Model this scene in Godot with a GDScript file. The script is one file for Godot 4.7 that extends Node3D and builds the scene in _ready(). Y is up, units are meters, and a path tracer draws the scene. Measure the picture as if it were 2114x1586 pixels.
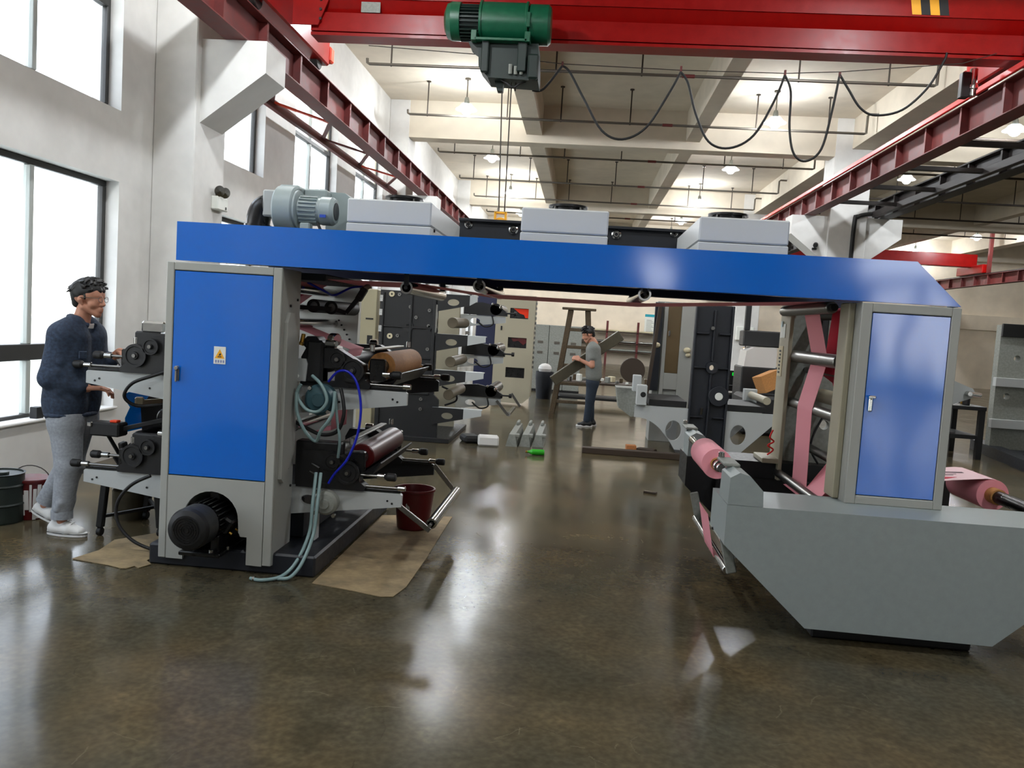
extends Node3D
# A flexographic printing press in a workshop hall. x runs along the press, y up, -z into the hall.

var M := {}
var taken := {}
var rng := RandomNumberGenerator.new()

# ---------------------------------------------------------------- naming and tree
func numbered(called: String) -> String:
	if not taken.has(called):
		taken[called] = 0
		return called
	taken[called] += 1
	return "%s_%03d" % [called, taken[called]]

func thing(called: String, label: String, category: String, at := Vector3.ZERO, group := "") -> Node3D:
	var o := Node3D.new()
	o.name = numbered(called)
	add_child(o)
	o.position = at
	o.set_meta("label", label)
	o.set_meta("category", category)
	if group != "":
		o.set_meta("group", group)
	return o

func origin_of(n: Node) -> Vector3:
	var p := Vector3.ZERO
	while n != self and n != null:
		p += n.position
		n = n.get_parent()
	return p

# commits a surface built in hall coordinates as one named mesh under a thing or a part
func obj(called: String, st: SurfaceTool, m: Material, parent: Node = self) -> MeshInstance3D:
	var o := MeshInstance3D.new()
	o.mesh = st.commit()
	o.material_override = null
	if o.mesh.get_surface_count() > 0:
		o.mesh.surface_set_material(0, m)
	o.cast_shadow = GeometryInstance3D.SHADOW_CASTING_SETTING_ON
	if parent == self:
		o.name = numbered(called)
		add_child(o)
	else:
		o.name = called
		parent.add_child(o, true)
		o.position = -origin_of(parent)
	return o

func single(called: String, st: SurfaceTool, m: Material, label: String, category: String, at: Vector3, group := "") -> Node3D:
	var o := obj(called, st, m)
	# keep the vertices in hall coordinates but put the node at the thing's base
	var am: ArrayMesh = o.mesh
	var s2 := SurfaceTool.new()
	s2.begin(Mesh.PRIMITIVE_TRIANGLES)
	s2.append_from(am, 0, Transform3D(Basis(), -at))
	o.mesh = s2.commit()
	o.mesh.surface_set_material(0, m)
	o.position = at
	o.set_meta("label", label)
	o.set_meta("category", category)
	if group != "":
		o.set_meta("group", group)
	return o

func struct(called: String, st: SurfaceTool, m: Material) -> MeshInstance3D:
	var o := obj(called, st, m)
	o.set_meta("kind", "structure")
	return o

func copy_to(root: Node3D, at: Vector3, label := "", turn := 0.0) -> Node3D:
	var r: Node3D = root.duplicate()
	var nm := String(root.name)
	var cut := nm.rfind("_")
	if cut > 0 and nm.substr(cut + 1).is_valid_int():
		nm = nm.substr(0, cut)
	r.name = numbered(nm)
	add_child(r)
	r.position = at
	r.rotation.y = turn
	if label != "":
		r.set_meta("label", label)
	return r

# ---------------------------------------------------------------- shapes
func S() -> SurfaceTool:
	var st := SurfaceTool.new()
	st.begin(Mesh.PRIMITIVE_TRIANGLES)
	return st

func tri(st: SurfaceTool, a: Vector3, b: Vector3, c: Vector3, n: Vector3) -> void:
	if (b - a).cross(c - a).dot(n) > 0.0:
		var t := b
		b = c
		c = t
	st.set_normal(n); st.add_vertex(a)
	st.set_normal(n); st.add_vertex(b)
	st.set_normal(n); st.add_vertex(c)

func quad(st: SurfaceTool, a: Vector3, b: Vector3, c: Vector3, d: Vector3, n: Vector3) -> void:
	tri(st, a, b, c, n)
	tri(st, a, c, d, n)

func tri3(st: SurfaceTool, a: Vector3, b: Vector3, c: Vector3, na: Vector3, nb: Vector3, nc: Vector3) -> void:
	if (b - a).cross(c - a).dot(na + nb + nc) > 0.0:
		st.set_normal(na); st.add_vertex(a)
		st.set_normal(nc); st.add_vertex(c)
		st.set_normal(nb); st.add_vertex(b)
	else:
		st.set_normal(na); st.add_vertex(a)
		st.set_normal(nb); st.add_vertex(b)
		st.set_normal(nc); st.add_vertex(c)

# box with chamfered edges; b turns it
func bx(st: SurfaceTool, c: Vector3, s: Vector3, bev := 0.0, b := Basis()) -> void:
	var h := s * 0.5
	var e := minf(bev, minf(h.x, minf(h.y, h.z)) * 0.9)
	var P := func(x: float, y: float, z: float) -> Vector3: return c + b * Vector3(x, y, z)
	for sg in [-1.0, 1.0]:
		quad(st, P.call(sg * h.x, -h.y + e, -h.z + e), P.call(sg * h.x, h.y - e, -h.z + e), P.call(sg * h.x, h.y - e, h.z - e), P.call(sg * h.x, -h.y + e, h.z - e), b * Vector3(sg, 0, 0))
		quad(st, P.call(-h.x + e, sg * h.y, -h.z + e), P.call(h.x - e, sg * h.y, -h.z + e), P.call(h.x - e, sg * h.y, h.z - e), P.call(-h.x + e, sg * h.y, h.z - e), b * Vector3(0, sg, 0))
		quad(st, P.call(-h.x + e, -h.y + e, sg * h.z), P.call(h.x - e, -h.y + e, sg * h.z), P.call(h.x - e, h.y - e, sg * h.z), P.call(-h.x + e, h.y - e, sg * h.z), b * Vector3(0, 0, sg))
	if e <= 0.0:
		return
	for i in [-1.0, 1.0]:
		for j in [-1.0, 1.0]:
			var n1 := b * Vector3(i, j, 0).normalized()
			quad(st, P.call(i * h.x, j * (h.y - e), -h.z + e), P.call(i * h.x, j * (h.y - e), h.z - e), P.call(i * (h.x - e), j * h.y, h.z - e), P.call(i * (h.x - e), j * h.y, -h.z + e), n1)
			var n2 := b * Vector3(i, 0, j).normalized()
			quad(st, P.call(i * h.x, -h.y + e, j * (h.z - e)), P.call(i * h.x, h.y - e, j * (h.z - e)), P.call(i * (h.x - e), h.y - e, j * h.z), P.call(i * (h.x - e), -h.y + e, j * h.z), n2)
			var n3 := b * Vector3(0, i, j).normalized()
			quad(st, P.call(-h.x + e, i * h.y, j * (h.z - e)), P.call(h.x - e, i * h.y, j * (h.z - e)), P.call(h.x - e, i * (h.y - e), j * h.z), P.call(-h.x + e, i * (h.y - e), j * h.z), n3)
			for k in [-1.0, 1.0]:
				tri(st, P.call(i * h.x, j * (h.y - e), k * (h.z - e)), P.call(i * (h.x - e), j * h.y, k * (h.z - e)), P.call(i * (h.x - e), j * (h.y - e), k * h.z), b * Vector3(i, j, k).normalized())

# box from low corner to high corner
func bb(st: SurfaceTool, x0: float, x1: float, y0: float, y1: float, z0: float, z1: float, bev := 0.0) -> void:
	bx(st, Vector3((x0 + x1) * 0.5, (y0 + y1) * 0.5, (z0 + z1) * 0.5), Vector3(absf(x1 - x0), absf(y1 - y0), absf(z1 - z0)), bev)

# beam of rectangular section between two points; up gives the section's height direction
func bar(st: SurfaceTool, a: Vector3, b: Vector3, w: float, h: float, bev := 0.0, up := Vector3.UP) -> void:
	var d := (b - a).normalized()
	if absf(d.dot(up)) > 0.98:
		up = Vector3(0, 0, 1)
	var side := d.cross(up).normalized()
	var u := side.cross(d).normalized()
	bx(st, (a + b) * 0.5, Vector3(w, h, (b - a).length()), bev, Basis(side, u, -d))

func circle(cx: float, cy: float, rx: float, ry := -1.0, n := 20) -> PackedVector2Array:
	if ry < 0.0:
		ry = rx
	var p := PackedVector2Array()
	for i in n:
		var a := TAU * i / n
		p.append(Vector2(cx + rx * cos(a), cy + ry * sin(a)))
	return p

func rect(x0: float, x1: float, y0: float, y1: float) -> PackedVector2Array:
	return PackedVector2Array([Vector2(x0, y0), Vector2(x1, y0), Vector2(x1, y1), Vector2(x0, y1)])

# plate: polygon (x, y) with holes, extruded from z0 to z1; t places it
func plate(st: SurfaceTool, poly: PackedVector2Array, z0: float, z1: float, holes := [], t := Transform3D()) -> void:
	if Geometry2D.is_polygon_clockwise(poly):
		poly.reverse()
	var rims := [poly]
	var flat := poly.duplicate()
	for h0 in holes:
		var hole: PackedVector2Array = h0.duplicate()
		if not Geometry2D.is_polygon_clockwise(hole):
			hole.reverse()
		rims.append(hole)
		# bridge the hole to the outline with a hair-thin cut
		var bi := 0
		var bj := 0
		var bd := 1e9
		for i in flat.size():
			for j in hole.size():
				var d := flat[i].distance_squared_to(hole[j])
				if d < bd:
					var mid := (flat[i] + hole[j]) * 0.5
					if d < 1e-9 or Geometry2D.is_point_in_polygon(mid, flat):
						bd = d
						bi = i
						bj = j
		var away := (hole[bj] - flat[bi]).normalized().orthogonal() * 0.00005
		var nf := PackedVector2Array()
		for i in flat.size():
			nf.append(flat[i] - (away if i == bi else Vector2.ZERO))
			if i == bi:
				for j in hole.size():
					nf.append(hole[(bj + j) % hole.size()] - (away if j == 0 else Vector2.ZERO))
				nf.append(hole[bj] + away)
				nf.append(flat[bi] + away)
		flat = nf
	var idx := Geometry2D.triangulate_polygon(flat)
	if idx.is_empty():
		print("plate not triangulated ", poly)
	var nz := (t.basis * Vector3(0, 0, 1)).normalized()
	for k in range(0, idx.size(), 3):
		var a := flat[idx[k]]
		var b := flat[idx[k + 1]]
		var c := flat[idx[k + 2]]
		tri(st, t * Vector3(a.x, a.y, z1), t * Vector3(b.x, b.y, z1), t * Vector3(c.x, c.y, z1), nz)
		tri(st, t * Vector3(a.x, a.y, z0), t * Vector3(b.x, b.y, z0), t * Vector3(c.x, c.y, z0), -nz)
	for r in rims:
		for i in r.size():
			var a: Vector2 = r[i]
			var b: Vector2 = r[(i + 1) % r.size()]
			var n2 := (b - a).normalized()
			var n := (t.basis * Vector3(n2.y, -n2.x, 0)).normalized()
			quad(st, t * Vector3(a.x, a.y, z0), t * Vector3(b.x, b.y, z0), t * Vector3(b.x, b.y, z1), t * Vector3(a.x, a.y, z1), n)

func frame_of(d: Vector3) -> Basis:
	var up := Vector3.UP if absf(d.y) < 0.95 else Vector3(1, 0, 0)
	var s := d.cross(up).normalized()
	return Basis(s, s.cross(d).normalized(), -d)

# profile of (radius, distance along the axis) turned about the axis
func lathe(st: SurfaceTool, prof: Array, o: Vector3, d: Vector3, n := 20) -> void:
	d = d.normalized()
	var f := frame_of(d)
	for k in prof.size() - 1:
		var p: Vector2 = prof[k]
		var q: Vector2 = prof[k + 1]
		var e := (q - p)
		if e.length() < 1e-6:
			continue
		var nn := Vector2(e.y, -e.x).normalized()
		for i in n:
			var a0 := TAU * i / n
			var a1 := TAU * (i + 1) / n
			var u0 := f.x * cos(a0) + f.y * sin(a0)
			var u1 := f.x * cos(a1) + f.y * sin(a1)
			var n0 := (u0 * nn.x + d * nn.y).normalized()
			var n1 := (u1 * nn.x + d * nn.y).normalized()
			var A := o + u0 * p.x + d * p.y
			var B := o + u1 * p.x + d * p.y
			var C := o + u1 * q.x + d * q.y
			var D := o + u0 * q.x + d * q.y
			if p.x > 1e-6:
				tri3(st, A, B, C, n0, n1, n1)
			if q.x > 1e-6:
				tri3(st, A, C, D, n0, n1, n0)

func cyl(st: SurfaceTool, a: Vector3, b: Vector3, r: float, n := 16, bev := 0.0) -> void:
	var l := (b - a).length()
	var e := minf(bev, minf(r, l) * 0.45)
	if e > 0.0:
		lathe(st, [Vector2(0, 0), Vector2(r - e, 0), Vector2(r, e), Vector2(r, l - e), Vector2(r - e, l), Vector2(0, l)], a, b - a, n)
	else:
		lathe(st, [Vector2(0, 0), Vector2(r, 0), Vector2(r, l), Vector2(0, l)], a, b - a, n)

# open pipe with wall
func pipe(st: SurfaceTool, a: Vector3, b: Vector3, r: float, ri: float, n := 18) -> void:
	var l := (b - a).length()
	lathe(st, [Vector2(ri, 0), Vector2(r, 0), Vector2(r, l), Vector2(ri, l), Vector2(ri, 0)], a, b - a, n)

func ball(st: SurfaceTool, c: Vector3, r: float, n := 12, squash := 1.0, d := Vector3.UP) -> void:
	var prof := []
	for i in n / 2 + 1:
		var a := PI * i / (n / 2) - PI * 0.5
		prof.append(Vector2(maxf(0.0, r * cos(a)), r * squash * sin(a)))
	lathe(st, prof, c, d, n)

func curve(pts: Array, steps := 6) -> Array:
	var out := []
	for i in pts.size() - 1:
		var p0: Vector3 = pts[maxi(i - 1, 0)]
		var p1: Vector3 = pts[i]
		var p2: Vector3 = pts[i + 1]
		var p3: Vector3 = pts[mini(i + 2, pts.size() - 1)]
		for s in steps:
			out.append(p1.cubic_interpolate(p2, p0, p3, float(s) / steps))
	out.append(pts[-1])
	return out

# round hose along points
func tube(st: SurfaceTool, pts: Array, r: float, n := 8) -> void:
	var u := Vector3.ZERO
	var rings := []
	for i in pts.size():
		var d: Vector3 = (pts[mini(i + 1, pts.size() - 1)] - pts[maxi(i - 1, 0)]).normalized()
		if i == 0:
			u = frame_of(d).x
		u = (u - d * u.dot(d)).normalized()
		var v := d.cross(u)
		var ring := []
		for k in n:
			var a := TAU * k / n
			ring.append(u * cos(a) + v * sin(a))
		rings.append(ring)
	for i in pts.size() - 1:
		for k in n:
			var k2 := (k + 1) % n
			var A: Vector3 = pts[i] + rings[i][k] * r
			var B: Vector3 = pts[i] + rings[i][k2] * r
			var C: Vector3 = pts[i + 1] + rings[i + 1][k2] * r
			var D: Vector3 = pts[i + 1] + rings[i + 1][k] * r
			tri3(st, A, B, C, rings[i][k], rings[i][k2], rings[i + 1][k2])
			tri3(st, A, C, D, rings[i][k], rings[i + 1][k2], rings[i + 1][k])
	for e in [0, pts.size() - 1]:
		var d: Vector3 = (pts[0] - pts[1]).normalized() if e == 0 else (pts[-1] - pts[-2]).normalized()
		for k in n:
			tri(st, pts[e], pts[e] + rings[e][k] * r, pts[e] + rings[e][(k + 1) % n] * r, d)

# band of paper: path in (x, y), running in z from z0 to z1
func band(st: SurfaceTool, path: Array, z0: float, z1: float, t := 0.002) -> void:
	var up := []
	var lo := []
	var ns := []
	for i in path.size():
		var d: Vector2 = (path[mini(i + 1, path.size() - 1)] - path[maxi(i - 1, 0)]).normalized()
		var n := Vector2(-d.y, d.x)
		ns.append(n)
		up.append(path[i] + n * t * 0.5)
		lo.append(path[i] - n * t * 0.5)
	for i in path.size() - 1:
		for sg in [1.0, -1.0]:
			var L = up if sg > 0 else lo
			var a: Vector2 = L[i]
			var b: Vector2 = L[i + 1]
			var na: Vector3 = Vector3(ns[i].x, ns[i].y, 0) * sg
			var nb: Vector3 = Vector3(ns[i + 1].x, ns[i + 1].y, 0) * sg
			tri3(st, Vector3(a.x, a.y, z0), Vector3(b.x, b.y, z0), Vector3(b.x, b.y, z1), na, nb, nb)
			tri3(st, Vector3(a.x, a.y, z0), Vector3(b.x, b.y, z1), Vector3(a.x, a.y, z1), na, nb, na)
		for zz in [z0, z1]:
			var nz := Vector3(0, 0, 1) if zz == maxf(z0, z1) else Vector3(0, 0, -1)
			quad(st, Vector3(up[i].x, up[i].y, zz), Vector3(up[i + 1].x, up[i + 1].y, zz), Vector3(lo[i + 1].x, lo[i + 1].y, zz), Vector3(lo[i].x, lo[i].y, zz), nz)

# ---------------------------------------------------------------- flesh and cloth: tapered capsules joined smoothly, meshed as surface nets
func body(bones: Array, cell: float, k: float) -> SurfaceTool:
	var lo := Vector3(1e9, 1e9, 1e9)
	var hi := -lo
	for q in bones:
		var r := maxf(q[2], q[3]) + cell * 3.0 + k * 0.4
		var rv := Vector3(r, r, r)
		lo = lo.min(q[0] - rv).min(q[1] - rv)
		hi = hi.max(q[0] + rv).max(q[1] + rv)
	var nx := int(ceil((hi.x - lo.x) / cell)) + 1
	var ny := int(ceil((hi.y - lo.y) / cell)) + 1
	var nz := int(ceil((hi.z - lo.z) / cell)) + 1
	var f := PackedFloat32Array()
	f.resize(nx * ny * nz)
	f.fill(1.0)
	for q in bones:
		var a: Vector3 = q[0]
		var b: Vector3 = q[1]
		var ra: float = q[2]
		var rb: float = q[3]
		var m := maxf(ra, rb) + k + cell * 2.0
		var l: Vector3 = ((a.min(b) - Vector3(m, m, m)) - lo) / cell
		var h: Vector3 = ((a.max(b) + Vector3(m, m, m)) - lo) / cell
		var ab := b - a
		var ll := maxf(ab.length_squared(), 1e-9)
		for z in range(maxi(0, int(l.z)), mini(nz, int(h.z) + 2)):
			for y in range(maxi(0, int(l.y)), mini(ny, int(h.y) + 2)):
				var at := (z * ny + y) * nx
				for x in range(maxi(0, int(l.x)), mini(nx, int(h.x) + 2)):
					var p := lo + Vector3(x, y, z) * cell
					var t := clampf((p - a).dot(ab) / ll, 0.0, 1.0)
					var d := p.distance_to(a + ab * t) - lerpf(ra, rb, t)
					var g := f[at + x]
					var hh := maxf(k - absf(g - d), 0.0) / k
					f[at + x] = minf(g, d) - hh * hh * k * 0.25
	var st := S()
	var vid := {}
	var V := PackedVector3Array()
	var N := PackedVector3Array()
	for z in nz - 1:
		for y in ny - 1:
			var at := (z * ny + y) * nx
			for x in nx - 1:
				var i := at + x
				var c := [f[i], f[i + 1], f[i + nx], f[i + nx + 1], f[i + nx * ny], f[i + nx * ny + 1], f[i + nx * ny + nx], f[i + nx * ny + nx + 1]]
				var neg := 0
				for w in c:
					if w < 0.0:
						neg += 1
				if neg == 0 or neg == 8:
					continue
				var sum := Vector3.ZERO
				var cnt := 0
				for e in [[0, 1], [2, 3], [4, 5], [6, 7], [0, 2], [1, 3], [4, 6], [5, 7], [0, 4], [1, 5], [2, 6], [3, 7]]:
					var fa: float = c[e[0]]
					var fb: float = c[e[1]]
					if (fa < 0.0) != (fb < 0.0):
						var t := fa / (fa - fb)
						var pa := Vector3(e[0] & 1, (e[0] >> 1) & 1, (e[0] >> 2) & 1)
						var pb := Vector3(e[1] & 1, (e[1] >> 1) & 1, (e[1] >> 2) & 1)
						sum += pa.lerp(pb, t)
						cnt += 1
				vid[i] = V.size()
				V.append(lo + (Vector3(x, y, z) + sum / cnt) * cell)
				N.append(Vector3(c[1] + c[3] + c[5] + c[7] - c[0] - c[2] - c[4] - c[6], c[2] + c[3] + c[6] + c[7] - c[0] - c[1] - c[4] - c[5], c[4] + c[5] + c[6] + c[7] - c[0] - c[1] - c[2] - c[3]).normalized())
	var sx := 1
	var sy := nx
	var sz := nx * ny
	for i in vid:
		for ax in 3:
			var s: int = [sx, sy, sz][ax]
			var u: int = [sy, sz, sx][ax]
			var v: int = [sz, sx, sy][ax]
			var j: int = i + s
			if (f[i] < 0.0) != (f[j] < 0.0) and vid.has(i - u) and vid.has(i - v) and vid.has(i - u - v):
				var A: int = vid[i]
				var B: int = vid[i - u]
				var C: int = vid[i - u - v]
				var D: int = vid[i - v]
				tri3(st, V[A], V[B], V[C], N[A], N[B], N[C])
				tri3(st, V[A], V[C], V[D], N[A], N[C], N[D])
	return st

func bone(a: Vector3, b: Vector3, ra: float, rb := -1.0) -> Array:
	return [a, b, ra, ra if rb < 0.0 else rb]

# ---------------------------------------------------------------- materials
func mk(key: String, c: Color, rough: float, metal := 0.0, spec := 0.5) -> StandardMaterial3D:
	var m := StandardMaterial3D.new()
	m.albedo_color = c
	m.roughness = rough
	m.metallic = metal
	m.metallic_specular = spec
	M[key] = m
	return m

func noise_img(sz: int, freq: float, oct: int, seed_v: int, kind := FastNoiseLite.TYPE_SIMPLEX_SMOOTH) -> Image:
	var n := FastNoiseLite.new()
	n.seed = seed_v
	n.noise_type = kind
	n.frequency = freq
	n.fractal_octaves = oct
	return n.get_seamless_image(sz, sz)

# mottled colour: base colour times a noise between lo and hi, in an sRGB texture
func mottled(key: String, c: Color, lo: float, hi: float, rough: float, freq: float, scale: float, seed_v: int, metal := 0.0, rough_vary := 0.0, bump := 0.0) -> StandardMaterial3D:
	var m := mk(key, Color.WHITE, rough, metal)
	var g := noise_img(256, freq, 5, seed_v)
	var g2 := noise_img(256, freq * 5.0, 3, seed_v + 7)
	var im := Image.create(256, 256, false, Image.FORMAT_RGB8)
	var ro := Image.create(256, 256, false, Image.FORMAT_RGB8)
	for y in 256:
		for x in 256:
			var v := g.get_pixel(x, y).r * 0.7 + g2.get_pixel(x, y).r * 0.3
			var f := lerpf(lo, hi, v)
			im.set_pixel(x, y, Color(c.r * f, c.g * f, c.b * f))
			var r := clampf(rough + (v - 0.5) * 2.0 * rough_vary, 0.05, 1.0)
			ro.set_pixel(x, y, Color(r, r, r))
	m.albedo_texture = ImageTexture.create_from_image(im)
	if rough_vary > 0.0:
		m.roughness = 1.0
		m.roughness_texture = ImageTexture.create_from_image(ro)
		m.roughness_texture_channel = BaseMaterial3D.TEXTURE_CHANNEL_RED
	if bump > 0.0:
		var nm := noise_img(256, freq * 2.0, 4, seed_v + 3)
		nm.convert(Image.FORMAT_RGBA8)
		nm.bump_map_to_normal_map(bump)
		m.normal_enabled = true
		m.normal_texture = ImageTexture.create_from_image(nm)
	m.uv1_triplanar = true
	m.uv1_world_triplanar = true
	m.uv1_scale = Vector3(scale, scale, scale)
	return m

# sheet steel is never quite flat: a front skin at z, outlined between two edges, bulging by a millimetre or so
func skin(st: SurfaceTool, x0: float, x1: float, top: Callable, y0: float, z: float, amp: float, seed_v: int, nx: int, ny: int) -> void:
	var n := FastNoiseLite.new()
	n.seed = seed_v
	n.frequency = 1.5
	n.fractal_octaves = 2
	var H := func(x: float, y: float, e: float) -> float: return z + amp * e * n.get_noise_2d(x, y * 0.7)
	var grid := []
	var nor := []
	for j in ny + 1:
		for i in nx + 1:
			var x := lerpf(x0, x1, float(i) / nx)
			var t: float = top.call(x)
			var y := lerpf(y0, t, float(j) / ny)
			var e := 1.0
			grid.append(Vector3(x, y, H.call(x, y, e)))
			nor.append(Vector3(-(H.call(x + 0.004, y, e) - H.call(x - 0.004, y, e)) / 0.008, -(H.call(x, y + 0.004, e) - H.call(x, y - 0.004, e)) / 0.008, 1.0).normalized())
	for j in ny:
		for i in nx:
			var a := j * (nx + 1) + i
			var b := a + 1
			var c := b + nx + 1
			var d := a + nx + 1
			tri3(st, grid[a], grid[b], grid[c], nor[a], nor[b], nor[c])
			tri3(st, grid[a], grid[c], grid[d], nor[a], nor[c], nor[d])

func floor_material() -> void:
	var m := mk("floor", Color.WHITE, 1.0, 0.0, 0.25)
	var sz := 1024
	var a := noise_img(sz, 0.004, 5, 11)
	var b := noise_img(sz, 0.016, 4, 23)
	var c := noise_img(sz, 0.09, 3, 31)
	var d := noise_img(sz, 0.011, 5, 47)
	var w := noise_img(sz, 0.02, 3, 53, FastNoiseLite.TYPE_CELLULAR)
	var im := Image.create(sz, sz, false, Image.FORMAT_RGB8)
	var ro := Image.create(sz, sz, false, Image.FORMAT_RGB8)
	var base := Color(0.33, 0.30, 0.228)
	for y in sz:
		for x in sz:
			var va := a.get_pixel(x, y).r
			var vb := b.get_pixel(x, y).r
			var vc := c.get_pixel(x, y).r
			var vd := d.get_pixel(x, y).r
			var f := 0.85 + 0.12 * va + 0.10 * (vb - 0.5) + 0.26 * (vc - 0.5)
			var r := 0.16 + 0.08 * (va - 0.5) + 0.05 * (vd - 0.5)
			# old oil stains, worn in
			var o := smoothstep(0.60, 0.85, vd)
			f *= 1.0 - 0.14 * o
			# rubbed cement
			o = smoothstep(0.58, 0.9, vb) * vc
			f *= 1.0 + 0.10 * o
			var warm := (va - 0.5) * 0.04
			im.set_pixel(x, y, Color((base.r + warm) * f, base.g * f, (base.b - warm) * f))
			r = clampf(r, 0.1, 0.7)
			ro.set_pixel(x, y, Color(r, r, r))
	# scuffs, chalk scratches and cracks
	var q := RandomNumberGenerator.new()
	q.seed = 77
	for i in 260:
		var px := q.randf() * sz
		var py := q.randf() * sz
		var ang := q.randf() * TAU
		var len := q.randi_range(6, 40)
		var light := q.randf() < 0.62
		var amt := q.randf_range(0.08, 0.3)
		for s in len:
			ang += q.randf_range(-0.18, 0.18)
			px += cos(ang)
			py += sin(ang)
			var ix := int(px) % sz
			var iy := int(py) % sz
			if ix < 0: ix += sz
			if iy < 0: iy += sz
			var o := im.get_pixel(ix, iy)
			im.set_pixel(ix, iy, o.lerp(Color(0.62, 0.6, 0.52) if light else Color(0.13, 0.12, 0.1), amt))
	m.albedo_texture = ImageTexture.create_from_image(im)
	m.roughness_texture = ImageTexture.create_from_image(ro)
	m.roughness_texture_channel = BaseMaterial3D.TEXTURE_CHANNEL_RED
	m.uv1_triplanar = true
	m.uv1_world_triplanar = true
	m.uv1_scale = Vector3(0.24, 0.24, 0.24)

func materials() -> void:
	floor_material()
	mottled("wall", Color(0.86, 0.855, 0.84), 0.93, 1.04, 0.85, 0.01, 0.35, 5, 0.0, 0.0, 0.4)
	mottled("ceiling", Color(0.84, 0.80, 0.73), 0.92, 1.05, 0.9, 0.008, 0.25, 6)
	mottled("end_wall", Color(0.93, 0.875, 0.79), 0.93, 1.04, 0.85, 0.01, 0.2, 9)
	var blue := mk("blue", Color(0.0, 0.40, 0.80), 0.1)
	blue.metallic_specular = 0.95
	var blue2 := mk("blue_dark", Color(0.03, 0.07, 0.22), 0.4)
	blue2.roughness = 0.42
	var grey := mk("grey", Color(0.63, 0.635, 0.61), 0.42)
	mottled("box_grey", Color(0.57, 0.605, 0.60), 0.97, 1.03, 0.45, 0.05, 1.2, 64, 0.0, 0.06)
	mk("pale", Color(0.69, 0.705, 0.70), 0.42)
	mk("dryer_white", Color(0.78, 0.79, 0.785), 0.45)
	mk("cream", Color(0.63, 0.605, 0.52), 0.5)
	mk("roller_brown", Color(0.37, 0.33, 0.255), 0.5)
	mk("pump_teal", Color(0.20, 0.32, 0.35), 0.35)
	mk("tan", Color(0.60, 0.57, 0.46), 0.5)
	mk("brown_panel", Color(0.36, 0.29, 0.17), 0.55)
	mottled("chrome", Color(0.74, 0.74, 0.73), 0.93, 1.03, 0.16, 0.02, 3.0, 66, 1.0, 0.05)
	mottled("steel", Color(0.55, 0.545, 0.53), 0.85, 1.05, 0.34, 0.03, 3.0, 67, 1.0, 0.1)
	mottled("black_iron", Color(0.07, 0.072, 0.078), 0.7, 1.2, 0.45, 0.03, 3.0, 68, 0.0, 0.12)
	mottled("black_gloss", Color(0.042, 0.042, 0.046), 0.8, 1.2, 0.3, 0.03, 2.0, 69, 0.0, 0.08)
	mk("rubber", Color(0.032, 0.032, 0.034), 0.6)
	mottled("navy", Color(0.09, 0.105, 0.135), 0.85, 1.1, 0.5, 0.03, 2.0, 70, 0.0, 0.08)
	mottled("crane_red", Color(0.56, 0.04, 0.03), 0.9, 1.05, 0.33, 0.02, 0.8, 71, 0.0, 0.05)
	mottled("maroon", Color(0.38, 0.135, 0.125), 0.8, 1.12, 0.6, 0.02, 0.9, 72, 0.0, 0.06)
	M.crane_red.metallic_specular = 0.35
	mk("rail_dark", Color(0.09, 0.06, 0.055), 0.6)
	mk("red_bar", Color(0.86, 0.10, 0.06), 0.45)
	mk("orange", Color(0.9, 0.25, 0.06), 0.55)
	mottled("hoist_green", Color(0.04, 0.30, 0.20), 0.85, 1.1, 0.34, 0.03, 1.2, 73, 0.0, 0.08)
	mottled("hoist_dark", Color(0.03, 0.11, 0.085), 0.8, 1.15, 0.55, 0.03, 1.2, 74)
	mk("pink", Color(0.93, 0.60, 0.64), 0.75)
	mk("pink_pale", Color(0.93, 0.79, 0.81), 0.7)
	mk("pink_deep", Color(0.80, 0.25, 0.35), 0.75)
	mk("pink_end", Color(0.80, 0.45, 0.49), 0.85)
	mk("print_red", Color(0.75, 0.05, 0.22), 0.7)
	mk("print_dark", Color(0.22, 0.08, 0.16), 0.7)
	mottled("kraft", Color(0.74, 0.52, 0.29), 0.85, 1.1, 0.7, 0.03, 4.0, 75)
	mottled("cardboard", Color(0.60, 0.52, 0.385), 0.72, 1.08, 0.85, 0.012, 1.3, 76)
	mottled("ink_red", Color(0.30, 0.025, 0.03), 0.8, 1.2, 0.36, 0.03, 3.0, 77)
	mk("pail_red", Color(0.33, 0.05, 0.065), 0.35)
	mottled("drum_green", Color(0.10, 0.14, 0.12), 0.7, 1.2, 0.55, 0.02, 2.0, 78)
	mk("white_paint", Color(0.85, 0.84, 0.83), 0.55)
	mk("hose", Color(0.50, 0.60, 0.60), 0.25)
	mk("hose_blue", Color(0.06, 0.12, 0.70), 0.35)
	mk("brass", Color(0.78, 0.62, 0.30), 0.3, 1.0)
	mk("motor_grey", Color(0.60, 0.65, 0.65), 0.4)
	mk("galv", Color(0.40, 0.38, 0.35), 0.45, 0.7)
	mk("pipe_dark", Color(0.22, 0.19, 0.165), 0.5, 0.3)
	mk("window_frame", Color(0.17, 0.17, 0.165), 0.45)
	mk("window_edge", Color(0.66, 0.68, 0.66), 0.45)
	mk("yellow", Color(0.93, 0.66, 0.06), 0.5)
	mk("sign_white", Color(0.88, 0.89, 0.86), 0.5)
	mk("sign_ink", Color(0.12, 0.13, 0.14), 0.6)
	mk("sign_blue", Color(0.16, 0.30, 0.70), 0.5)
	mk("teal", Color(0.10, 0.60, 0.66), 0.5)
	mk("wood_dark", Color(0.22, 0.17, 0.12), 0.7)
	mottled("wood", Color(0.31, 0.255, 0.17), 0.75, 1.15, 0.7, 0.03, 3.0, 79)
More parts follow.
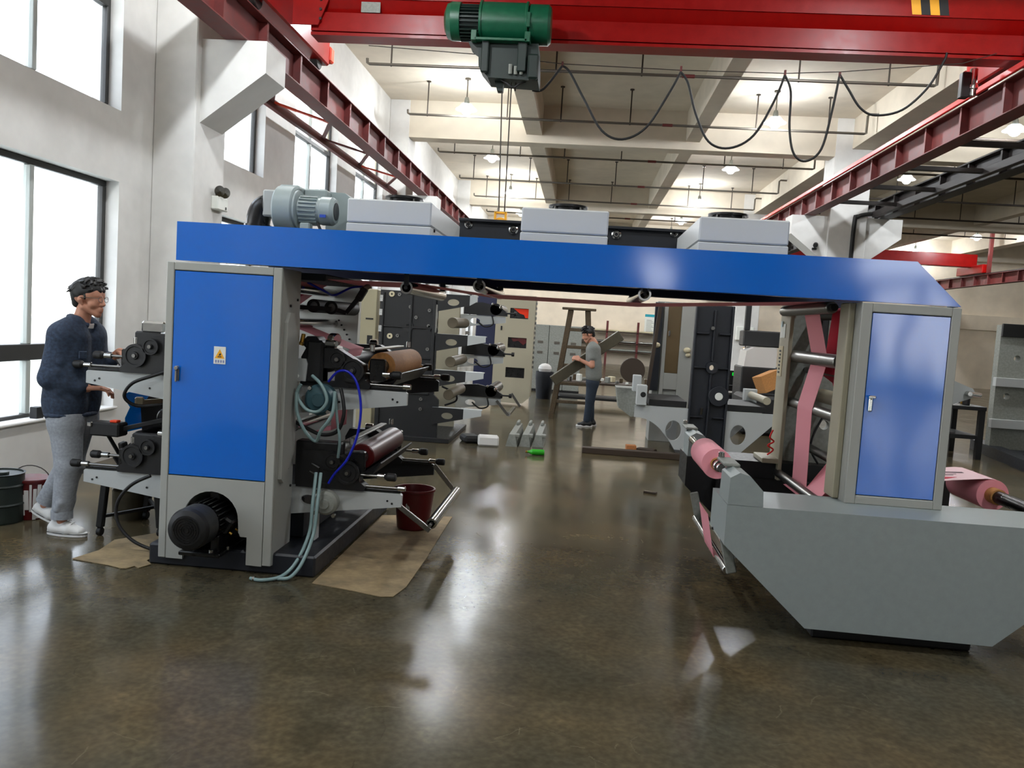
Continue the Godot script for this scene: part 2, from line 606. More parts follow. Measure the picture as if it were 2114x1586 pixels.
	mottled("olive", Color(0.27, 0.245, 0.17), 0.85, 1.1, 0.55, 0.03, 2.0, 80)
	mottled("cast_grey", Color(0.55, 0.56, 0.53), 0.85, 1.08, 0.65, 0.03, 3.0, 81)
	mottled("box_wood", Color(0.72, 0.46, 0.26), 0.85, 1.08, 0.8, 0.03, 4.0, 82)
	mk("reflection_orange", Color(0.9, 0.2, 0.03), 0.25)  # colour of the reflection painted into a cabinet window
	mk("bottle_green", Color(0.16, 0.62, 0.12), 0.3)
	mk("plastic_green", Color(0.08, 0.32, 0.12), 0.45)
	mk("lamp_shade", Color(0.9, 0.92, 0.92, 0.2), 0.08).transparency = BaseMaterial3D.TRANSPARENCY_ALPHA
	mottled("denim", Color(0.17, 0.215, 0.285), 0.6, 1.5, 0.9, 0.03, 5.0, 83)
	mottled("jeans", Color(0.60, 0.62, 0.645), 0.82, 1.12, 0.9, 0.03, 5.0, 84)
	mottled("jeans_dark", Color(0.15, 0.19, 0.24), 0.8, 1.15, 0.9, 0.03, 5.0, 85)
	mottled("tee", Color(0.47, 0.48, 0.46), 0.9, 1.08, 0.9, 0.03, 5.0, 86)
	var skin := mk("skin", Color(0.72, 0.51, 0.41), 0.55)
	skin.subsurf_scatter_enabled = false
	mottled("hair", Color(0.055, 0.045, 0.038), 0.6, 1.5, 0.5, 0.08, 12.0, 87)
	mk("shoe_white", Color(0.86, 0.86, 0.85), 0.6)
	mk("sky_paper", Color(0.80, 0.88, 0.9), 0.6)
	mk("ground_pale", Color(0.86, 0.86, 0.82), 0.9)
	mk("house", Color(0.93, 0.91, 0.85), 0.9)
	mk("bag_plastic", Color(0.85, 0.84, 0.82), 0.35)
	mk("cloth_cream", Color(0.78, 0.74, 0.62), 0.9)
	mk("red_twine", Color(0.85, 0.05, 0.08), 0.7)
	var gl := mk("glass", Color(0.93, 0.97, 0.96, 0.06), 0.03)
	gl.transparency = BaseMaterial3D.TRANSPARENCY_ALPHA
	var gl2 := mk("film", Color(1.0, 0.97, 0.86, 0.30), 0.3)
	gl2.transparency = BaseMaterial3D.TRANSPARENCY_ALPHA
	var bulb := mk("bulb", Color(1, 1, 1), 0.4)
	bulb.emission_enabled = true
	bulb.emission = Color(0.94, 0.98, 1.0)
	bulb.emission_energy_multiplier = 14.0
	var led := mk("led_green", Color(0.05, 0.3, 0.08), 0.4)
	led.emission_enabled = true
	led.emission = Color(0.05, 1.0, 0.25)
	led.emission_energy_multiplier = 1.6
	var cy := mk("cyan_film", Color(0.03, 0.45, 0.62), 0.25)
	cy.backlight_enabled = true
	cy.backlight = Color(0.0, 0.55, 0.75)

# ---------------------------------------------------------------- the hall
const WALL_X := -4.6
const CEIL_Y := 6.45
var bays := [11.86, 1.71, -8.44, -18.59, -28.74]
var win_spans := [[-4.4, -2.2], [-7.84, -5.64], [-11.45, -9.25], [-14.85, -12.65], [-18.27, -16.07], [-21.5, -19.4], [-24.9, -22.7], [-28.3, -26.1], [-31.6, -29.5], [-35.0, -32.8]]

func make_window(n: int, z0: float, z1: float, y0: float, y1: float, bar_y: float, bar_h: float, filmed: bool) -> void:
	var w := Node3D.new()
	w.name = "window_%d" % n
	add_child(w)
	w.position = Vector3(WALL_X - 0.16, y0, (z0 + z1) * 0.5)
	w.set_meta("kind", "structure")
	var xa := WALL_X - 0.19
	var xb := WALL_X - 0.13
	var zm := (z0 + z1) * 0.5
	var f := S()
	var t := 0.055
	bb(f, xa, xb, y0, y0 + t, z0, z1, 0.006)
	bb(f, xa, xb, y1 - t, y1, z0, z1, 0.006)
	bb(f, xa, xb, y0 + t, y1 - t, z0, z0 + t, 0.006)
	bb(f, xa, xb, y0 + t, y1 - t, z1 - t, z1, 0.006)
	bb(f, xa - 0.01, xb + 0.01, bar_y - bar_h * 0.5, bar_y + bar_h * 0.5, z0 + t, z1 - t, 0.006)
	obj("frame", f, M.window_frame, w)
	var g := S()
	bb(g, xa - 0.005, xb + 0.005, y0 + t, bar_y - bar_h * 0.5, zm - 0.028, zm + 0.028, 0.006)
	bb(g, xa - 0.005, xb + 0.005, bar_y + bar_h * 0.5, y1 - t, zm - 0.028, zm + 0.028, 0.006)
	obj("mullion", g, M.window_edge, w)
	for a in [[y0 + t, bar_y - bar_h * 0.5, false], [bar_y + bar_h * 0.5, y1 - t, filmed]]:
		for b in [[z0 + t, zm - 0.028], [zm + 0.028, z1 - t]]:
			var p := S()
			bb(p, xa + 0.026, xa + 0.032, a[0], a[1], b[0], b[1])
			obj("pane", p, M.film if a[2] else M.glass, w)

func build_hall() -> void:
	var st := S()
	bb(st, -4.9, 22.3, -0.25, 0.0, -39.0, 18.3)
	struct("floor", st, M.floor)
	# left wall with two rows of windows
	st = S()
	var x0 := WALL_X - 0.3
	bb(st, x0, WALL_X, 0, 0.5, -39.0, 18.3)
	bb(st, x0, WALL_X, 2.74, 3.42, -39.0, 18.3)
	bb(st, x0, WALL_X, 5.35, CEIL_Y, -39.0, 18.3)
	var edge := 18.3
	for s in win_spans:
		for yy in [[0.5, 2.74], [3.42, 5.35]]:
			bb(st, x0, WALL_X, yy[0], yy[1], s[1], edge)
		edge = s[0]
	for yy in [[0.5, 2.74], [3.42, 5.35]]:
		bb(st, x0, WALL_X, yy[0], yy[1], -39.0, edge)
	struct("wall_left", st, M.wall)
	var n := 1
	for s in win_spans:
		make_window(n, s[0], s[1], 0.5, 2.74, 1.09, 0.14, false)
		make_window(n + 1, s[0], s[1], 3.42, 5.35, 4.42, 0.07, true)
		n += 2
	# window boards
	for s in win_spans.slice(0, 3):
		st = S()
		bb(st, WALL_X - 0.13, WALL_X + 0.035, 0.5, 0.525, s[0] - 0.03, s[1] + 0.03, 0.008)
		struct("trim_%d" % n, st, M.wall)
		n += 1
	# pilasters with corbels on the window wall
	n = 40
	for z in bays:
		st = S()
		bb(st, WALL_X, -4.145, 0, CEIL_Y, z - 0.73, z, 0.012)
		var o := struct("trim_%d" % n, st, M.wall)
		n += 1
		st = S()
		plate(st, PackedVector2Array([Vector2(-4.145, 4.36), Vector2(-4.145, 3.5), Vector2(-3.45, 4.035), Vector2(-3.45, 4.36)]), z - 0.65, z - 0.1)
		obj("corbel", st, M.wall, o)
	# free columns between the two naves, corbels on both sides
	for z in bays:
		st = S()
		bb(st, 5.2, 6.0, 0, CEIL_Y, z - 0.75, z, 0.012)
		var o := struct("trim_%d" % n, st, M.wall)
		n += 1
		for sg in [-1.0, 1.0]:
			var f: float = 5.2 if sg < 0 else 6.0
			st = S()
			plate(st, PackedVector2Array([Vector2(f, 4.36), Vector2(f, 3.36), Vector2(f + sg * 0.77, 3.95), Vector2(f + sg * 0.77, 4.36)]), z - 0.68, z - 0.07)
			obj("corbel", st, M.wall, o)
	# ceiling with its beams
	st = S()
	bb(st, -4.9, 22.3, CEIL_Y, CEIL_Y + 0.25, -39.0, 18.3)
	var ceil := struct("ceiling", st, M.ceiling)
	for z in [11.8, 1.65, -8.5, -18.6, -28.75, -38.1]:
		st = S()
		bb(st, WALL_X, 22.0, 5.63, CEIL_Y, z - 0.45, z)
		obj("main_beam", st, M.ceiling, ceil)
	for xx in [[-1.5, -1.15], [2.0, 2.3], [5.55, 6.15], [9.3, 9.6], [12.7, 13.0], [16.0, 16.5]]:
		var zs := [18.4, 12.25, 1.65, -8.5, -18.6, -28.75, -38.1]
		for i in zs.size() - 1:
			st = S()
			bb(st, xx[0], xx[1], 5.8, CEIL_Y, zs[i + 1], zs[i] - 0.45)
			obj("joist_beam", st, M.ceiling, ceil)
	# end wall, far
	st = S()
	bb(st, -4.9, 22.3, 0, CEIL_Y, -39.0, -38.7)
	struct("wall_back", st, M.end_wall)
	st = S()
	bb(st, 12.5, 22.0, 2.62, 3.29, -38.7, -38.5, 0.01)
	struct("trim_%d" % n, st, M.end_wall)
	n += 1
	# wall behind the photographer with its windows and glazed gate
	st = S()
	var holes := [[1.9, 2.9, 3.2, 4.2], [7.1, 8.0, 3.4, 4.4], [8.6, 12.1, 0.0, 4.9]]
	var hx := -4.9
	for q in holes:
		bb(st, hx, q[0], 0, CEIL_Y, 18.0, 18.3)
		bb(st, q[0], q[1], q[3], CEIL_Y, 18.0, 18.3)
		if q[2] > 0.0:
			bb(st, q[0], q[1], 0, q[2], 18.0, 18.3)
		hx = q[1]
	bb(st, hx, 22.3, 0, CEIL_Y, 18.0, 18.3)
	struct("wall_front", st, M.wall)
	var gate := Node3D.new()
	gate.name = "door_1"
	add_child(gate)
	gate.position = Vector3(10.65, 0, 18.15)
	gate.set_meta("kind", "structure")
	st = S()
	bb(st, 8.6, 9.5, 0.0, 3.75, 18.1, 18.2)
	bb(st, 10.3, 10.9, 0.0, 3.75, 18.1, 18.2)
	bb(st, 11.8, 12.1, 0.0, 4.9, 18.1, 18.2)
	bb(st, 9.5, 10.3, 0.0, 0.3, 18.1, 18.2)
	bb(st, 10.9, 11.8, 0.0, 0.3, 18.1, 18.2)
	bb(st, 9.5, 10.3, 3.4, 3.75, 18.1, 18.2)
	bb(st, 10.9, 11.8, 3.4, 3.75, 18.1, 18.2)
	obj("leaf_frame", st, M.window_frame, gate)
	st = S()
	bb(st, 22.0, 22.3, 0, CEIL_Y, -39.0, 18.3)
	struct("wall_right", st, M.wall)
	# the yard outside
	st = S()
	bb(st, -60, 60, -0.6, -0.35, -60, 60)
	var gr := single("yard_ground", st, M.ground_pale, "pale concrete yard seen outside the windows", "ground", Vector3(0, -0.6, 0))
	gr.set_meta("kind", "structure")
	st = S()
	bb(st, -10.6, -10.2, -0.36, 1.15, -30, 8, 0.02)
	single("yard_wall", st, M.house, "low cream yard wall outside the windows", "wall", Vector3(-10.4, -0.36, -11)).set_meta("kind", "structure")

# ---------------------------------------------------------------- overhead: runways, crane, pipes, lamps
func i_beam(st: SurfaceTool, x: float, y0: float, y1: float, w: float, za: float, zb: float) -> void:
	bb(st, x - w * 0.5, x + w * 0.5, y0, y0 + 0.016, za, zb, 0.003)
	bb(st, x - w * 0.5, x + w * 0.5, y1 - 0.016, y1, za, zb, 0.003)
	bb(st, x - 0.006, x + 0.006, y0 + 0.016, y1 - 0.016, za, zb)

func runway(x: float, label: String, m: Material, rail_side: float, za: float, zb: float, y0 := 4.362) -> Node3D:
	var t := thing("crane_runway", label, "crane rail", Vector3(x, y0, (za + zb) * 0.5), "crane runways along the naves")
	var st := S()
	i_beam(st, x, y0, y0 + 0.4, 0.24, za, zb)
	obj("girder", st, m, t)
	st = S()
	bb(st, x - 0.03, x + 0.03, y0 + 0.4, y0 + 0.46, za, zb, 0.008)
	obj("rail", st, M.rail_dark, t)
	var z := za - 0.6
	while z > zb:
		st = S()
		bb(st, x - 0.1, x - 0.006, y0 + 0.016, y0 + 0.384, z - 0.05, z + 0.0)
		bb(st, x + 0.006, x + 0.1, y0 + 0.016, y0 + 0.384, z - 0.05, z + 0.0)
		obj("stiffener", st, m, t)
		z -= 1.1
	if rail_side != 0.0:
		st = S()
		bb(st, x + rail_side * 0.16 - 0.02, x + rail_side * 0.16 + 0.02, y0 + 0.40, y0 + 0.47, za, zb, 0.006)
		obj("conductor_bar", st, M.red_bar, t)
	return t

func build_overhead() -> void:
	var t := runway(-3.78, "maroon crane runway girder on corbels of the window wall", M.maroon, 0.0, 17.9, -38.6)
	# lacing between the girder and the wall
	var st := S()
	for q in [[-18.57, -9.19], [-28.72, -19.34]]:
		st = S()
		bb(st, -4.42, -4.34, 4.30, 4.42, q[0], q[1], 0.005)
		obj("side_channel", st, M.maroon, t)
	var z := -9.4
	var k := 0
	while z > -27.0:
		if absf(z + 18.95) > 0.9:
			st = S()
			var flip := 1.0 if k % 2 == 0 else -1.0
			bar(st, Vector3(-4.36, 4.375, z + 0.55 * flip), Vector3(-3.9, 4.385, z - 0.55 * flip), 0.06, 0.02)
			obj("lacing_bar", st, M.orange if k % 4 == 2 else M.maroon, t)
		z -= 1.1
		k += 1
	runway(4.80, "maroon crane runway girder with bright red conductor bar on free columns", M.maroon, -1.0, 17.9, -38.6)
	t = runway(6.38, "dark crane runway girder on far side of free columns", M.rail_dark, 0.0, 17.9, -38.6)
	for i in 16:
		st = S()
		bb(st, 4.93, 6.25, 4.40, 4.47, -10.2 - i * 1.75, -10.1 - i * 1.75, 0.004)
		if absf(-10.15 - i * 1.75 + 18.97) > 0.45 and absf(-10.15 - i * 1.75 + 29.1) > 0.45:
			obj("cross_bar", st, M.rail_dark, t)
	st = S()
	bb(st, 6.06, 6.16, 4.36, 4.48, -18.5, -9.5, 0.004)
	obj("catwalk_channel", st, M.rail_dark, t)
	runway(15.3, "maroon crane runway girder hung in the far nave", M.maroon, 0.0, -8.0, -38.6, 4.20)
	for zz in [-24.0, -28.2, -33.0]:
		st = S()
		bb(st, 15.24, 15.36, 4.66, 6.45, zz - 0.06, zz + 0.06)
		single("hanger_post", st, M.maroon, "brown steel post hanging the far runway, " + {-24.0: "well before the distant crane", -28.2: "between the other two posts", -33.0: "at the distant crane"}[zz], "post", Vector3(15.3, 4.66, zz), "hanger posts of the far runway")

	# conduit and spotlight on the free column
	var cd := thing("column_conduit", "black conduit bending up the free column between its corbels", "pipe", Vector3(5.72, 0.0, -18.55))
	st = S()
	tube(st, curve([Vector3(5.72, 0.02, -18.55), Vector3(5.72, 2.5, -18.55), Vector3(5.72, 4.2, -18.55), Vector3(5.78, 4.36, -18.53), Vector3(5.95, 4.42, -18.52), Vector3(6.2, 4.44, -18.5)], 5), 0.045, 10)
	obj("tube", st, M.rubber, cd)
	var sl := thing("corbel_spotlight", "small black spotlight on the free column's corbel", "lamp", Vector3(4.95, 3.6, -18.62))
	st = S()
	cyl(st, Vector3(4.98, 3.74, -18.66), Vector3(4.93, 3.70, -18.5), 0.05, 14, 0.006)
	obj("lamp_housing", st, M.rubber, sl)
	st = S()
	bb(st, 4.90, 4.99, 3.62, 3.66, -18.67, -18.6)
	bar(st, Vector3(4.95, 3.64, -18.62), Vector3(4.96, 3.72, -18.62), 0.02, 0.02)
	obj("bracket", st, M.rubber, sl)
	# ---- bridge crane
	var crane := thing("bridge_crane", "red travelling bridge crane spanning the nave overhead", "crane", Vector3(0.5, 4.82, -10.0))
	st = S()
	var prof := PackedVector2Array([Vector2(-0.17, 5.31), Vector2(-0.17, 5.77), Vector2(0.17, 5.77), Vector2(0.17, 5.31), Vector2(0.05, 5.15), Vector2(0.05, 4.93), Vector2(0.14, 4.92), Vector2(0.14, 4.885), Vector2(-0.14, 4.885), Vector2(-0.14, 4.92), Vector2(-0.05, 4.93), Vector2(-0.05, 5.15)])
	plate(st, prof, -3.45, 5.1, [], Transform3D(Basis(Vector3(0, 0, -1), Vector3(0, 1, 0), Vector3(1, 0, 0)), Vector3(0, 0, -10.0)))
	obj("girder", st, M.crane_red, crane)
	st = S()
	bb(st, -3.45, 5.1, 4.935, 5.15, -9.949, -9.86)
	bb(st, -3.45, 5.1, 5.305, 5.318, -9.835, -9.815)
	obj("web_plate", st, M.crane_red, crane)
	for sx in [-3.78, 4.80]:
		st = S()
		bb(st, sx - 0.12, sx + 0.12, 4.93, 5.32, -11.25, -8.75, 0.02)
		var et := obj("end_truck", st, M.crane_red, crane)
		for wz in [-11.05, -8.95]:
			st = S()
			cyl(st, Vector3(sx - 0.05, 4.945, wz), Vector3(sx + 0.05, 4.945, wz), 0.118, 18, 0.01)
			obj("wheel", st, M.rail_dark, et)
		st = S()
		bb(st, sx - 0.14, sx + 0.14, 5.0, 5.2, -11.4, -11.25, 0.02)
		obj("buffer", st, M.orange if sx < 0 else M.crane_red, et)
	# gusset with bolts where the girder meets the left truck
	st = S()
	plate(st, PackedVector2Array([Vector2(-3.66, 4.98), Vector2(-3.66, 5.6), Vector2(-3.1, 5.6), Vector2(-3.35, 4.98)]), -9.82, -9.80)
	var gs := obj("gusset_plate", st, M.crane_red, crane)
	for i in 5:
		st = S()
		cyl(st, Vector3(-3.32, 5.05 + i * 0.11, -9.80), Vector3(-3.32, 5.05 + i * 0.11, -9.785), 0.018, 6)
		obj("bolt", st, M.rail_dark, gs)
	st = S()
	bb(st, -2.85, -2.62, 5.16, 5.33, -9.858, -9.852)
	obj("paper_note", st, M.cast_grey, crane).rotation = Vector3.ZERO
	st = S()
	bb(st, 0.72, 1.05, 5.42, 5.53, -9.829, -9.824)
	var plt := obj("name_plate", st, M.cloth_cream, crane)
	for i in 2:
		st = S()
		bb(st, 0.78, 0.99 - i * 0.05, 5.445 + i * 0.035, 5.455 + i * 0.035, -9.824, -9.822)
		obj("print_line", st, M.print_red, plt)
	for i in 4:
		st = S()
		var xo := 3.45 + i * 0.1
		plate(st, PackedVector2Array([Vector2(xo, 5.33), Vector2(xo + 0.1, 5.33), Vector2(xo + 0.02, 5.8), Vector2(xo - 0.08, 5.8)]), -9.83, -9.826)
		obj("hazard_stripe", st, M.yellow if i % 2 == 0 else M.rubber, crane)
	for xx in [4.55]:
		st = S()
		cyl(st, Vector3(4.42, 4.62, -10.4), Vector3(4.42, 4.95, -10.4), 0.045, 14, 0.01)
		cyl(st, Vector3(4.42, 4.70, -10.4), Vector3(4.42, 4.76, -10.4), 0.06, 14, 0.01)
		obj("current_collector", st, M.chrome, crane)
		st = S()
		bb(st, 4.28, 4.38, 4.6, 4.9, -10.46, -10.36, 0.01)
		obj("collector_arm", st, M.rail_dark, crane)
	# ---- hoist: drum, motor, gearbox, trolley
	var h := thing("electric_hoist", "green electric rope hoist hanging on the red bridge crane", "hoist", Vector3(-1.1, 4.3, -9.45))
	var hy := 4.925
	var hz := -9.42
	st = S()
	cyl(st, Vector3(-1.34, hy, hz), Vector3(-0.82, hy, hz), 0.225, 32, 0.01)
	for q in [-1.35, -0.84]:
		cyl(st, Vector3(q, hy, hz), Vector3(q + 0.03, hy, hz), 0.24, 32, 0.006)
	obj("drum_housing", st, M.hoist_green, h)
	st = S()
	lathe(st, [Vector2(0, 0), Vector2(0.12, 0.0), Vector2(0.185, 0.03), Vector2(0.205, 0.08), Vector2(0.205, 0.18), Vector2(0, 0.18)], Vector3(-1.75, hy + 0.01, hz), Vector3(1, 0, 0), 32)
	obj("fan_cover", st, M.hoist_green, h)
	st = S()
	cyl(st, Vector3(-1.57, hy, hz), Vector3(-1.34, hy, hz), 0.165, 28)
	for i in 28:
		var a := TAU * i / 28.0
		bx(st, Vector3(-1.455, hy + 0.175 * cos(a), hz + 0.175 * sin(a)), Vector3(0.22, 0.045, 0.01), 0.0, Basis(Vector3(1, 0, 0), a))
	obj("motor_fins", st, M.hoist_dark, h)
	st = S()
	cyl(st, Vector3(-0.82, hy, hz), Vector3(-0.56, hy, hz), 0.215, 32, 0.03)
	bb(st, -0.82, -0.78, hy - 0.1, hy + 0.06, hz + 0.16, hz + 0.235, 0.005)
	obj("gearbox", st, M.hoist_green, h)
	st = S()
	bb(st, -1.38, -0.80, hy - 0.255, hy - 0.225, hz + 0.02, hz + 0.24, 0.005)
	bb(st, -1.42, -1.36, hy - 0.26, hy - 0.15, hz - 0.1, hz + 0.24, 0.005)
	bb(st, -0.83, -0.77, hy - 0.26, hy - 0.15, hz - 0.1, hz + 0.24, 0.005)
	obj("drum_cradle", st, M.hoist_green, h)
	st = S()
	plate(st, PackedVector2Array([Vector2(-1.46, 4.68), Vector2(-0.68, 4.68), Vector2(-0.66, 4.42), Vector2(-0.66, 4.28), Vector2(-1.22, 4.30), Vector2(-1.33, 4.42), Vector2(-1.34, 4.60)]), -9.66, -9.28)
	obj("trolley_frame", st, M.hoist_dark, h)
	st = S()
	bb(st, -1.3, -1.22, 4.34, 4.68, -9.28, -9.22, 0.01)
	obj("side_plate", st, M.hoist_dark, h)
	st = S()
	bb(st, -0.9, -0.8, 4.36, 4.68, -9.28, -9.22, 0.01)
	obj("side_plate", st, M.hoist_dark, h)
	st = S()
	bb(st, -0.78, -0.66, 4.28, 4.55, -9.28, -9.2, 0.02)
	obj("control_box", st, M.hoist_dark, h)
	st = S()
	plate(st, PackedVector2Array([Vector2(-1.16, 4.32), Vector2(-1.05, 4.32), Vector2(-1.06, 4.19), Vector2(-1.12, 4.19)]), -9.5, -9.4)
	obj("limit_lever", st, M.hoist_dark, h)
	st = S()
	for i in 3:
		cyl(st, Vector3(-0.97 + i * 0.06, 4.34, -9.27), Vector3(-0.97 + i * 0.06, 4.34 + 0.1 - i * 0.02, -9.24), 0.022, 10, 0.004)
	obj("rope_guide", st, M.cast_grey, h)
	st = S()
	tube(st, curve([Vector3(-1.08, 4.3, -9.35), Vector3(-1.0, 4.25, -9.32), Vector3(-0.93, 4.21, -9.32), Vector3(-0.87, 4.25, -9.32), Vector3(-0.8, 4.29, -9.35)]), 0.012)
	obj("link_chain", st, M.rubber, h)
	st = S()
	for q in [[-1.07, -1.02], [-0.965, -0.955]]:
		tube(st, [Vector3(q[0], 4.32, -9.42), Vector3(q[1], 2.86, -9.42)], 0.008, 6)
	tube(st, [Vector3(-0.915, 4.32, -9.42), Vector3(-0.92, 4.2, -9.42)], 0.01, 6)
	obj("wire_rope", st, M.pipe_dark, h)
	st = S()
	for q in [-1.055, -0.935]:
		bb(st, q - 0.012, q + 0.012, 2.55, 2.85, -9.46, -9.38, 0.003)
	bb(st, -1.055, -0.935, 2.83, 2.85, -9.46, -9.38)
	bb(st, -1.055, -0.935, 2.60, 2.62, -9.46, -9.38)
	cyl(st, Vector3(-0.995, 2.72, -9.44), Vector3(-0.995, 2.72, -9.40), 0.07, 18)
	obj("hook_block", st, M.yellow, h)
	st = S()
	var hk := []
	for i in 12:
		var a := -0.5 * PI + PI * 1.45 * i / 11.0
		hk.append(Vector3(-0.995 + 0.045 * sin(-a), 2.49 - 0.045 * sin(a + PI * 0.5) * -1.0, -9.42))
	tube(st, hk, 0.014)
	cyl(st, Vector3(-0.995, 2.52, -9.42), Vector3(-0.995, 2.6, -9.42), 0.016, 10)
	obj("hook", st, M.rail_dark, h)
	# ---- festoon cable on a stretched wire
	var fz := -9.72
	var fs := thing("festoon_cable", "black festoon cable looping from a wire under the red crane", "cable", Vector3(1.5, 3.6, fz))
	st = S()
	tube(st, [Vector3(-2.7, 4.735, fz), Vector3(-1.4, 4.68, fz), Vector3(-0.41, 4.61, fz), Vector3(0.94, 4.59, fz), Vector3(2.1, 4.60, fz), Vector3(2.7, 4.64, fz), Vector3(4.0, 4.78, fz), Vector3(4.35, 4.9, fz)], 0.005, 6)
	obj("carrier_wire", st, M.pipe_dark, fs)
	var loops := [
		[Vector3(-0.75, 4.30, fz), Vector3(-0.62, 4.32, fz), Vector3(-0.42, 4.59, fz)],
		[Vector3(-0.42, 4.59, fz), Vector3(-0.33, 4.52, fz), Vector3(-0.15, 4.23, fz), Vector3(0.08, 3.88, fz), Vector3(0.32, 3.79, fz), Vector3(0.58, 3.93, fz), Vector3(0.80, 4.3, fz), Vector3(0.93, 4.57, fz)],
		[Vector3(0.93, 4.57, fz), Vector3(1.02, 4.45, fz), Vector3(1.13, 4.12, fz), Vector3(1.3, 3.81, fz), Vector3(1.54, 3.745, fz), Vector3(1.8, 3.9, fz), Vector3(2.0, 4.3, fz), Vector3(2.09, 4.58, fz)],
		[Vector3(2.09, 4.58, fz), Vector3(2.17, 4.4, fz), Vector3(2.19, 4.0, fz), Vector3(2.26, 3.72, fz), Vector3(2.40, 3.64, fz), Vector3(2.56, 3.78, fz), Vector3(2.64, 4.2, fz), Vector3(2.69, 4.61, fz)],
		[Vector3(2.69, 4.61, fz), Vector3(2.8, 4.45, fz), Vector3(2.95, 4.25, fz), Vector3(3.12, 4.18, fz), Vector3(3.4, 4.25, fz), Vector3(3.65, 4.5, fz), Vector3(3.8, 4.8, fz), Vector3(3.82, 4.89, fz)]]
	for l in loops:
		st = S()
		tube(st, curve(l, 6), 0.0135, 8)
		obj("cable_loop", st, M.rubber, fs)
	for x in [-0.42, 0.93, 2.09, 2.69]:
		st = S()
		bb(st, x - 0.012, x + 0.012, 4.575, 4.635, fz - 0.012, fz + 0.012, 0.003)
		obj("cable_hanger", st, M.maroon, fs)
	# ---- sprinkler pipes hung below the ceiling
	var pz := [-10.6, -13.85, -17.1, -20.75, -24.4, -27.7, -31.4]
	for i in pz.size():
		var zz: float = pz[i]
		var p := thing("sprinkler_pipe", "galvanised pipe hung across the nave " + ["above the red crane girder", "nearest beyond the red crane", "just before the first cross beam beyond the crane", "just beyond that first cross beam", "midway between the first and second cross beams", "just before the second cross beam", "beyond the second cross beam"][i], "pipe", Vector3(0.8, 5.77, zz), "hung pipes across the nave")
		st = S()
		tube(st, [Vector3(-3.86, 5.86, zz), Vector3(-3.855, 5.79, zz), Vector3(-3.82, 5.77, zz), Vector3(5.3, 5.77, zz), Vector3(5.34, 5.78, zz), Vector3(5.345, 6.12, zz), Vector3(5.38, 6.15, zz), Vector3(5.56, 6.15, zz)], 0.024, 10)
		obj("run", st, M.galv, p)
		for x in [-3.45, -1.8, -0.7, 0.7, 3.2, 4.6]:
			st = S()
			cyl(st, Vector3(x, 5.74, zz), Vector3(x, CEIL_Y, zz), 0.014, 8)
			cyl(st, Vector3(x, CEIL_Y - 0.02, zz), Vector3(x, CEIL_Y, zz), 0.045, 10)
			obj("hanger_rod", st, M.pipe_dark, p)
		st = S()
		cyl(st, Vector3(1.35, 5.77, zz), Vector3(1.55, 5.77, zz), 0.031, 12)
		obj("coupling", st, M.maroon, p)
		var p2 := thing("sprinkler_pipe", "dark pipe across the far nave, in line with " + ["the red crane", "the pipe nearest beyond the crane", "the pipe before the first cross beam", "the pipe beyond the first cross beam", "the pipe midway between cross beams", "the pipe before the second cross beam", "the pipe beyond the second cross beam"][i], "pipe", Vector3(11, 5.77, zz), "hung pipes across the far nave")
		st = S()
		tube(st, [Vector3(6.6, 5.77, zz), Vector3(15.4, 5.77, zz)], 0.028, 8)
		obj("run", st, M.pipe_dark, p2)
		for x in [7.2, 8.6, 10.4, 11.8, 13.6, 15.0]:
			st = S()
			cyl(st, Vector3(x, 5.76, zz), Vector3(x, CEIL_Y, zz), 0.013, 6)
			obj("hanger_rod", st, M.pipe_dark, p2)

func pendant(x: float, z: float, y: float, near: String, light: float, group: String) -> void:
	var t := thing("pendant_lamp", near, "lamp", Vector3(x, y - 0.1, z), group)
	var st := S()
	cyl(st, Vector3(x, y + 0.17, z), Vector3(x, CEIL_Y, z), 0.013, 8)
	cyl(st, Vector3(x, CEIL_Y - 0.03, z), Vector3(x, CEIL_Y, z), 0.06, 14)
	obj("rod", st, M.galv, t)
	st = S()
	lathe(st, [Vector2(0, 0.28), Vector2(0.035, 0.28), Vector2(0.05, 0.22), Vector2(0.06, 0.1), Vector2(0, 0.1)], Vector3(x, y - 0.04, z), Vector3.UP, 16)
	obj("socket", st, M.cast_grey, t)
	st = S()
	lathe(st, [Vector2(0.05, 0.135), Vector2(0.10, 0.11), Vector2(0.15, 0.05), Vector2(0.215, 0.005), Vector2(0.215, -0.002), Vector2(0.146, 0.044), Vector2(0.095, 0.10), Vector2(0.045, 0.125)], Vector3(x, y, z), Vector3.UP, 28)
	obj("reflector_shade", st, M.lamp_shade, t)
	st = S()
	lathe(st, [Vector2(0.0, -0.095), Vector2(0.05, -0.088), Vector2(0.09, -0.055), Vector2(0.105, -0.01), Vector2(0.085, 0.05), Vector2(0.045, 0.1), Vector2(0.0, 0.1)], Vector3(x, y - 0.01, z), Vector3.UP, 20)
	obj("bulb", st, M.bulb, t)
	var l := OmniLight3D.new()
	l.name = "lamp_glow"
	t.add_child(l)
	l.position = Vector3(0, 0.08, 0)
	l.light_color = Color(0.96, 0.98, 1.0)
	l.light_energy = light
	l.light_size = 0.1
	l.omni_range = 60.0
	l.omni_attenuation = 2.0
	l.shadow_enabled = true

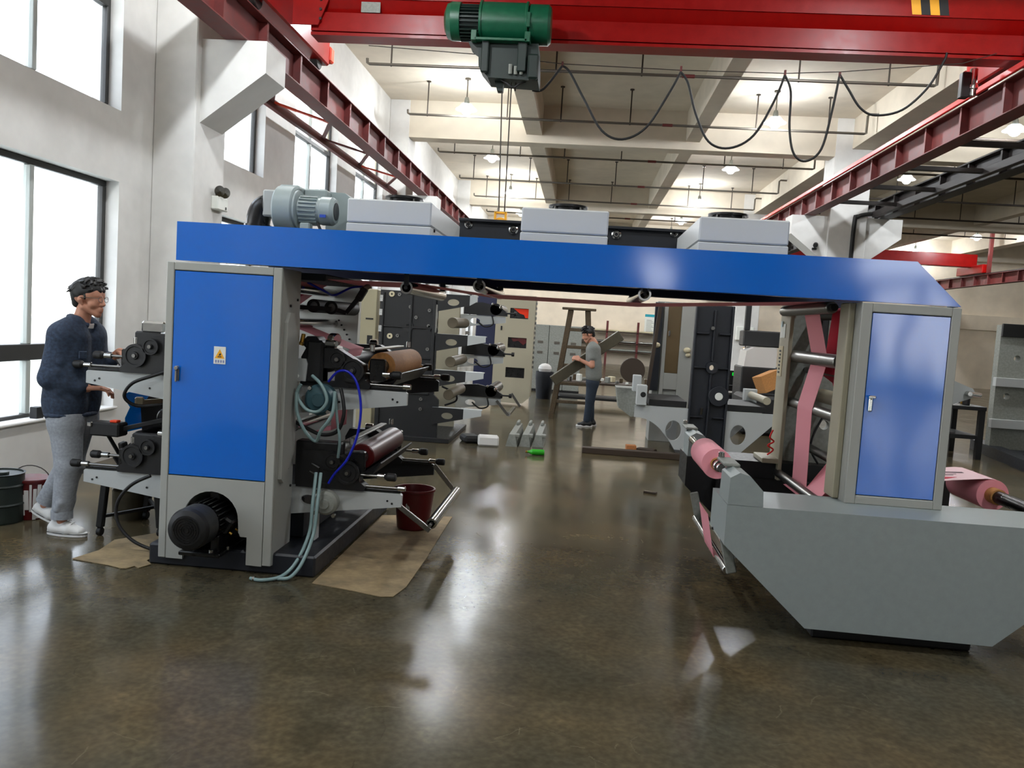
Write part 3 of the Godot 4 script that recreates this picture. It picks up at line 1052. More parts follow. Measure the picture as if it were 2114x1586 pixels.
func build_lamps() -> void:
	var spots := ["farthest from the end wall", "over the aisle before the press", "above the press", "behind the red crane girder", "before the first cross beam beyond the crane", "just beyond that first cross beam", "before the second cross beam", "beyond the second cross beam", "nearest the end wall, added to brighten it"]
	for r in [[-2.6, "pendant lamp by the window wall, ", "lamps beside the window wall"], [3.5, "pendant lamp by the free columns, ", "lamps beside the free columns"]]:
		var zs := [3.0, -2.4, -7.0, -11.9, -16.8, -21.6, -27.2, -32.0, -35.6]  # last lamp of each row is added to brighten the end wall
		for i in zs.size():
			pendant(r[0], zs[i], 5.83, r[1] + spots[i], lamp_energy, r[2])
	for q in [[7.9, -11.9, "beside the dark runway, level with the crane"], [7.9, -16.6, "beside the dark runway, before the first free column"], [7.9, -21.8, "beside the dark runway, beyond the first free column"], [14.3, -21.8, "by the hung runway, well before the distant crane"], [14.3, -32.0, "by the hung runway, just before the distant crane"], [14.2, -37.4, "by the hung runway, at the end wall"]]:
		pendant(q[0], q[1], 5.83, "far nave pendant lamp " + q[2], lamp_energy, "lamps of the far nave")

# ---------------------------------------------------------------- the press in front
func V2(a: Array) -> PackedVector2Array:
	var p := PackedVector2Array()
	for i in range(0, a.size(), 2):
		p.append(Vector2(a[i], a[i + 1]))
	return p

func build_print_stand() -> void:
	var t := thing("printing_stand", "grey steel printing stand with tall blue door and black side frames", "machine", Vector3(-2.1, 0, -5.5))
	var st := S()
	bb(st, -2.53, -1.49, 0.0, 0.13, -6.62, -4.74, 0.012)
	obj("base_plate", st, M.navy, t)
	st = S()
	bb(st, -2.36, -1.70, 0.13, 0.40, -6.5, -5.12, 0.01)
	obj("drive_housing", st, M.navy, t)
	st = S()
	bb(st, -1.62, -1.60, 0.14, 0.30, -5.14, -5.06)
	obj("base_tab", st, M.pale, t)
	# cabinet shell: posts, header, sides
	st = S()
	bb(st, -2.45, -2.404, 0.06, 1.837, -4.72, -4.70, 0.004)
	bb(st, -1.803, -1.75, 0.06, 1.837, -4.72, -4.70, 0.004)
	bb(st, -2.404, -1.803, 1.79, 1.837, -4.72, -4.70, 0.004)
	bb(st, -2.45, -2.435, 0.06, 1.837, -5.02, -4.72)
	bb(st, -1.768, -1.75, 0.06, 1.837, -5.02, -4.72)
	bb(st, -2.45, -1.75, 1.82, 1.837, -5.02, -4.72)
	bb(st, -2.435, -1.768, 0.16, 1.82, -5.02, -5.0)
	obj("cabinet_shell", st, M.grey, t)
	# lower panel with the arched cut-out for the drive motor
	st = S()
	var arch := V2([-2.401, 0.06, -2.297, 0.06, -2.297, 0.25])
	for i in 15:
		var a := PI - PI * i / 14.0
		arch.append(Vector2(-2.128 + 0.169 * cos(a), 0.32 + 0.167 * sin(a)))
	for q in [[-1.955, 0.25], [-1.94, 0.226], [-1.902, 0.226], [-1.902, 0.057], [-1.806, 0.055], [-1.806, 0.566], [-2.401, 0.566]]:
		arch.append(Vector2(q[0], q[1]))
	plate(st, arch, -4.72, -4.701)
	obj("lower_panel", st, M.grey, t)
	st = S()
	plate(st, V2([-4.76, 0.58, -4.76, 1.52, -4.80, 1.58, -4.95, 1.58, -4.97, 1.52, -4.97, 0.72, -4.80, 0.55]), -0.012, 0.012, [], Transform3D(Basis(Vector3(0, 0, 1), Vector3(0, 1, 0), Vector3(-1, 0, 0)), Vector3(-1.738, 0, 0)))
	obj("side_cover", st, M.grey, t)
	st = S()
	for q in [[1.62, -4.85], [1.66, -4.97], [1.28, -4.80], [0.62, -4.92], [0.5, -4.98]]:
		cyl(st, Vector3(-1.75, q[0], q[1]), Vector3(-1.742, q[0], q[1]), 0.008, 8)
	obj("screw", st, M.rubber, t)
	# door
	st = S()
	bb(st, -2.400, -1.807, 0.572, 1.786, -4.716, -4.7055, 0.002)
	skin(st, -2.399, -1.808, func(_x): return 1.785, 0.573, -4.7035, 0.0012, 3, 24, 48)
	var d := obj("door", st, M.blue, t)
	st = S()
	bx(st, Vector3(-2.364, 1.18, -4.695), Vector3(0.026, 0.092, 0.014), 0.006)
	cyl(st, Vector3(-2.364, 1.212, -4.70), Vector3(-2.364, 1.212, -4.675), 0.013, 14, 0.003)
	bx(st, Vector3(-2.364, 1.165, -4.682), Vector3(0.015, 0.07, 0.012), 0.005)
	obj("handle", st, M.chrome, d)
	st = S()
	bb(st, -2.146, -2.074, 1.252, 1.355, -4.703, -4.7005)
	var sg := obj("warning_sign", st, M.sign_white, d)
	st = S()
	plate(st, V2([-2.140, 1.285, -2.080, 1.285, -2.110, 1.340]), -4.7005, -4.6995)
	obj("yellow_triangle", st, M.yellow, sg)
	st = S()
	plate(st, V2([-2.122, 1.292, -2.098, 1.292, -2.099, 1.298, -2.121, 1.298]), -4.6995, -4.6988)
	plate(st, V2([-2.118, 1.302, -2.104, 1.302, -2.101, 1.312, -2.108, 1.317, -2.113, 1.308]), -4.6995, -4.6988)
	obj("hazard_pictogram", st, M.sign_ink, sg)
	st = S()
	for i in 4:
		var x := -2.137 + i * 0.0155
		for k in 3:
			bb(st, x, x + 0.011, 1.262 + k * 0.005, 1.264 + k * 0.005, -4.7005, -4.6998)
		bb(st, x + 0.004, x + 0.006, 1.259, 1.276, -4.7005, -4.6998)
	obj("sign_print", st, M.sign_blue, sg)
	# rear side frame
	st = S()
	plate(st, V2([-2.45, 0.13, -1.70, 0.13, -1.70, 1.86, -2.45, 1.86]), -6.27, -6.2, [circle(-1.84, 1.33, 0.03), circle(-2.0, 0.8, 0.05)])
	var rf := obj("rear_side_frame", st, M.sign_white, t)
	for i in 5:
		st = S()
		cyl(st, Vector3(-1.80 - i * 0.022 + 0.04, 1.40 + i * 0.035, -6.2), Vector3(-1.80 - i * 0.022 + 0.04, 1.40 + i * 0.035, -6.19), 0.007, 8)
		obj("bolt", st, M.rubber, rf)
	# inner front bearing wall behind the cabinet
	st = S()
	bb(st, -2.43, -1.77, 0.13, 1.84, -5.08, -5.03)
	obj("front_side_frame", st, M.pale, t)
	# web rollers across the stand
	for q in [[-1.90, 1.74, 0.032, "chrome"], [-1.885, 1.515, 0.032, "chrome"], [-2.15, 1.62, 0.03, "chrome"], [-2.05, 0.95, 0.05, "chrome"], [-2.25, 1.15, 0.05, "chrome"], [-1.78, 0.86, 0.035, "chrome"]]:
		st = S()
		cyl(st, Vector3(q[0], q[1], -6.2), Vector3(q[0], q[1], -5.08), q[2], 20, 0.004)
		cyl(st, Vector3(q[0], q[1], -6.2), Vector3(q[0], q[1], -5.08), 0.012, 10)
		obj("guide_roller", st, M[q[3]], t)
	for q in [[-1.85, 1.635], [-1.725, 1.63]]:
		st = S()
		pipe(st, Vector3(q[0], q[1], -6.15), Vector3(q[0], q[1], -5.58), 0.047, 0.03, 24)
		var rr := obj("rubber_roller", st, M.rubber, t)
		st = S()
		cyl(st, Vector3(q[0], q[1], -6.18), Vector3(q[0], q[1], -5.60), 0.029, 16)
		obj("roller_core", st, M.steel, rr)
	st = S()
	bar(st, Vector3(-1.95, 1.62, -5.57), Vector3(-1.72, 1.62, -5.57), 0.02, 0.03)
	bar(st, Vector3(-1.70, 1.62, -5.6), Vector3(-1.62, 1.60, -5.6), 0.02, 0.03)
	bar(st, Vector3(-1.62, 1.60, -5.6), Vector3(-1.53, 1.72, -5.6), 0.02, 0.03)
	bar(st, Vector3(-1.55, 1.69, -5.62), Vector3(-1.50, 1.78, -5.62), 0.05, 0.045, 0.008)
	obj("press_lever", st, M.black_iron, t)
	st = S()
	cyl(st, Vector3(-1.53, 1.76, -5.62), Vector3(-1.47, 1.80, -5.62), 0.02, 12)
	obj("air_cylinder", st, M.steel, t)
	st = S()
	bb(st, -2.2, -1.62, 1.79, 1.835, -5.98, -5.1, 0.006)
	obj("top_tie_plate", st, M.navy, t)
	st = S()
	tube(st, curve([Vector3(-1.87, 1.79, -5.5), Vector3(-1.78, 1.74, -5.6), Vector3(-1.74, 1.72, -5.7), Vector3(-1.62, 1.78, -5.7), Vector3(-1.5, 1.79, -5.65)]), 0.008)
	obj("air_hose", st, M.hose_blue, t)

func build_drive_motor() -> void:
	var t := thing("drive_motor", "black electric motor with round fan grille in front of printing stand", "motor", Vector3(-2.13, 0.13, -4.62))
	var c := Vector3(-2.128, 0.325, 0)
	var st := S()
	cyl(st, c + Vector3(0, 0, -4.98), c + Vector3(0, 0, -4.55), 0.095, 28)
	for i in 26:
		var a := TAU * i / 26.0
		bx(st, c + Vector3(0.105 * cos(a), 0.105 * sin(a), -4.72), Vector3(0.035, 0.007, 0.32), 0.0, Basis(Vector3(0, 0, 1), a))
	obj("finned_body", st, M.black_gloss, t)
	st = S()
	lathe(st, [Vector2(0.118, 0), Vector2(0.122, 0.01), Vector2(0.122, 0.13), Vector2(0.112, 0.155), Vector2(0.085, 0.165), Vector2(0, 0.165)], c + Vector3(0, 0, -4.555), Vector3(0, 0, 1), 36)
	var f := obj("fan_cover", st, M.black_iron, t)
	for i in 5:
		st = S()
		pipe(st, c + Vector3(0, 0, -4.392), c + Vector3(0, 0, -4.386), 0.018 + i * 0.014, 0.013 + i * 0.014, 30)
		obj("grille_ring", st, M.black_gloss, f)
	st = S()
	bb(st, -2.155, -2.09, 0.43, 0.485, -4.83, -4.73, 0.008)
	obj("lifting_lug", st, M.black_gloss, t)
	st = S()
	bx(st, Vector3(-2.02, 0.30, -4.70), Vector3(0.07, 0.10, 0.12), 0.012, Basis(Vector3(0, 0, 1), -0.5))
	var tb := obj("terminal_box", st, M.black_gloss, t)
	st = S()
	for q in [[-0.03, -0.045], [-0.03, 0.045]]:
		cyl(st, Vector3(-1.99, 0.29 + q[0], -4.70 + q[1]), Vector3(-1.975, 0.28 + q[0], -4.70 + q[1]), 0.008, 8)
	obj("screw", st, M.brass, tb)
	st = S()
	bb(st, -2.25, -2.0, 0.13, 0.155, -4.95, -4.55, 0.005)
	bb(st, -2.22, -2.17, 0.15, 0.25, -4.9, -4.6, 0.005)
	bb(st, -2.08, -2.03, 0.15, 0.25, -4.9, -4.6, 0.005)
	obj("foot", st, M.black_gloss, t)
	st = S()
	cyl(st, Vector3(-2.06, 0.155, -4.57), Vector3(-2.06, 0.172, -4.57), 0.014, 6)
	cyl(st, Vector3(-2.0, 0.155, -4.66), Vector3(-2.0, 0.175, -4.66), 0.012, 6)
	obj("foot_bolt", st, M.chrome, t)

# one colour deck cantilevered from the stand; side +1 towards the rewinder, -1 towards the windows
func print_deck(side: float, y0: float, label: String, roller: String, rolld: float, rolly: float, rollr: float) -> Node3D:
	var e := -1.75 if side > 0 else -2.45
	var t := thing("print_deck", label, "machine part", Vector3(e + side * 0.3, y0 - 0.2, -5.6), "colour decks of the front press")
	var X := func(dd: float) -> float: return e + side * dd
	var shape := func(a: Array) -> PackedVector2Array:
		var p := PackedVector2Array()
		for i in range(0, a.size(), 2):
			p.append(Vector2(e + side * a[i], y0 + a[i + 1]))
		return p
	var st := S()
	for z in [-5.085, -6.23]:
		st = S()
		plate(st, shape.call([-0.02, 0.0, 0.69, 0.0, 0.70, -0.01, 0.70, -0.083, -0.02, -0.182]), z, z + 0.035, [circle(X.call(0.10), y0 - 0.085, 0.055, 0.034)])
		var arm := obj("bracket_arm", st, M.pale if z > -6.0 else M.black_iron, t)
		for q in [[0.61, -0.05], [0.64, -0.065], [0.27, -0.09]]:
			st = S()
			cyl(st, Vector3(X.call(q[0]), y0 + q[1], z + 0.034), Vector3(X.call(q[0]), y0 + q[1], z + 0.038), 0.007, 8)
			obj("bolt_hole", st, M.rubber, arm)
	for z in [-5.12, -6.2]:
		st = S()
		plate(st, shape.call([0.02, 0.002, 0.46, 0.002, 0.47, 0.03, 0.43, 0.06, 0.42, 0.15, 0.33, 0.20, 0.25, 0.245, 0.05, 0.24, 0.02, 0.18]), z, z + 0.09, [rect(minf(X.call(0.165), X.call(0.24)), maxf(X.call(0.165), X.call(0.24)), y0 + 0.035, y0 + 0.118)] if side > 0 else [])
		obj("carriage_plate", st, M.black_iron, t)
		st = S()
		bb(st, X.call(0.44), X.call(0.69), y0 + 0.003, y0 + 0.022, z + 0.02, z + 0.07, 0.004)
		obj("slide_rail", st, M.black_gloss, t)
		for q in [[0.45, 0.735, 0.032], [0.36, 0.60, 0.10]]:
			st = S()
			cyl(st, Vector3(X.call(q[0]), y0 + q[2], z + 0.06), Vector3(X.call(q[1] - 0.05), y0 + q[2], z + 0.06), 0.009, 10)
			var sc := obj("adjusting_screw", st, M.steel, t)
			st = S()
			cyl(st, Vector3(X.call(q[1] - 0.065), y0 + q[2], z + 0.06), Vector3(X.call(q[1] - 0.015), y0 + q[2], z + 0.06), 0.018, 16, 0.003)
			obj("collar", st, M.chrome, sc)
			if q[2] > 0.05 or side < 0 or z < -6:
				st = S()
				lathe(st, [Vector2(0, 0), Vector2(0.017, 0), Vector2(0.026, 0.015), Vector2(0.026, 0.06), Vector2(0.02, 0.068), Vector2(0, 0.068)], Vector3(X.call(q[1] - 0.012), y0 + q[2], z + 0.06), Vector3(side, 0, 0), 16)
				obj("knob", st, M.rubber, sc)
	# gears on the outside of the front plate
	for q in [[0.255, 0.178, 0.052], [0.355, 0.115, 0.074]]:
		st = S()
		var cx: float = X.call(q[0])
		lathe(st, [Vector2(0, 0), Vector2(q[2], 0), Vector2(q[2], 0.022), Vector2(q[2] * 0.8, 0.022), Vector2(q[2] * 0.75, 0.016), Vector2(q[2] * 0.35, 0.016), Vector2(q[2] * 0.3, 0.026), Vector2(0, 0.026)], Vector3(cx, y0 + q[1], -5.028), Vector3(0, 0, 1), 32)
		var g := obj("gear_wheel", st, M.black_iron, t)
		st = S()
		cyl(st, Vector3(cx, y0 + q[1], -5.003), Vector3(cx, y0 + q[1], -4.992), 0.012, 12)
		obj("shaft_end", st, M.steel, g)
	# cylinders
	st = S()
	cyl(st, Vector3(X.call(rolld), y0 + rolly, -6.06), Vector3(X.call(rolld), y0 + rolly, -5.17), rollr, 32, 0.006)
	var ir := obj("ink_cylinder", st, M[roller], t)
	st = S()
	cyl(st, Vector3(X.call(rolld), y0 + rolly, -6.16), Vector3(X.call(rolld), y0 + rolly, -5.1), rollr * 0.55, 20)
	obj("journal", st, M.black_iron, ir)
	st = S()
	cyl(st, Vector3(X.call(0.17), y0 + 0.15, -6.14), Vector3(X.call(0.17), y0 + 0.15, -5.1), 0.062, 28)
	obj("plate_cylinder", st, M.black_iron, t)
	st = S()
	bar(st, Vector3(X.call(rolld - 0.09), y0 + rolly + rollr + 0.012, -6.12), Vector3(X.call(rolld - 0.09), y0 + rolly + rollr + 0.012, -5.12), 0.05, 0.014, 0.004)
	obj("doctor_blade_bar", st, M.steel, t)
	st = S()
	plate(st, PackedVector2Array([Vector2(X.call(rolld - 0.12), y0 + rolly - rollr + 0.05), Vector2(X.call(rolld - 0.1), y0 + rolly - rollr - 0.03), Vector2(X.call(rolld + 0.08), y0 + rolly - rollr - 0.03), Vector2(X.call(rolld + 0.14), y0 + rolly - rollr + 0.05), Vector2(X.call(rolld + 0.132), y0 + rolly - rollr + 0.055), Vector2(X.call(rolld + 0.075), y0 + rolly - rollr - 0.02), Vector2(X.call(rolld - 0.095), y0 + rolly - rollr - 0.02), Vector2(X.call(rolld - 0.11), y0 + rolly - rollr + 0.05)]), -6.1, -5.14)
	obj("ink_tray", st, M.black_iron, t)
	for z in [-5.07, -6.15]:
		st = S()
		cyl(st, Vector3(X.call(rolld - 0.04), y0 + rolly + rollr + 0.005, z), Vector3(X.call(rolld - 0.04), y0 + rolly + rollr + 0.05, z), 0.016, 14, 0.003)
		obj("chrome_fitting", st, M.chrome, t)
		st = S()
		cyl(st, Vector3(X.call(0.16), y0 + 0.255, z - 0.02), Vector3(X.call(0.22), y0 + 0.255, z - 0.02), 0.03, 14, 0.005)
		obj("chrome_fitting", st, M.chrome, t)
		st = S()
		bb(st, X.call(rolld - 0.05), X.call(rolld + 0.05), y0 + rolly - 0.09, y0 + rolly + 0.05, z - 0.03, z + 0.02, 0.008)
		obj("bearing_block", st, M.black_gloss, t)
	return t

func build_decks() -> void:
	var a := print_deck(1.0, 1.13, "upper colour deck with brown kraft-wrapped cylinder facing the rewinder", "kraft", 0.50, 0.145, 0.088)
	# pressure block with brass fitting
	var st := S()
	bb(st, -1.69, -1.585, 1.15, 1.42, -5.14, -5.0, 0.015)
	bb(st, -1.72, -1.62, 1.36, 1.44, -5.2, -5.02, 0.02)
	obj("pressure_block", st, M.black_iron, a)
	st = S()
	cyl(st, Vector3(-1.715, 1.40, -4.985), Vector3(-1.705, 1.455, -4.985), 0.013, 12, 0.003)
	cyl(st, Vector3(-1.72, 1.385, -4.985), Vector3(-1.715, 1.40, -4.985), 0.018, 6)
	obj("brass_fitting", st, M.brass, a)
	st = S()
	plate(st, V2([-1.745, 1.16, -1.685, 1.16, -1.675, 1.27, -1.69, 1.30, -1.74, 1.30]), -5.02, -4.99)
	obj("cover_plate", st, M.pale, a)
	st = S()
	ball(st, Vector3(-1.735, 1.19, -4.98), 0.014)
	obj("indicator_lamp_cap", st, M.sign_white, a)
	st = S()
	cyl(st, Vector3(-1.55, 1.43, -5.05), Vector3(-1.50, 1.43, -5.02), 0.04, 18, 0.008)
	cyl(st, Vector3(-1.57, 1.405, -5.02), Vector3(-1.50, 1.405, -5.0), 0.022, 14, 0.004)
	obj("chrome_coupling", st, M.chrome, a)
	a = print_deck(1.0, 0.485, "lower colour deck with glossy dark red ink cylinder facing the rewinder", "ink_red", 0.40, 0.20, 0.082)
	# swing arms with the chrome idler in front of the pail
	for z in [[-5.06, -1.10, 0.43], [-6.2, -1.05, 0.48]]:
		st = S()
		bar(st, Vector3(z[1], z[2], z[0]), Vector3(-0.86, 0.265, z[0]), 0.012, 0.035, 0.003)
		obj("swing_arm", st, M.steel, a)
	st = S()
	pipe(st, Vector3(-0.86, 0.30, -6.15), Vector3(-0.86, 0.30, -5.1), 0.034, 0.022, 24)
	var id := obj("idler_roller", st, M.chrome, a)
	st = S()
	cyl(st, Vector3(-0.86, 0.30, -6.2), Vector3(-0.86, 0.30, -5.04), 0.01, 10)
	obj("idler_shaft", st, M.steel, id)
	st = S()
	bb(st, -1.745, -1.45, 0.49, 0.78, -5.14, -5.04, 0.01)
	obj("pressure_block", st, M.black_iron, a)
	st = S()
	for q in [[-1.60, 0.63], [-1.61, 0.58]]:
		cyl(st, Vector3(q[0] - 0.03, q[1] + 0.01, -5.03), Vector3(q[0] + 0.03, q[1] - 0.01, -5.0), 0.006, 8)
	obj("set_screw", st, M.chrome, a)
	a = print_deck(-1.0, 1.13, "upper colour deck beside the man in the denim jacket", "steel", 0.42, 0.10, 0.08)
	st = S()
	bb(st, -2.80, -2.64, 1.39, 1.47, -5.2, -5.06, 0.015)
	obj("chrome_cover", st, M.chrome, a)
	st = S()
	bb(st, -2.84, -2.46, 1.26, 1.40, -5.13, -5.06, 0.01)
	obj("pressure_block", st, M.black_iron, a)
	a = print_deck(-1.0, 0.485, "lower colour deck beside the man's legs", "black_iron", 0.42, 0.10, 0.08)
	st = S()
	bb(st, -2.84, -2.46, 0.60, 0.74, -5.13, -5.06, 0.01)
	obj("pressure_block", st, M.black_iron, a)

func pump(t_label: String, c: Vector3, r: float, m: Material) -> Node3D:
	var t := thing("ink_pump", t_label, "pump", c - Vector3(0, r, 0))
	var st := S()
	lathe(st, [Vector2(0, -0.07), Vector2(r * 0.9, -0.07), Vector2(r, -0.055), Vector2(r, 0.0), Vector2(r * 0.8, 0.02), Vector2(r * 0.45, 0.025), Vector2(r * 0.4, 0.04), Vector2(0, 0.04)], c, Vector3(0, 0, 1), 28)
	obj("pump_body", st, m, t)
	for q in [[-0.06, 0.07], [-0.06, -0.06], [0.06, -0.07]]:
		st = S()
		cyl(st, c + Vector3(q[0], q[1], 0.0), c + Vector3(q[0], q[1], 0.03), 0.012, 8)
		obj("bolt", st, M.chrome, t)
	return t

func hose(called: String, label: String, pts: Array, r: float, m: Material, cat := "hose") -> void:
	var st := S()
	tube(st, curve(pts, 7), r, 8)
	var lo := Vector3(1e9, 1e9, 1e9)
	for p in pts:
		lo = lo.min(p)
	single(called, st, m, label, cat, Vector3(pts[0].x, lo.y - r, pts[0].z))

func build_pumps_and_hoses() -> void:
	pump("teal round ink pump wrapped in clear hoses under upper deck", Vector3(-1.575, 1.055, -4.96), 0.098, M.pump_teal)
	pump("grey metal ink pump on the lower deck's bracket", Vector3(-1.51, 0.41, -4.96), 0.075, M.cast_grey)
	hose("clear_hose", "clear hose hanging from lower pump to the floor with a hose clip", [Vector3(-1.575, 0.60, -4.95), Vector3(-1.56, 0.42, -4.86), Vector3(-1.565, 0.25, -4.84), Vector3(-1.60, 0.10, -4.74), Vector3(-1.66, 0.025, -4.66), Vector3(-1.75, 0.013, -4.59), Vector3(-1.83, 0.014, -4.60)], 0.011, M.hose)
	hose("clear_hose", "clear hose hanging from lower pump and curling under the base", [Vector3(-1.545, 0.60, -4.95), Vector3(-1.53, 0.42, -4.86), Vector3(-1.535, 0.25, -4.83), Vector3(-1.56, 0.10, -4.72), Vector3(-1.61, 0.022, -4.66), Vector3(-1.68, 0.013, -4.64)], 0.011, M.hose)
	hose("clear_hose", "clear hose coiled twice round the teal pump", [Vector3(-1.63, 1.20, -4.96), Vector3(-1.55, 1.15, -4.90), Vector3(-1.51, 1.06, -4.89), Vector3(-1.56, 0.99, -4.89), Vector3(-1.64, 1.0, -4.89), Vector3(-1.70, 1.08, -4.90), Vector3(-1.68, 1.15, -4.90)], 0.011, M.hose)
	hose("clear_hose", "clear hose crossing in front of the teal pump", [Vector3(-1.70, 1.10, -4.89), Vector3(-1.69, 0.98, -4.88), Vector3(-1.64, 0.86, -4.90), Vector3(-1.58, 0.80, -4.93), Vector3(-1.54, 0.87, -4.89), Vector3(-1.47, 0.98, -4.88), Vector3(-1.465, 1.12, -4.90)], 0.011, M.hose)
	hose("clear_hose", "clear hose running down behind the blue air line", [Vector3(-1.47, 1.10, -4.92), Vector3(-1.45, 0.95, -4.92), Vector3(-1.43, 0.82, -4.93), Vector3(-1.45, 0.70, -4.98)], 0.009, M.hose)
	hose("air_line", "thin blue air line arching over the right colour decks", [Vector3(-1.53, 1.17, -4.97), Vector3(-1.47, 1.235, -4.95), Vector3(-1.40, 1.24, -4.94), Vector3(-1.34, 1.17, -4.94), Vector3(-1.31, 1.02, -4.94), Vector3(-1.325, 0.85, -4.94), Vector3(-1.38, 0.70, -4.94), Vector3(-1.46, 0.60, -4.96), Vector3(-1.50, 0.535, -4.97)], 0.008, M.hose_blue)
	hose("power_cable", "thick black cable drooping from upper bracket past the pumps", [Vector3(-1.45, 1.13, -4.97), Vector3(-1.42, 1.06, -4.93), Vector3(-1.41, 0.97, -4.92), Vector3(-1.45, 0.87, -4.93), Vector3(-1.55, 0.84, -4.95), Vector3(-1.66, 0.87, -4.98), Vector3(-1.74, 0.90, -5.0)], 0.012, M.rubber, "cable")
	hose("power_cable", "black cable pair arching off upper bracket beside the man", [Vector3(-2.50, 1.19, -5.0), Vector3(-2.66, 1.13, -4.98), Vector3(-2.80, 1.07, -4.98), Vector3(-2.86, 0.98, -5.0), Vector3(-2.80, 0.92, -5.06), Vector3(-2.62, 0.94, -5.12)], 0.011, M.rubber, "cable")
	hose("power_cable", "black cable arching from lower bracket down to the cardboard sheet", [Vector3(-2.66, 0.49, -4.98), Vector3(-2.78, 0.42, -4.96), Vector3(-2.86, 0.30, -4.95), Vector3(-2.84, 0.17, -4.94), Vector3(-2.74, 0.07, -4.94), Vector3(-2.60, 0.02, -4.95), Vector3(-2.53, 0.02, -4.97)], 0.011, M.rubber, "cable")
	var st := S()
	cyl(st, Vector3(-1.80, 0.013, -4.597), Vector3(-1.812, 0.013, -4.598), 0.016, 12)
	single("hose_clip", st, M.chrome, "small chrome clip on the hose end lying on the floor", "clip", Vector3(-1.806, 0.0, -4.6))

func build_beams() -> void:
	var t := thing("bridge_beam", "long blue sheet steel beam joining printing stand and rewinder", "beam", Vector3(-0.17, 1.84, -4.76))
	var st := S()
	plate(st, V2([-2.398, 1.848, 2.058, 1.843, 1.805, 2.076, -2.398, 2.072]), -4.712, -4.7025)
	skin(st, -2.397, 2.052, func(x): return 2.073 if x < 1.805 else 2.073 - (x - 1.805) * 0.92, 1.847, -4.7005, 0.0014, 21, 220, 14)
	obj("front_panel", st, M.blue, t)
	st = S()
	bb(st, -2.398, 1.805, 2.060, 2.0735, -4.84, -4.712)
	bb(st, -2.398, 2.02, 1.848, 1.860, -4.84, -4.712)
	bb(st, -2.398, -2.385, 1.86, 2.06, -4.84, -4.712)
	obj("folded_edge", st, M.blue, t)
	st = S()
	bar(st, Vector3(1.80, 2.07, -4.776), Vector3(2.05, 1.846, -4.776), 0.128, 0.012, 0.0, Vector3(0, 0, 1).cross(Vector3(1, -1, 0).normalized()))
	obj("sloped_end", st, M.blue, t)
	st = S()
	bb(st, -2.36, 1.78, 1.862, 2.058, -4.836, -4.72)
	obj("inner_tube", st, M.blue_dark, t)
	t = thing("rear_beam", "dark blue rear beam of the press behind its dryer boxes", "beam", Vector3(-0.17, 1.84, -6.2))
	st = S()
	plate(st, V2([-2.398, 1.862, 2.058, 1.862, 1.805, 2.09, -2.398, 2.09]), -6.27, -6.14)
	obj("tube", st, M.blue_dark, t)
	st = S()
	plate(st, V2([-0.95, 2.09, 0.78, 2.09, 0.78, 2.345, -0.95, 2.345]), -6.16, -6.12)
	bb(st, -0.95, 0.78, 2.33, 2.352, -6.2, -6.08, 0.004)
	obj("bearing_panel", st, M.navy, t)
	for q in [[-0.545, 2.288, 0.035], [0.21, 2.295, 0.036], [0.625, 2.325, 0.028], [-0.88, 2.31, 0.03]]:
		st = S()
		lathe(st, [Vector2(0.012, 0), Vector2(q[2], 0), Vector2(q[2], 0.012), Vector2(q[2] * 0.7, 0.018), Vector2(q[2] * 0.5, 0.01), Vector2(0.012, 0.01)], Vector3(q[0], q[1], -6.12), Vector3(0, 0, 1), 22)
		obj("bearing", st, M.chrome, t)
	st = S()
	bb(st, -2.3, 1.7, 2.064, 2.0755, -6.14, -4.84)
	obj("deck_plate", st, M.navy, t)
	# idlers hanging across under the two beams
	for q in [[-1.05, 1.772, "white"], [-0.615, 1.808, "right"], [0.355, 1.818, "rewinder"]]:
		var r := thing("idler_roller", "steel idler roller under the blue beam, " + {"white": "over the black background press", "right": "over the cream background cabinet", "rewinder": "where the pink web dips lowest"}[q[2]], "roller", Vector3(q[0], q[1] - 0.035, -5.5), "idlers under the beam")
		st = S()
		pipe(st, Vector3(q[0], q[1], -6.1), Vector3(q[0], q[1], -4.86), 0.038, 0.027, 24)
		obj("sleeve", st, M.chrome, r)
		st = S()
		cyl(st, Vector3(q[0], q[1], -6.16), Vector3(q[0], q[1], -4.84), 0.011, 10)
		obj("shaft", st, M.black_iron, r)
		st = S()
		bb(st, q[0] - 0.014, q[0] + 0.014, q[1] + 0.012, 1.862, -4.858, -4.848)
		obj("hanger", st, M.navy, r)
		st = S()
		bb(st, q[0] - 0.02, q[0] + 0.02, q[1] - 0.02, 1.87, -6.14, -6.125)
		obj("hanger", st, M.navy, r)

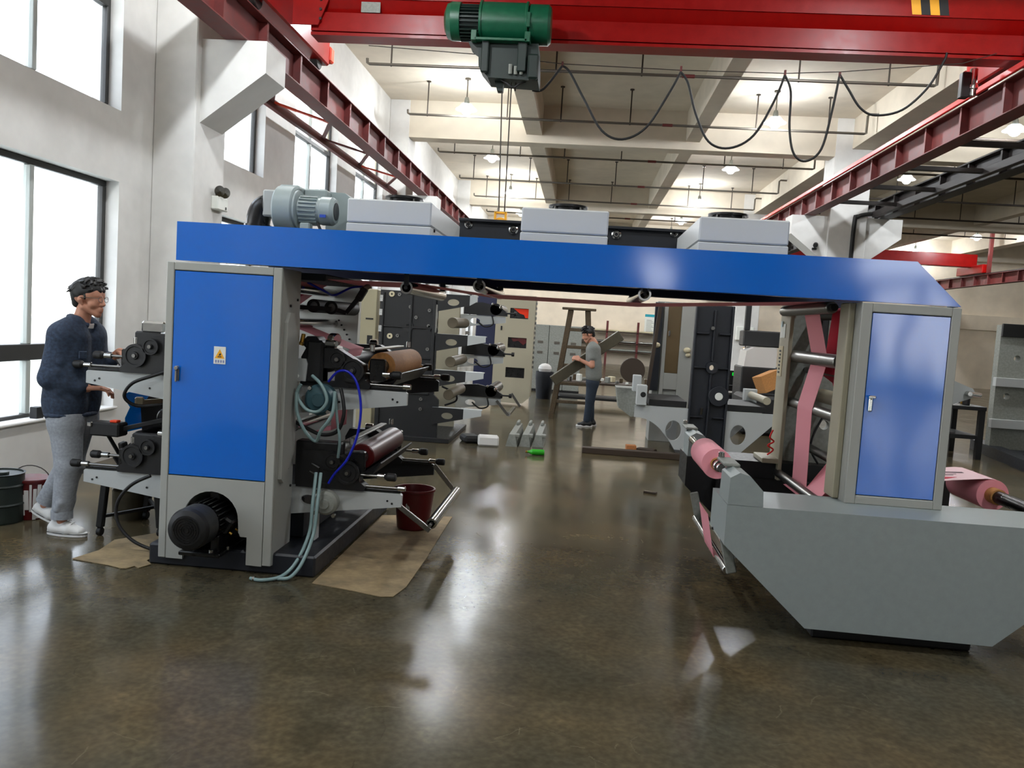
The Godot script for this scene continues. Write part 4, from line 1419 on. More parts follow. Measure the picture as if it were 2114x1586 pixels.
func build_dryers() -> void:
	var names := ["next to the blower", "in the middle of the blue beam", "nearest the rewinder cabinet"]
	var xs := [-1.188, -0.138, 0.899]
	for i in 3:
		var x: float = xs[i]
		var t := thing("dryer_box", "pale grey dryer box with black fan " + names[i], "dryer", Vector3(x, 2.075, -5.45), "dryer boxes on the beam")
		var st := S()
		bb(st, x - 0.258, x + 0.258, 2.076, 2.142, -6.04, -4.90, 0.006)
		obj("lower_box", st, M.dryer_white, t)
		st = S()
		bb(st, x - 0.256, x + 0.256, 2.146, 2.288, -6.04, -4.90, 0.008)
		obj("hood", st, M.dryer_white, t)
		var fx := x - (0.045 if i == 0 else -0.0)
		var fz := -5.5
		st = S()
		lathe(st, [Vector2(0.10, 0.0), Vector2(0.105, 0.0), Vector2(0.105, 0.085), Vector2(0.128, 0.088), Vector2(0.128, 0.102), Vector2(0.09, 0.102), Vector2(0.09, 0.0)], Vector3(fx, 2.288, fz), Vector3.UP, 28)
		var fan := obj("fan_ring", st, M.black_gloss, t)
		st = S()
		for k in 8:
			var a := TAU * k / 8.0
			bx(st, Vector3(fx + 0.05 * cos(a), 2.33, fz + 0.05 * sin(a)), Vector3(0.08, 0.006, 0.04), 0.0, Basis(Vector3.UP, -a) * Basis(Vector3(1, 0, 0), 0.5))
		cyl(st, Vector3(fx, 2.30, fz), Vector3(fx, 2.36, fz), 0.022, 14)
		obj("fan_blade", st, M.black_iron, fan)
		for k in 4:
			st = S()
			var a := TAU * (k + 0.5) / 4.0
			cyl(st, Vector3(fx + 0.115 * cos(a), 2.288, fz + 0.115 * sin(a)), Vector3(fx + 0.115 * cos(a), 2.385, fz + 0.115 * sin(a)), 0.007, 8)
			obj("stud", st, M.steel, fan)
		st = S()
		cyl(st, Vector3(x + 0.256, 2.13, -5.0), Vector3(x + 0.266, 2.13, -5.0), 0.01, 8)
		obj("screw", st, M.rubber, t)

func build_blower() -> void:
	var t := thing("blower", "grey snail-shaped blower with finned motor on the blue beam", "blower", Vector3(-1.75, 2.075, -5.15))
	var c := Vector3(-1.885, 2.225, -5.12)
	var st := S()
	cyl(st, c + Vector3(-0.065, 0, 0), c + Vector3(0.065, 0, 0), 0.145, 36, 0.012)
	bx(st, c + Vector3(0, 0.09, -0.16), Vector3(0.13, 0.13, 0.34), 0.012)
	obj("snail_housing", st, M.motor_grey, t)
	st = S()
	bb(st, -1.82, -1.67, 2.31, 2.375, -5.36, -5.2, 0.01)
	plate(st, V2([-1.70, 2.08, -1.46, 2.08, -1.46, 2.285, -1.58, 2.372, -1.70, 2.375]), -5.5, -5.3)
	obj("outlet_duct", st, M.motor_grey, t)
	st = S()
	bb(st, -2.03, -1.945, 2.17, 2.335, -5.2, -5.05, 0.01)
	obj("inlet_flange", st, M.pale, t)
	st = S()
	var el := []
	for i in 9:
		var a := PI * 0.5 * i / 8.0
		el.append(Vector3(-2.03 - 0.05 * sin(a), 2.115 + 0.12 * cos(a), -5.12))
	tube(st, el, 0.075, 18)
	cyl(st, Vector3(-2.08, 2.06, -5.12), Vector3(-2.08, 2.12, -5.12), 0.085, 18)
	obj("flexible_duct", st, M.black_gloss, t)
	st = S()
	lathe(st, [Vector2(0.0, 0.0), Vector2(0.12, 0.0), Vector2(0.12, 0.012), Vector2(0.085, 0.02), Vector2(0.08, 0.09), Vector2(0.08, 0.155), Vector2(0.088, 0.16), Vector2(0.088, 0.225), Vector2(0.075, 0.245), Vector2(0.0, 0.245)], Vector3(-1.818, 2.225, -5.10), Vector3(1, 0, 0), 30)
	var m := obj("motor_body", st, M.motor_grey, t)
	st = S()
	for i in 22:
		var a := TAU * i / 22.0
		bx(st, Vector3(-1.735, 2.225 + 0.085 * cos(a), -5.10 + 0.085 * sin(a)), Vector3(0.11, 0.018, 0.006), 0.0, Basis(Vector3(1, 0, 0), a))
	obj("cooling_fin", st, M.motor_grey, m)
	st = S()
	cyl(st, Vector3(-1.576, 2.225, -5.10), Vector3(-1.570, 2.225, -5.10), 0.055, 24)
	obj("fan_grille", st, M.navy, m)
	st = S()
	bx(st, Vector3(-1.63, 2.185, -5.016), Vector3(0.038, 0.018, 0.004))
	obj("blue_label", st, M.sign_blue, m)
	st = S()
	bb(st, -1.76, -1.70, 2.09, 2.135, -5.05, -4.98, 0.006)
	obj("terminal_box", st, M.motor_grey, m)
	st = S()
	bb(st, -1.78, -1.65, 2.075, 2.095, -5.16, -4.98, 0.004)
	obj("foot", st, M.cast_grey, t)
	st = S()
	tube(st, curve([Vector3(-1.66, 2.14, -5.02), Vector3(-1.63, 2.10, -4.98), Vector3(-1.61, 2.078, -4.96)]), 0.009)
	obj("power_lead", st, M.rubber, t)

func build_rewinder() -> void:
	var t := thing("rewinder", "grey rewinder tower with shiny blue cabinet door on the winding stand", "machine", Vector3(1.8, 0.12, -5.4))
	var st := S()
	bb(st, 1.534, 1.592, 0.715, 1.838, -4.72, -4.70, 0.004)
	bb(st, 2.014, 2.063, 0.715, 1.838, -4.72, -4.70, 0.004)
	bb(st, 1.592, 2.014, 1.788, 1.838, -4.72, -4.70, 0.004)
	bb(st, 1.592, 2.014, 0.715, 0.764, -4.72, -4.70, 0.004)
	bb(st, 1.534, 1.55, 0.715, 1.838, -4.93, -4.72)
	bb(st, 2.047, 2.063, 0.715, 1.838, -4.93, -4.72)
	bb(st, 1.55, 2.047, 1.822, 1.838, -4.93, -4.72)
	bb(st, 1.55, 2.047, 0.715, 1.822, -4.93, -4.915)
	obj("shell", st, M.grey, t)
	st = S()
	bb(st, 1.495, 1.534, 0.72, 1.838, -4.96, -4.80, 0.006)
	obj("side_flange", st, M.cream, t)
	st = S()
	bb(st, 1.596, 2.010, 0.768, 1.784, -4.716, -4.7065, 0.002)
	skin(st, 1.597, 2.009, func(_x): return 1.783, 0.769, -4.7045, 0.0016, 8, 24, 56)
	var d := obj("door", st, M.blue, t)
	st = S()
	bx(st, Vector3(1.626, 1.28, -4.696), Vector3(0.024, 0.085, 0.014), 0.006)
	bx(st, Vector3(1.628, 1.32, -4.685), Vector3(0.04, 0.016, 0.02), 0.005)
	bx(st, Vector3(1.626, 1.275, -4.684), Vector3(0.014, 0.07, 0.012), 0.005)
	obj("handle", st, M.chrome, d)
	# rear frame plate
	st = S()
	plate(st, V2([1.50, 0.12, 2.06, 0.12, 2.06, 1.86, 1.50, 1.86]), -6.27, -6.2, [circle(1.87, 1.62, 0.035), circle(1.83, 1.0, 0.035), circle(1.93, 1.3, 0.03)])
	obj("side_plate", st, M.cast_grey, t)
	st = S()
	bb(st, 1.472, 1.50, 0.12, 1.86, -6.27, -5.99, 0.004)
	var fl := obj("edge_flange", st, M.cream, t)
	st = S()
	bb(st, 1.468, 1.472, 1.34, 1.56, -6.24, -6.12)
	var lb := obj("label_sticker", st, M.cloth_cream, fl)
	st = S()
	for k in 7:
		bb(st, 1.4665, 1.468, 1.36 + k * 0.026, 1.375 + k * 0.026, -6.22 + 0.01 * (k % 2), -6.17)
	obj("label_print", st, M.sign_ink, lb)
	st = S()
	bb(st, 1.468, 1.472, 1.62, 1.72, -6.24, -6.1)
	obj("switch_plate", st, M.sign_white, fl)
	st = S()
	bb(st, 1.460, 1.468, 1.70, 1.74, -6.2, -6.17)
	obj("blue_pilot_lamp", st, M.sky_paper, fl)
	st = S()
	bb(st, 1.36, 1.50, 0.715, 0.75, -6.3, -6.0, 0.004)
	obj("ledge", st, M.cream, t)
	st = S()
	bb(st, 1.50, 1.53, 1.40, 1.62, -6.20, -6.14)
	obj("cable_cover", st, M.cream, t)
	st = S()
	tube(st, curve([Vector3(1.80, 1.06, -6.15), Vector3(1.74, 0.93, -6.13), Vector3(1.73, 0.82, -6.13), Vector3(1.79, 0.72, -6.13)]), 0.008)
	obj("sensor_cable", st, M.black_iron, t)
	st = S()
	bb(st, 1.72, 1.78, 1.50, 1.86, -6.2, -6.12, 0.01)
	bb(st, 1.70, 1.80, 1.55, 1.62, -6.18, -6.08, 0.01)
	obj("edge_sensor", st, M.black_iron, t)
	# bracket with chrome guide on the far side
	st = S()
	plate(st, V2([2.02, 1.22, 2.30, 1.335, 2.32, 1.36, 2.30, 1.39, 2.02, 1.49]), -5.03, -5.0)
	obj("side_bracket", st, M.pale, t)
	st = S()
	cyl(st, Vector3(2.27, 1.36, -5.0), Vector3(2.27, 1.36, -4.96), 0.016, 14, 0.003)
	cyl(st, Vector3(2.28, 1.36, -4.98), Vector3(2.34, 1.355, -4.98), 0.014, 14, 0.003)
	obj("bracket_pin", st, M.chrome, t)
	# rollers across the rewinder
	for q in [[1.535, 1.495, 0.042, "upper"], [1.545, 1.165, 0.034, "middle"], [1.68, 0.85, 0.03, "lower"], [1.487, 0.648, 0.03, "bottom"], [1.46, 1.812, 0.036, "top"], [1.72, 1.80, 0.04, "inner top"], [1.66, 1.40, 0.026, "inner"], [1.78, 1.22, 0.05, "rubber"]]:
		var r := thing("web_roller", "steel web roller of the rewinder, the " + q[3] + " one", "roller", Vector3(q[0], q[1] - q[2], -5.5), "web rollers of the rewinder")
		st = S()
		cyl(st, Vector3(q[0], q[1], -6.14), Vector3(q[0], q[1], -5.0), q[2], 24, 0.003)
		obj("sleeve", st, M.cream if q[3] == "rubber" else M.steel, r)
		st = S()
		cyl(st, Vector3(q[0], q[1], -6.2), Vector3(q[0], q[1], -4.95), q[2] * 0.6, 16)
		obj("journal", st, M.rubber, r)
func build_winder() -> void:
	var t := thing("winding_stand", "long grey winding stand with slanted underside carrying the rewinder", "machine", Vector3(1.77, 0, -5.4))
	var out := V2([0.835, 0.715, 0.835, 0.50, 1.29, 0.085, 2.25, 0.078, 2.70, 0.485, 2.70, 0.715])
	var st := S()
	plate(st, out, -4.86, -4.39)
	obj("front_box", st, M.box_grey, t)
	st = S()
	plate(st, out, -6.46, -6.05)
	obj("rear_box", st, M.black_iron, t)  # twin of the grey front box; its shade is put into the black colour
	st = S()
	bb(st, 1.36, 2.2, 0.0, 0.085, -6.4, -4.5, 0.01)
	obj("base_plinth", st, M.rubber, t)
	st = S()
	bb(st, 1.05, 2.5, 0.3, 0.6, -6.05, -5.95)
	obj("cross_plate", st, M.rubber, t)
	for z in [-4.40, -6.06]:
		st = S()
		plate(st, V2([0.838, 0.717, 1.022, 0.717, 1.018, 0.80, 0.945, 0.875, 0.89, 0.89, 0.842, 0.86]), z - 0.26, z + 0.008)
		obj("bearing_housing", st, M.box_grey, t)
		st = S()
		bb(st, 0.84, 0.93, 0.885, 0.905, z - 0.44, z - 0.2, 0.006)
		obj("bearing_cap", st, M.cast_grey, t)
		st = S()
		cyl(st, Vector3(0.862, 0.905, z - 0.42), Vector3(0.862, 0.935, z - 0.42), 0.018, 12, 0.003)
		obj("cap_screw", st, M.chrome, t)
	# dancer arm with two chrome rollers at the left end
	st = S()
	bar(st, Vector3(0.90, 0.46, -6.02), Vector3(0.955, 0.255, -6.02), 0.02, 0.06, 0.006)
	obj("dancer_arm", st, M.cast_grey, t)
	st = S()
	bar(st, Vector3(0.90, 0.46, -4.72), Vector3(0.955, 0.255, -4.72), 0.02, 0.06, 0.006)
	var da := obj("dancer_arm", st, M.cast_grey, t)
	for q in [[0.925, 0.27, 0.024], [0.97, 0.33, 0.018]]:
		st = S()
		cyl(st, Vector3(q[0], q[1], -6.02), Vector3(q[0], q[1], -4.72), q[2], 20, 0.003)
		obj("dancer_roller", st, M.chrome, da)
	st = S()
	cyl(st, Vector3(0.85, 0.56, -4.75), Vector3(0.845, 0.60, -4.80), 0.01, 8)
	cyl(st, Vector3(0.85, 0.50, -4.75), Vector3(0.828, 0.50, -4.75), 0.008, 8)
	obj("set_screw", st, M.rubber, t)
	# parent roll on the left shaft
	t = thing("paper_roll", "small pink paper roll on the left end of the winding stand", "paper roll", Vector3(0.862, 0.755, -5.2))
	st = S()
	pipe(st, Vector3(0.862, 0.843, -5.44), Vector3(0.862, 0.843, -4.95), 0.09, 0.038, 36)
	obj("paper", st, M.pink, t)
	st = S()
	pipe(st, Vector3(0.862, 0.843, -5.45), Vector3(0.862, 0.843, -4.94), 0.038, 0.030, 24)
	obj("cardboard_core", st, M.kraft, t)
	st = S()
	cyl(st, Vector3(0.862, 0.843, -6.05), Vector3(0.862, 0.843, -4.80), 0.026, 18, 0.004)
	cyl(st, Vector3(0.862, 0.843, -4.90), Vector3(0.862, 0.843, -4.86), 0.034, 18, 0.004)
	obj("shaft", st, M.chrome, t)
	# printed roll on the right shaft
	t = thing("paper_roll", "pink printed paper roll on the right shaft past the rewinder", "paper roll", Vector3(2.65, 0.62, -5.6))
	var c := Vector3(2.65, 0.715, 0)
	st = S()
	pipe(st, c + Vector3(0, 0, -5.80), c + Vector3(0, 0, -5.36), 0.098, 0.05, 36)
	obj("paper", st, M.pink, t)
	st = S()
	pipe(st, c + Vector3(0, 0, -5.81), c + Vector3(0, 0, -5.28), 0.05, 0.04, 24)
	obj("cardboard_core", st, M.kraft, t)
	st = S()
	cyl(st, c + Vector3(0, 0, -6.0), c + Vector3(0, 0, -4.80), 0.04, 24, 0.004)
	obj("shaft", st, M.black_gloss, t)
	# printed sheet running off the roll
	t = thing("printed_web", "pale pink printed paper running off the right roll", "paper", Vector3(2.45, 0.7, -5.6))
	st = S()
	band(st, [Vector2(2.65, 0.815), Vector2(2.60, 0.815), Vector2(2.40, 0.79), Vector2(2.05, 0.74)], -5.80, -5.36, 0.002)
	obj("sheet", st, M.pink_pale, t)
	st = S()
	plate(st, V2([2.42, -5.66, 2.56, -5.60, 2.56, -5.57, 2.42, -5.63]), 0.0, 0.001, [], Transform3D(Basis(Vector3(1, 0.13, 0), Vector3(0, 0, 1), Vector3(0, 1, 0)), Vector3(0, 0.4795, 0)))
	plate(st, V2([2.34, -5.60, 2.50, -5.55, 2.50, -5.54, 2.34, -5.58]), 0.0, 0.001, [], Transform3D(Basis(Vector3(1, 0.13, 0), Vector3(0, 0, 1), Vector3(0, 1, 0)), Vector3(0, 0.4795, 0)))
	plate(st, V2([2.33, -5.56, 2.47, -5.52, 2.47, -5.51, 2.33, -5.545]), 0.0, 0.001, [], Transform3D(Basis(Vector3(1, 0.13, 0), Vector3(0, 0, 1), Vector3(0, 1, 0)), Vector3(0, 0.4795, 0)))
	obj("print_block", st, M.print_dark, t)
	st = S()
	plate(st, V2([2.22, -5.50, 2.32, -5.51, 2.46, -5.44, 2.36, -5.40, 2.22, -5.40]), 0.0, 0.001, [], Transform3D(Basis(Vector3(1, 0.13, 0), Vector3(0, 0, 1), Vector3(0, 1, 0)), Vector3(0, 0.4795, 0)))
	obj("print_swoosh", st, M.print_red, t)

func build_web() -> void:
	# the pink web, threaded through the press
	var za := -5.66
	var zb := -5.30
	var t := thing("paper_web", "pink paper web threaded from printing stand under the beam to rewinder", "paper web", Vector3(0, 0.5, -5.48))
	var st := S()
	band(st, [Vector2(-2.15, 1.585), Vector2(-1.90, 1.777), Vector2(-1.86, 1.80), Vector2(-1.05, 1.815), Vector2(-0.615, 1.772), Vector2(0.33, 1.775), Vector2(0.39, 1.775), Vector2(1.45, 1.85), Vector2(1.475, 1.848)], -5.95, -5.15)
	obj("overhead_run", st, M.pink, t)
	st = S()
	band(st, [Vector2(1.49, 1.84), Vector2(1.497, 1.81), Vector2(1.575, 1.51), Vector2(1.578, 1.48), Vector2(1.512, 1.18), Vector2(1.51, 1.15), Vector2(1.518, 0.66), Vector2(1.50, 0.62), Vector2(1.46, 0.615)], -5.75, -5.40)
	obj("down_run", st, M.pink, t)
	st = S()
	band(st, [Vector2(1.47, 0.617), Vector2(1.53, 0.68), Vector2(1.655, 0.865), Vector2(1.675, 0.882), Vector2(1.70, 0.875), Vector2(1.71, 0.85), Vector2(1.60, 0.60)], -5.40, -5.08)
	obj("return_run", st, M.pink, t)
	st = S()
	band(st, [Vector2(1.70, 1.838), Vector2(1.66, 1.80), Vector2(1.63, 1.42), Vector2(1.64, 1.38), Vector2(1.70, 1.34), Vector2(1.73, 1.25)], za, zb)
	obj("inner_run", st, M.pink_deep, t)
	st = S()
	band(st, [Vector2(-2.35, 1.3), Vector2(-2.12, 1.60), Vector2(-1.93, 1.72)], za, zb)
	band(st, [Vector2(-1.885, 1.482), Vector2(-1.93, 1.50), Vector2(-2.13, 1.59)], za, zb)
	obj("stand_upper_run", st, M.pink_deep, t)
	st = S()
	band(st, [Vector2(-1.92, 1.482), Vector2(-1.87, 1.483), Vector2(-1.62, 1.40), Vector2(-1.50, 1.365), Vector2(-1.53, 1.30), Vector2(-1.58, 1.1), Vector2(-1.60, 0.90), Vector2(-1.60, 0.82), Vector2(-1.72, 0.80)], za, zb)
	obj("stand_lower_run", st, M.pink, t)
	st = S()
	band(st, [Vector2(0.845, 0.52), Vector2(0.888, 0.31), Vector2(0.90, 0.262), Vector2(0.93, 0.242)], -5.38, -5.02)
	obj("dancer_run", st, M.pink, t)

# ---------------------------------------------------------------- things on the floor around the press
func sheet_on_floor(called: String, label: String, poly: PackedVector2Array, lift: float) -> void:
	var st := S()
	# a thin board: grid of the polygon, slightly buckled
	var lo := Vector2(1e9, 1e9)
	var hi := -lo
	for p in poly:
		lo = lo.min(p)
		hi = hi.max(p)
	plate(st, poly, 0.0, 0.004, [], Transform3D(Basis(Vector3(1, 0, 0), Vector3(0, 0, 1), Vector3(0, 1, 0)), Vector3(0, lift, 0)))
	single(called, st, M.cardboard, label, "cardboard", Vector3((lo.x + hi.x) * 0.5, lift, (lo.y + hi.y) * 0.5))

func build_floor_items() -> void:
	sheet_on_floor("cardboard_sheet", "stained brown cardboard sheet under the dark red pail", V2([-1.47, -4.64, -1.2, -4.57, -1.03, -4.515, -0.96, -4.535, -0.925, -4.72, -0.92, -5.3, -0.93, -6.0, -0.935, -6.54, -1.2, -6.5, -1.48, -6.40]), 0.002)
	sheet_on_floor("cardboard_sheet", "torn pale cardboard sheet on the floor beside the black motor", V2([-2.985, -4.69, -2.72, -4.635, -2.62, -4.60, -2.59, -4.605, -2.57, -4.66, -2.53, -4.63, -2.50, -4.72, -2.56, -4.78, -2.54, -5.35, -2.80, -5.40, -2.98, -5.14, -2.94, -4.9]), 0.002)
	# dark red pail
	var t := thing("pail", "dark red plastic pail standing on the brown cardboard", "pail", Vector3(-1.17, 0.006, -6.1))
	var st := S()
	lathe(st, [Vector2(0, 0.0), Vector2(0.115, 0.0), Vector2(0.122, 0.01), Vector2(0.148, 0.285), Vector2(0.158, 0.29), Vector2(0.158, 0.305), Vector2(0.146, 0.305), Vector2(0.118, 0.02), Vector2(0, 0.02)], Vector3(-1.17, 0.006, -6.1), Vector3.UP, 36)
	obj("bucket_body", st, M.pail_red, t)
	st = S()
	plate(st, circle(0, 0, 0.128, 0.128, 28), 0, 0.004, [], Transform3D(Basis(Vector3(1, 0, 0), Vector3(0, 0, 1), Vector3(0, 1, 0)), Vector3(-1.17, 0.12, -6.1)))
	obj("ink_surface", st, M.ink_red, t)
	st = S()
	for q in [[0.16, 0.02, 0.06], [0.19, 0.03, 0.045], [0.22, 0.022, 0.05]]:
		bx(st, Vector3(-1.19, q[0], -5.965), Vector3(q[1], q[2], 0.006), 0.002)
	obj("paint_drip", st, M.white_paint, t)
	# paint pail with white drips and wire handle by the wall
	t = thing("paint_pail", "red pail streaked with white paint and wire handle by wall", "pail", Vector3(-3.83, 0, -5.52))
	var c := Vector3(-3.83, 0, -5.52)
	st = S()
	lathe(st, [Vector2(0, 0.002), Vector2(0.10, 0.002), Vector2(0.13, 0.27), Vector2(0.14, 0.272), Vector2(0.14, 0.285), Vector2(0.0, 0.285)], c, Vector3.UP, 32)
	obj("bucket_body", st, M.pail_red, t)
	st = S()
	plate(st, circle(0, 0, 0.132, 0.132, 28), 0, 0.006, [], Transform3D(Basis(Vector3(1, 0, 0), Vector3(0, 0, 1), Vector3(0, 1, 0)), c + Vector3(0, 0.284, 0)))
	obj("lid", st, M.maroon, t)
	rng.seed = 5
	for i in 9:
		st = S()
		var a := 0.35 + i * 0.22
		var h := rng.randf_range(0.12, 0.25)
		var y0 := rng.randf_range(0.0, 0.26 - h)
		var r := 0.103 + 0.03 * (y0 + h * 0.5) / 0.27
		bar(st, c + Vector3((0.101 + 0.03 * y0 / 0.27) * cos(a), y0, (0.101 + 0.03 * y0 / 0.27) * sin(a)), c + Vector3((0.101 + 0.03 * (y0 + h) / 0.27) * cos(a), y0 + h, (0.101 + 0.03 * (y0 + h) / 0.27) * sin(a)), rng.randf_range(0.012, 0.03), 0.006, 0.002, Vector3(cos(a), 0, sin(a)))
		obj("paint_drip", st, M.white_paint, t)
	st = S()
	var hd := []
	for i in 13:
		var a := PI * i / 12.0
		hd.append(c + Vector3(-0.14 * cos(a), 0.275 + 0.10 * sin(a), 0.0))
	tube(st, hd, 0.004, 6)
	obj("wire_handle", st, M.pipe_dark, t)
	# dark green drum at the frame's edge
	t = thing("oil_drum", "small dark green drum with ribs beside the paint pail", "drum", Vector3(-3.96, 0, -5.36))
	c = Vector3(-3.96, 0, -5.36)
	st = S()
	lathe(st, [Vector2(0, 0), Vector2(0.155, 0), Vector2(0.158, 0.01), Vector2(0.158, 0.12), Vector2(0.166, 0.13), Vector2(0.158, 0.14), Vector2(0.158, 0.25), Vector2(0.166, 0.26), Vector2(0.158, 0.27), Vector2(0.158, 0.335), Vector2(0.164, 0.345), Vector2(0.15, 0.345), Vector2(0.148, 0.335), Vector2(0, 0.335)], c, Vector3.UP, 36)
	obj("drum_body", st, M.drum_green, t)
	st = S()
	cyl(st, c + Vector3(0.05, 0.335, 0.04), c + Vector3(0.05, 0.36, 0.04), 0.045, 18, 0.004)
	obj("cap", st, M.drum_green, t)
	# tool trolley behind the left decks
	t = thing("tool_trolley", "black steel tool trolley between the man and printing stand", "trolley", Vector3(-2.95, 0, -5.42))
	for q in [[-3.13, -5.22], [-2.76, -5.32], [-3.08, -5.72], [-2.72, -5.80]]:
		st = S()
		bar(st, Vector3(q[0], 0.06, q[1]), Vector3(q[0] + 0.03 * signf(-2.95 - q[0]), 0.36, q[1]), 0.045, 0.045, 0.006)
		var lg := obj("leg", st, M.rubber, t)
		st = S()
		cyl(st, Vector3(q[0] - 0.015, 0.03, q[1]), Vector3(q[0] + 0.015, 0.03, q[1]), 0.03, 16, 0.004)
		obj("castor", st, M.rubber, lg)
	st = S()
	bar(st, Vector3(-3.12, 0.13, -5.24), Vector3(-2.74, 0.16, -5.78), 0.02, 0.02)
	bar(st, Vector3(-2.76, 0.15, -5.33), Vector3(-3.06, 0.15, -5.72), 0.02, 0.02)
	obj("brace", st, M.rubber, t)
	st = S()
	bb(st, -3.15, -2.72, 0.355, 0.375, -5.82, -5.2, 0.006)
	obj("shelf", st, M.rubber, t)
	# basins under the trolley
	t = thing("mixing_can", "rusty open can on the floor behind the man's shoes", "can", Vector3(-3.22, 0, -5.75))
	st = S()
	lathe(st, [Vector2(0, 0), Vector2(0.12, 0), Vector2(0.125, 0.2), Vector2(0.13, 0.21), Vector2(0.12, 0.205), Vector2(0.115, 0.02), Vector2(0, 0.02)], Vector3(-3.22, 0, -5.75), Vector3.UP, 28)
	obj("can_body", st, M.olive, t)
	t = thing("wash_basin", "green plastic basin on the floor under the left bracket", "basin", Vector3(-2.93, 0, -6.25))
	st = S()
	lathe(st, [Vector2(0, 0), Vector2(0.15, 0), Vector2(0.24, 0.14), Vector2(0.255, 0.145), Vector2(0.255, 0.155), Vector2(0.235, 0.15), Vector2(0.145, 0.015), Vector2(0, 0.015)], Vector3(-2.93, 0.0, -6.25), Vector3.UP, 36)
	obj("basin_body", st, M.plastic_green, t)
	# cluster between the left decks: ink pump motor, film, frame arm
	t = thing("ink_agitator", "black ink agitator with orange switch on the left deck", "motor", Vector3(-3.0, 0.65, -5.2))
	st = S()
	bb(st, -3.14, -2.94, 0.70, 0.79, -5.20, -5.08, 0.01)
	obj("switch_box", st, M.rubber, t)
	st = S()
	bb(st, -3.02, -2.97, 0.79, 0.805, -5.16, -5.11, 0.004)
	obj("orange_switch", st, M.orange, t)
	st = S()
	bb(st, -3.15, -3.12, 0.76, 0.79, -5.09, -5.07, 0.004)
	obj("chrome_tab", st, M.chrome, t)
	st = S()
	bar(st, Vector3(-2.98, 0.74, -5.15), Vector3(-2.55, 0.86, -5.2), 0.03, 0.03, 0.004)
	bar(st, Vector3(-2.95, 0.66, -5.15), Vector3(-2.93, 0.45, -5.2), 0.04, 0.05, 0.006)
	bar(st, Vector3(-3.05, 0.70, -5.15), Vector3(-3.0, 0.55, -5.22), 0.02, 0.02)
	obj("support_bar", st, M.rubber, t)
	st = S()
	lathe(st, [Vector2(0, 0), Vector2(0.05, 0), Vector2(0.055, 0.02), Vector2(0.055, 0.16), Vector2(0.03, 0.19), Vector2(0.015, 0.2), Vector2(0, 0.2)], Vector3(-2.86, 0.49, -5.2), Vector3.UP, 20)
	obj("agitator_motor", st, M.black_gloss, t)
	t = thing("cyan_film", "bright cyan ink-coated film between the left colour decks", "film", Vector3(-3.1, 0.6, -5.75))
	st = S()
	band(st, [Vector2(-3.16, 0.66), Vector2(-3.165, 0.76), Vector2(-3.13, 0.84), Vector2(-3.19, 0.92), Vector2(-3.10, 0.97)], -5.95, -5.55, 0.003)
	obj("film_sheet", st, M.cyan_film, t)
	t = thing("ink_unit", "black ink unit housing between the left colour decks", "machine part", Vector3(-2.85, 0.49, -5.75))
	st = S()
	plate(st, V2([-3.05, 0.50, -2.47, 0.50, -2.47, 0.98, -2.98, 0.98, -3.08, 0.84]), -5.95, -5.60)
	obj("housing", st, M.black_iron, t)
	st = S()
	cyl(st, Vector3(-2.80, 0.80, -5.6), Vector3(-2.80, 0.80, -5.42), 0.07, 20, 0.01)
	cyl(st, Vector3(-2.95, 0.66, -5.6), Vector3(-2.95, 0.66, -5.35), 0.05, 18, 0.01)
	obj("drive_hub", st, M.black_gloss, t)
	st = S()
	bx(st, Vector3(-2.98, 0.90, -5.4), Vector3(0.06, 0.07, 0.06), 0.01, Basis(Vector3.UP, 0.5))
	bar(st, Vector3(-2.98, 0.90, -5.4), Vector3(-2.90, 0.90, -5.6), 0.03, 0.03)
	obj("clamp", st, M.tan, t)
	# oddments on the window board
	for q in [[-6.72, 0.10, "dark square block on the window board", "rubber"], [-6.86, 0.035, "grey bracket lying on the window board beside the block", "galv"], [-7.02, 0.022, "flat steel bar lying on the window board", "galv"]]:
		st = S()
		bx(st, Vector3(-4.63, 0.525 + q[1] * 0.5, q[0]), Vector3(0.07, q[1], 0.09), 0.004)
		if q[1] < 0.03:
			bx(st, Vector3(-4.62, 0.525 + 0.011, q[0] - 0.12), Vector3(0.03, 0.022, 0.22), 0.003, Basis(Vector3.UP, 0.2))
		single("window_oddment", st, M[q[3]], q[2], "oddment", Vector3(-4.63, 0.525, q[0]))
	# emergency light on the pilaster
	t = thing("emergency_light", "white twin-head emergency light on the pilaster face", "lamp", Vector3(-4.145, 2.66, -8.98))
	st = S()
	bx(st, Vector3(-4.105, 2.72, -9.0), Vector3(0.08, 0.15, 0.27), 0.012)
	obj("case", st, M.sign_white, t)
	for dz in [-0.07, 0.07]:
		st = S()
		lathe(st, [Vector2(0, 0), Vector2(0.03, 0.0), Vector2(0.055, 0.05), Vector2(0.06, 0.07), Vector2(0, 0.075)], Vector3(-4.11, 2.86, -9.0 + dz), Vector3(0.6, -0.15, 0.5), 18)
		obj("lamp_head", st, M.chrome, t)
		st = S()
		cyl(st, Vector3(-4.11, 2.79, -9.0 + dz), Vector3(-4.11, 2.86, -9.0 + dz), 0.015, 8)
		obj("swivel", st, M.galv, t)
	st = S()
	bx(st, Vector3(-4.062, 2.68, -9.07), Vector3(0.004, 0.03, 0.03))
	obj("status_panel", st, M.sign_ink, t)

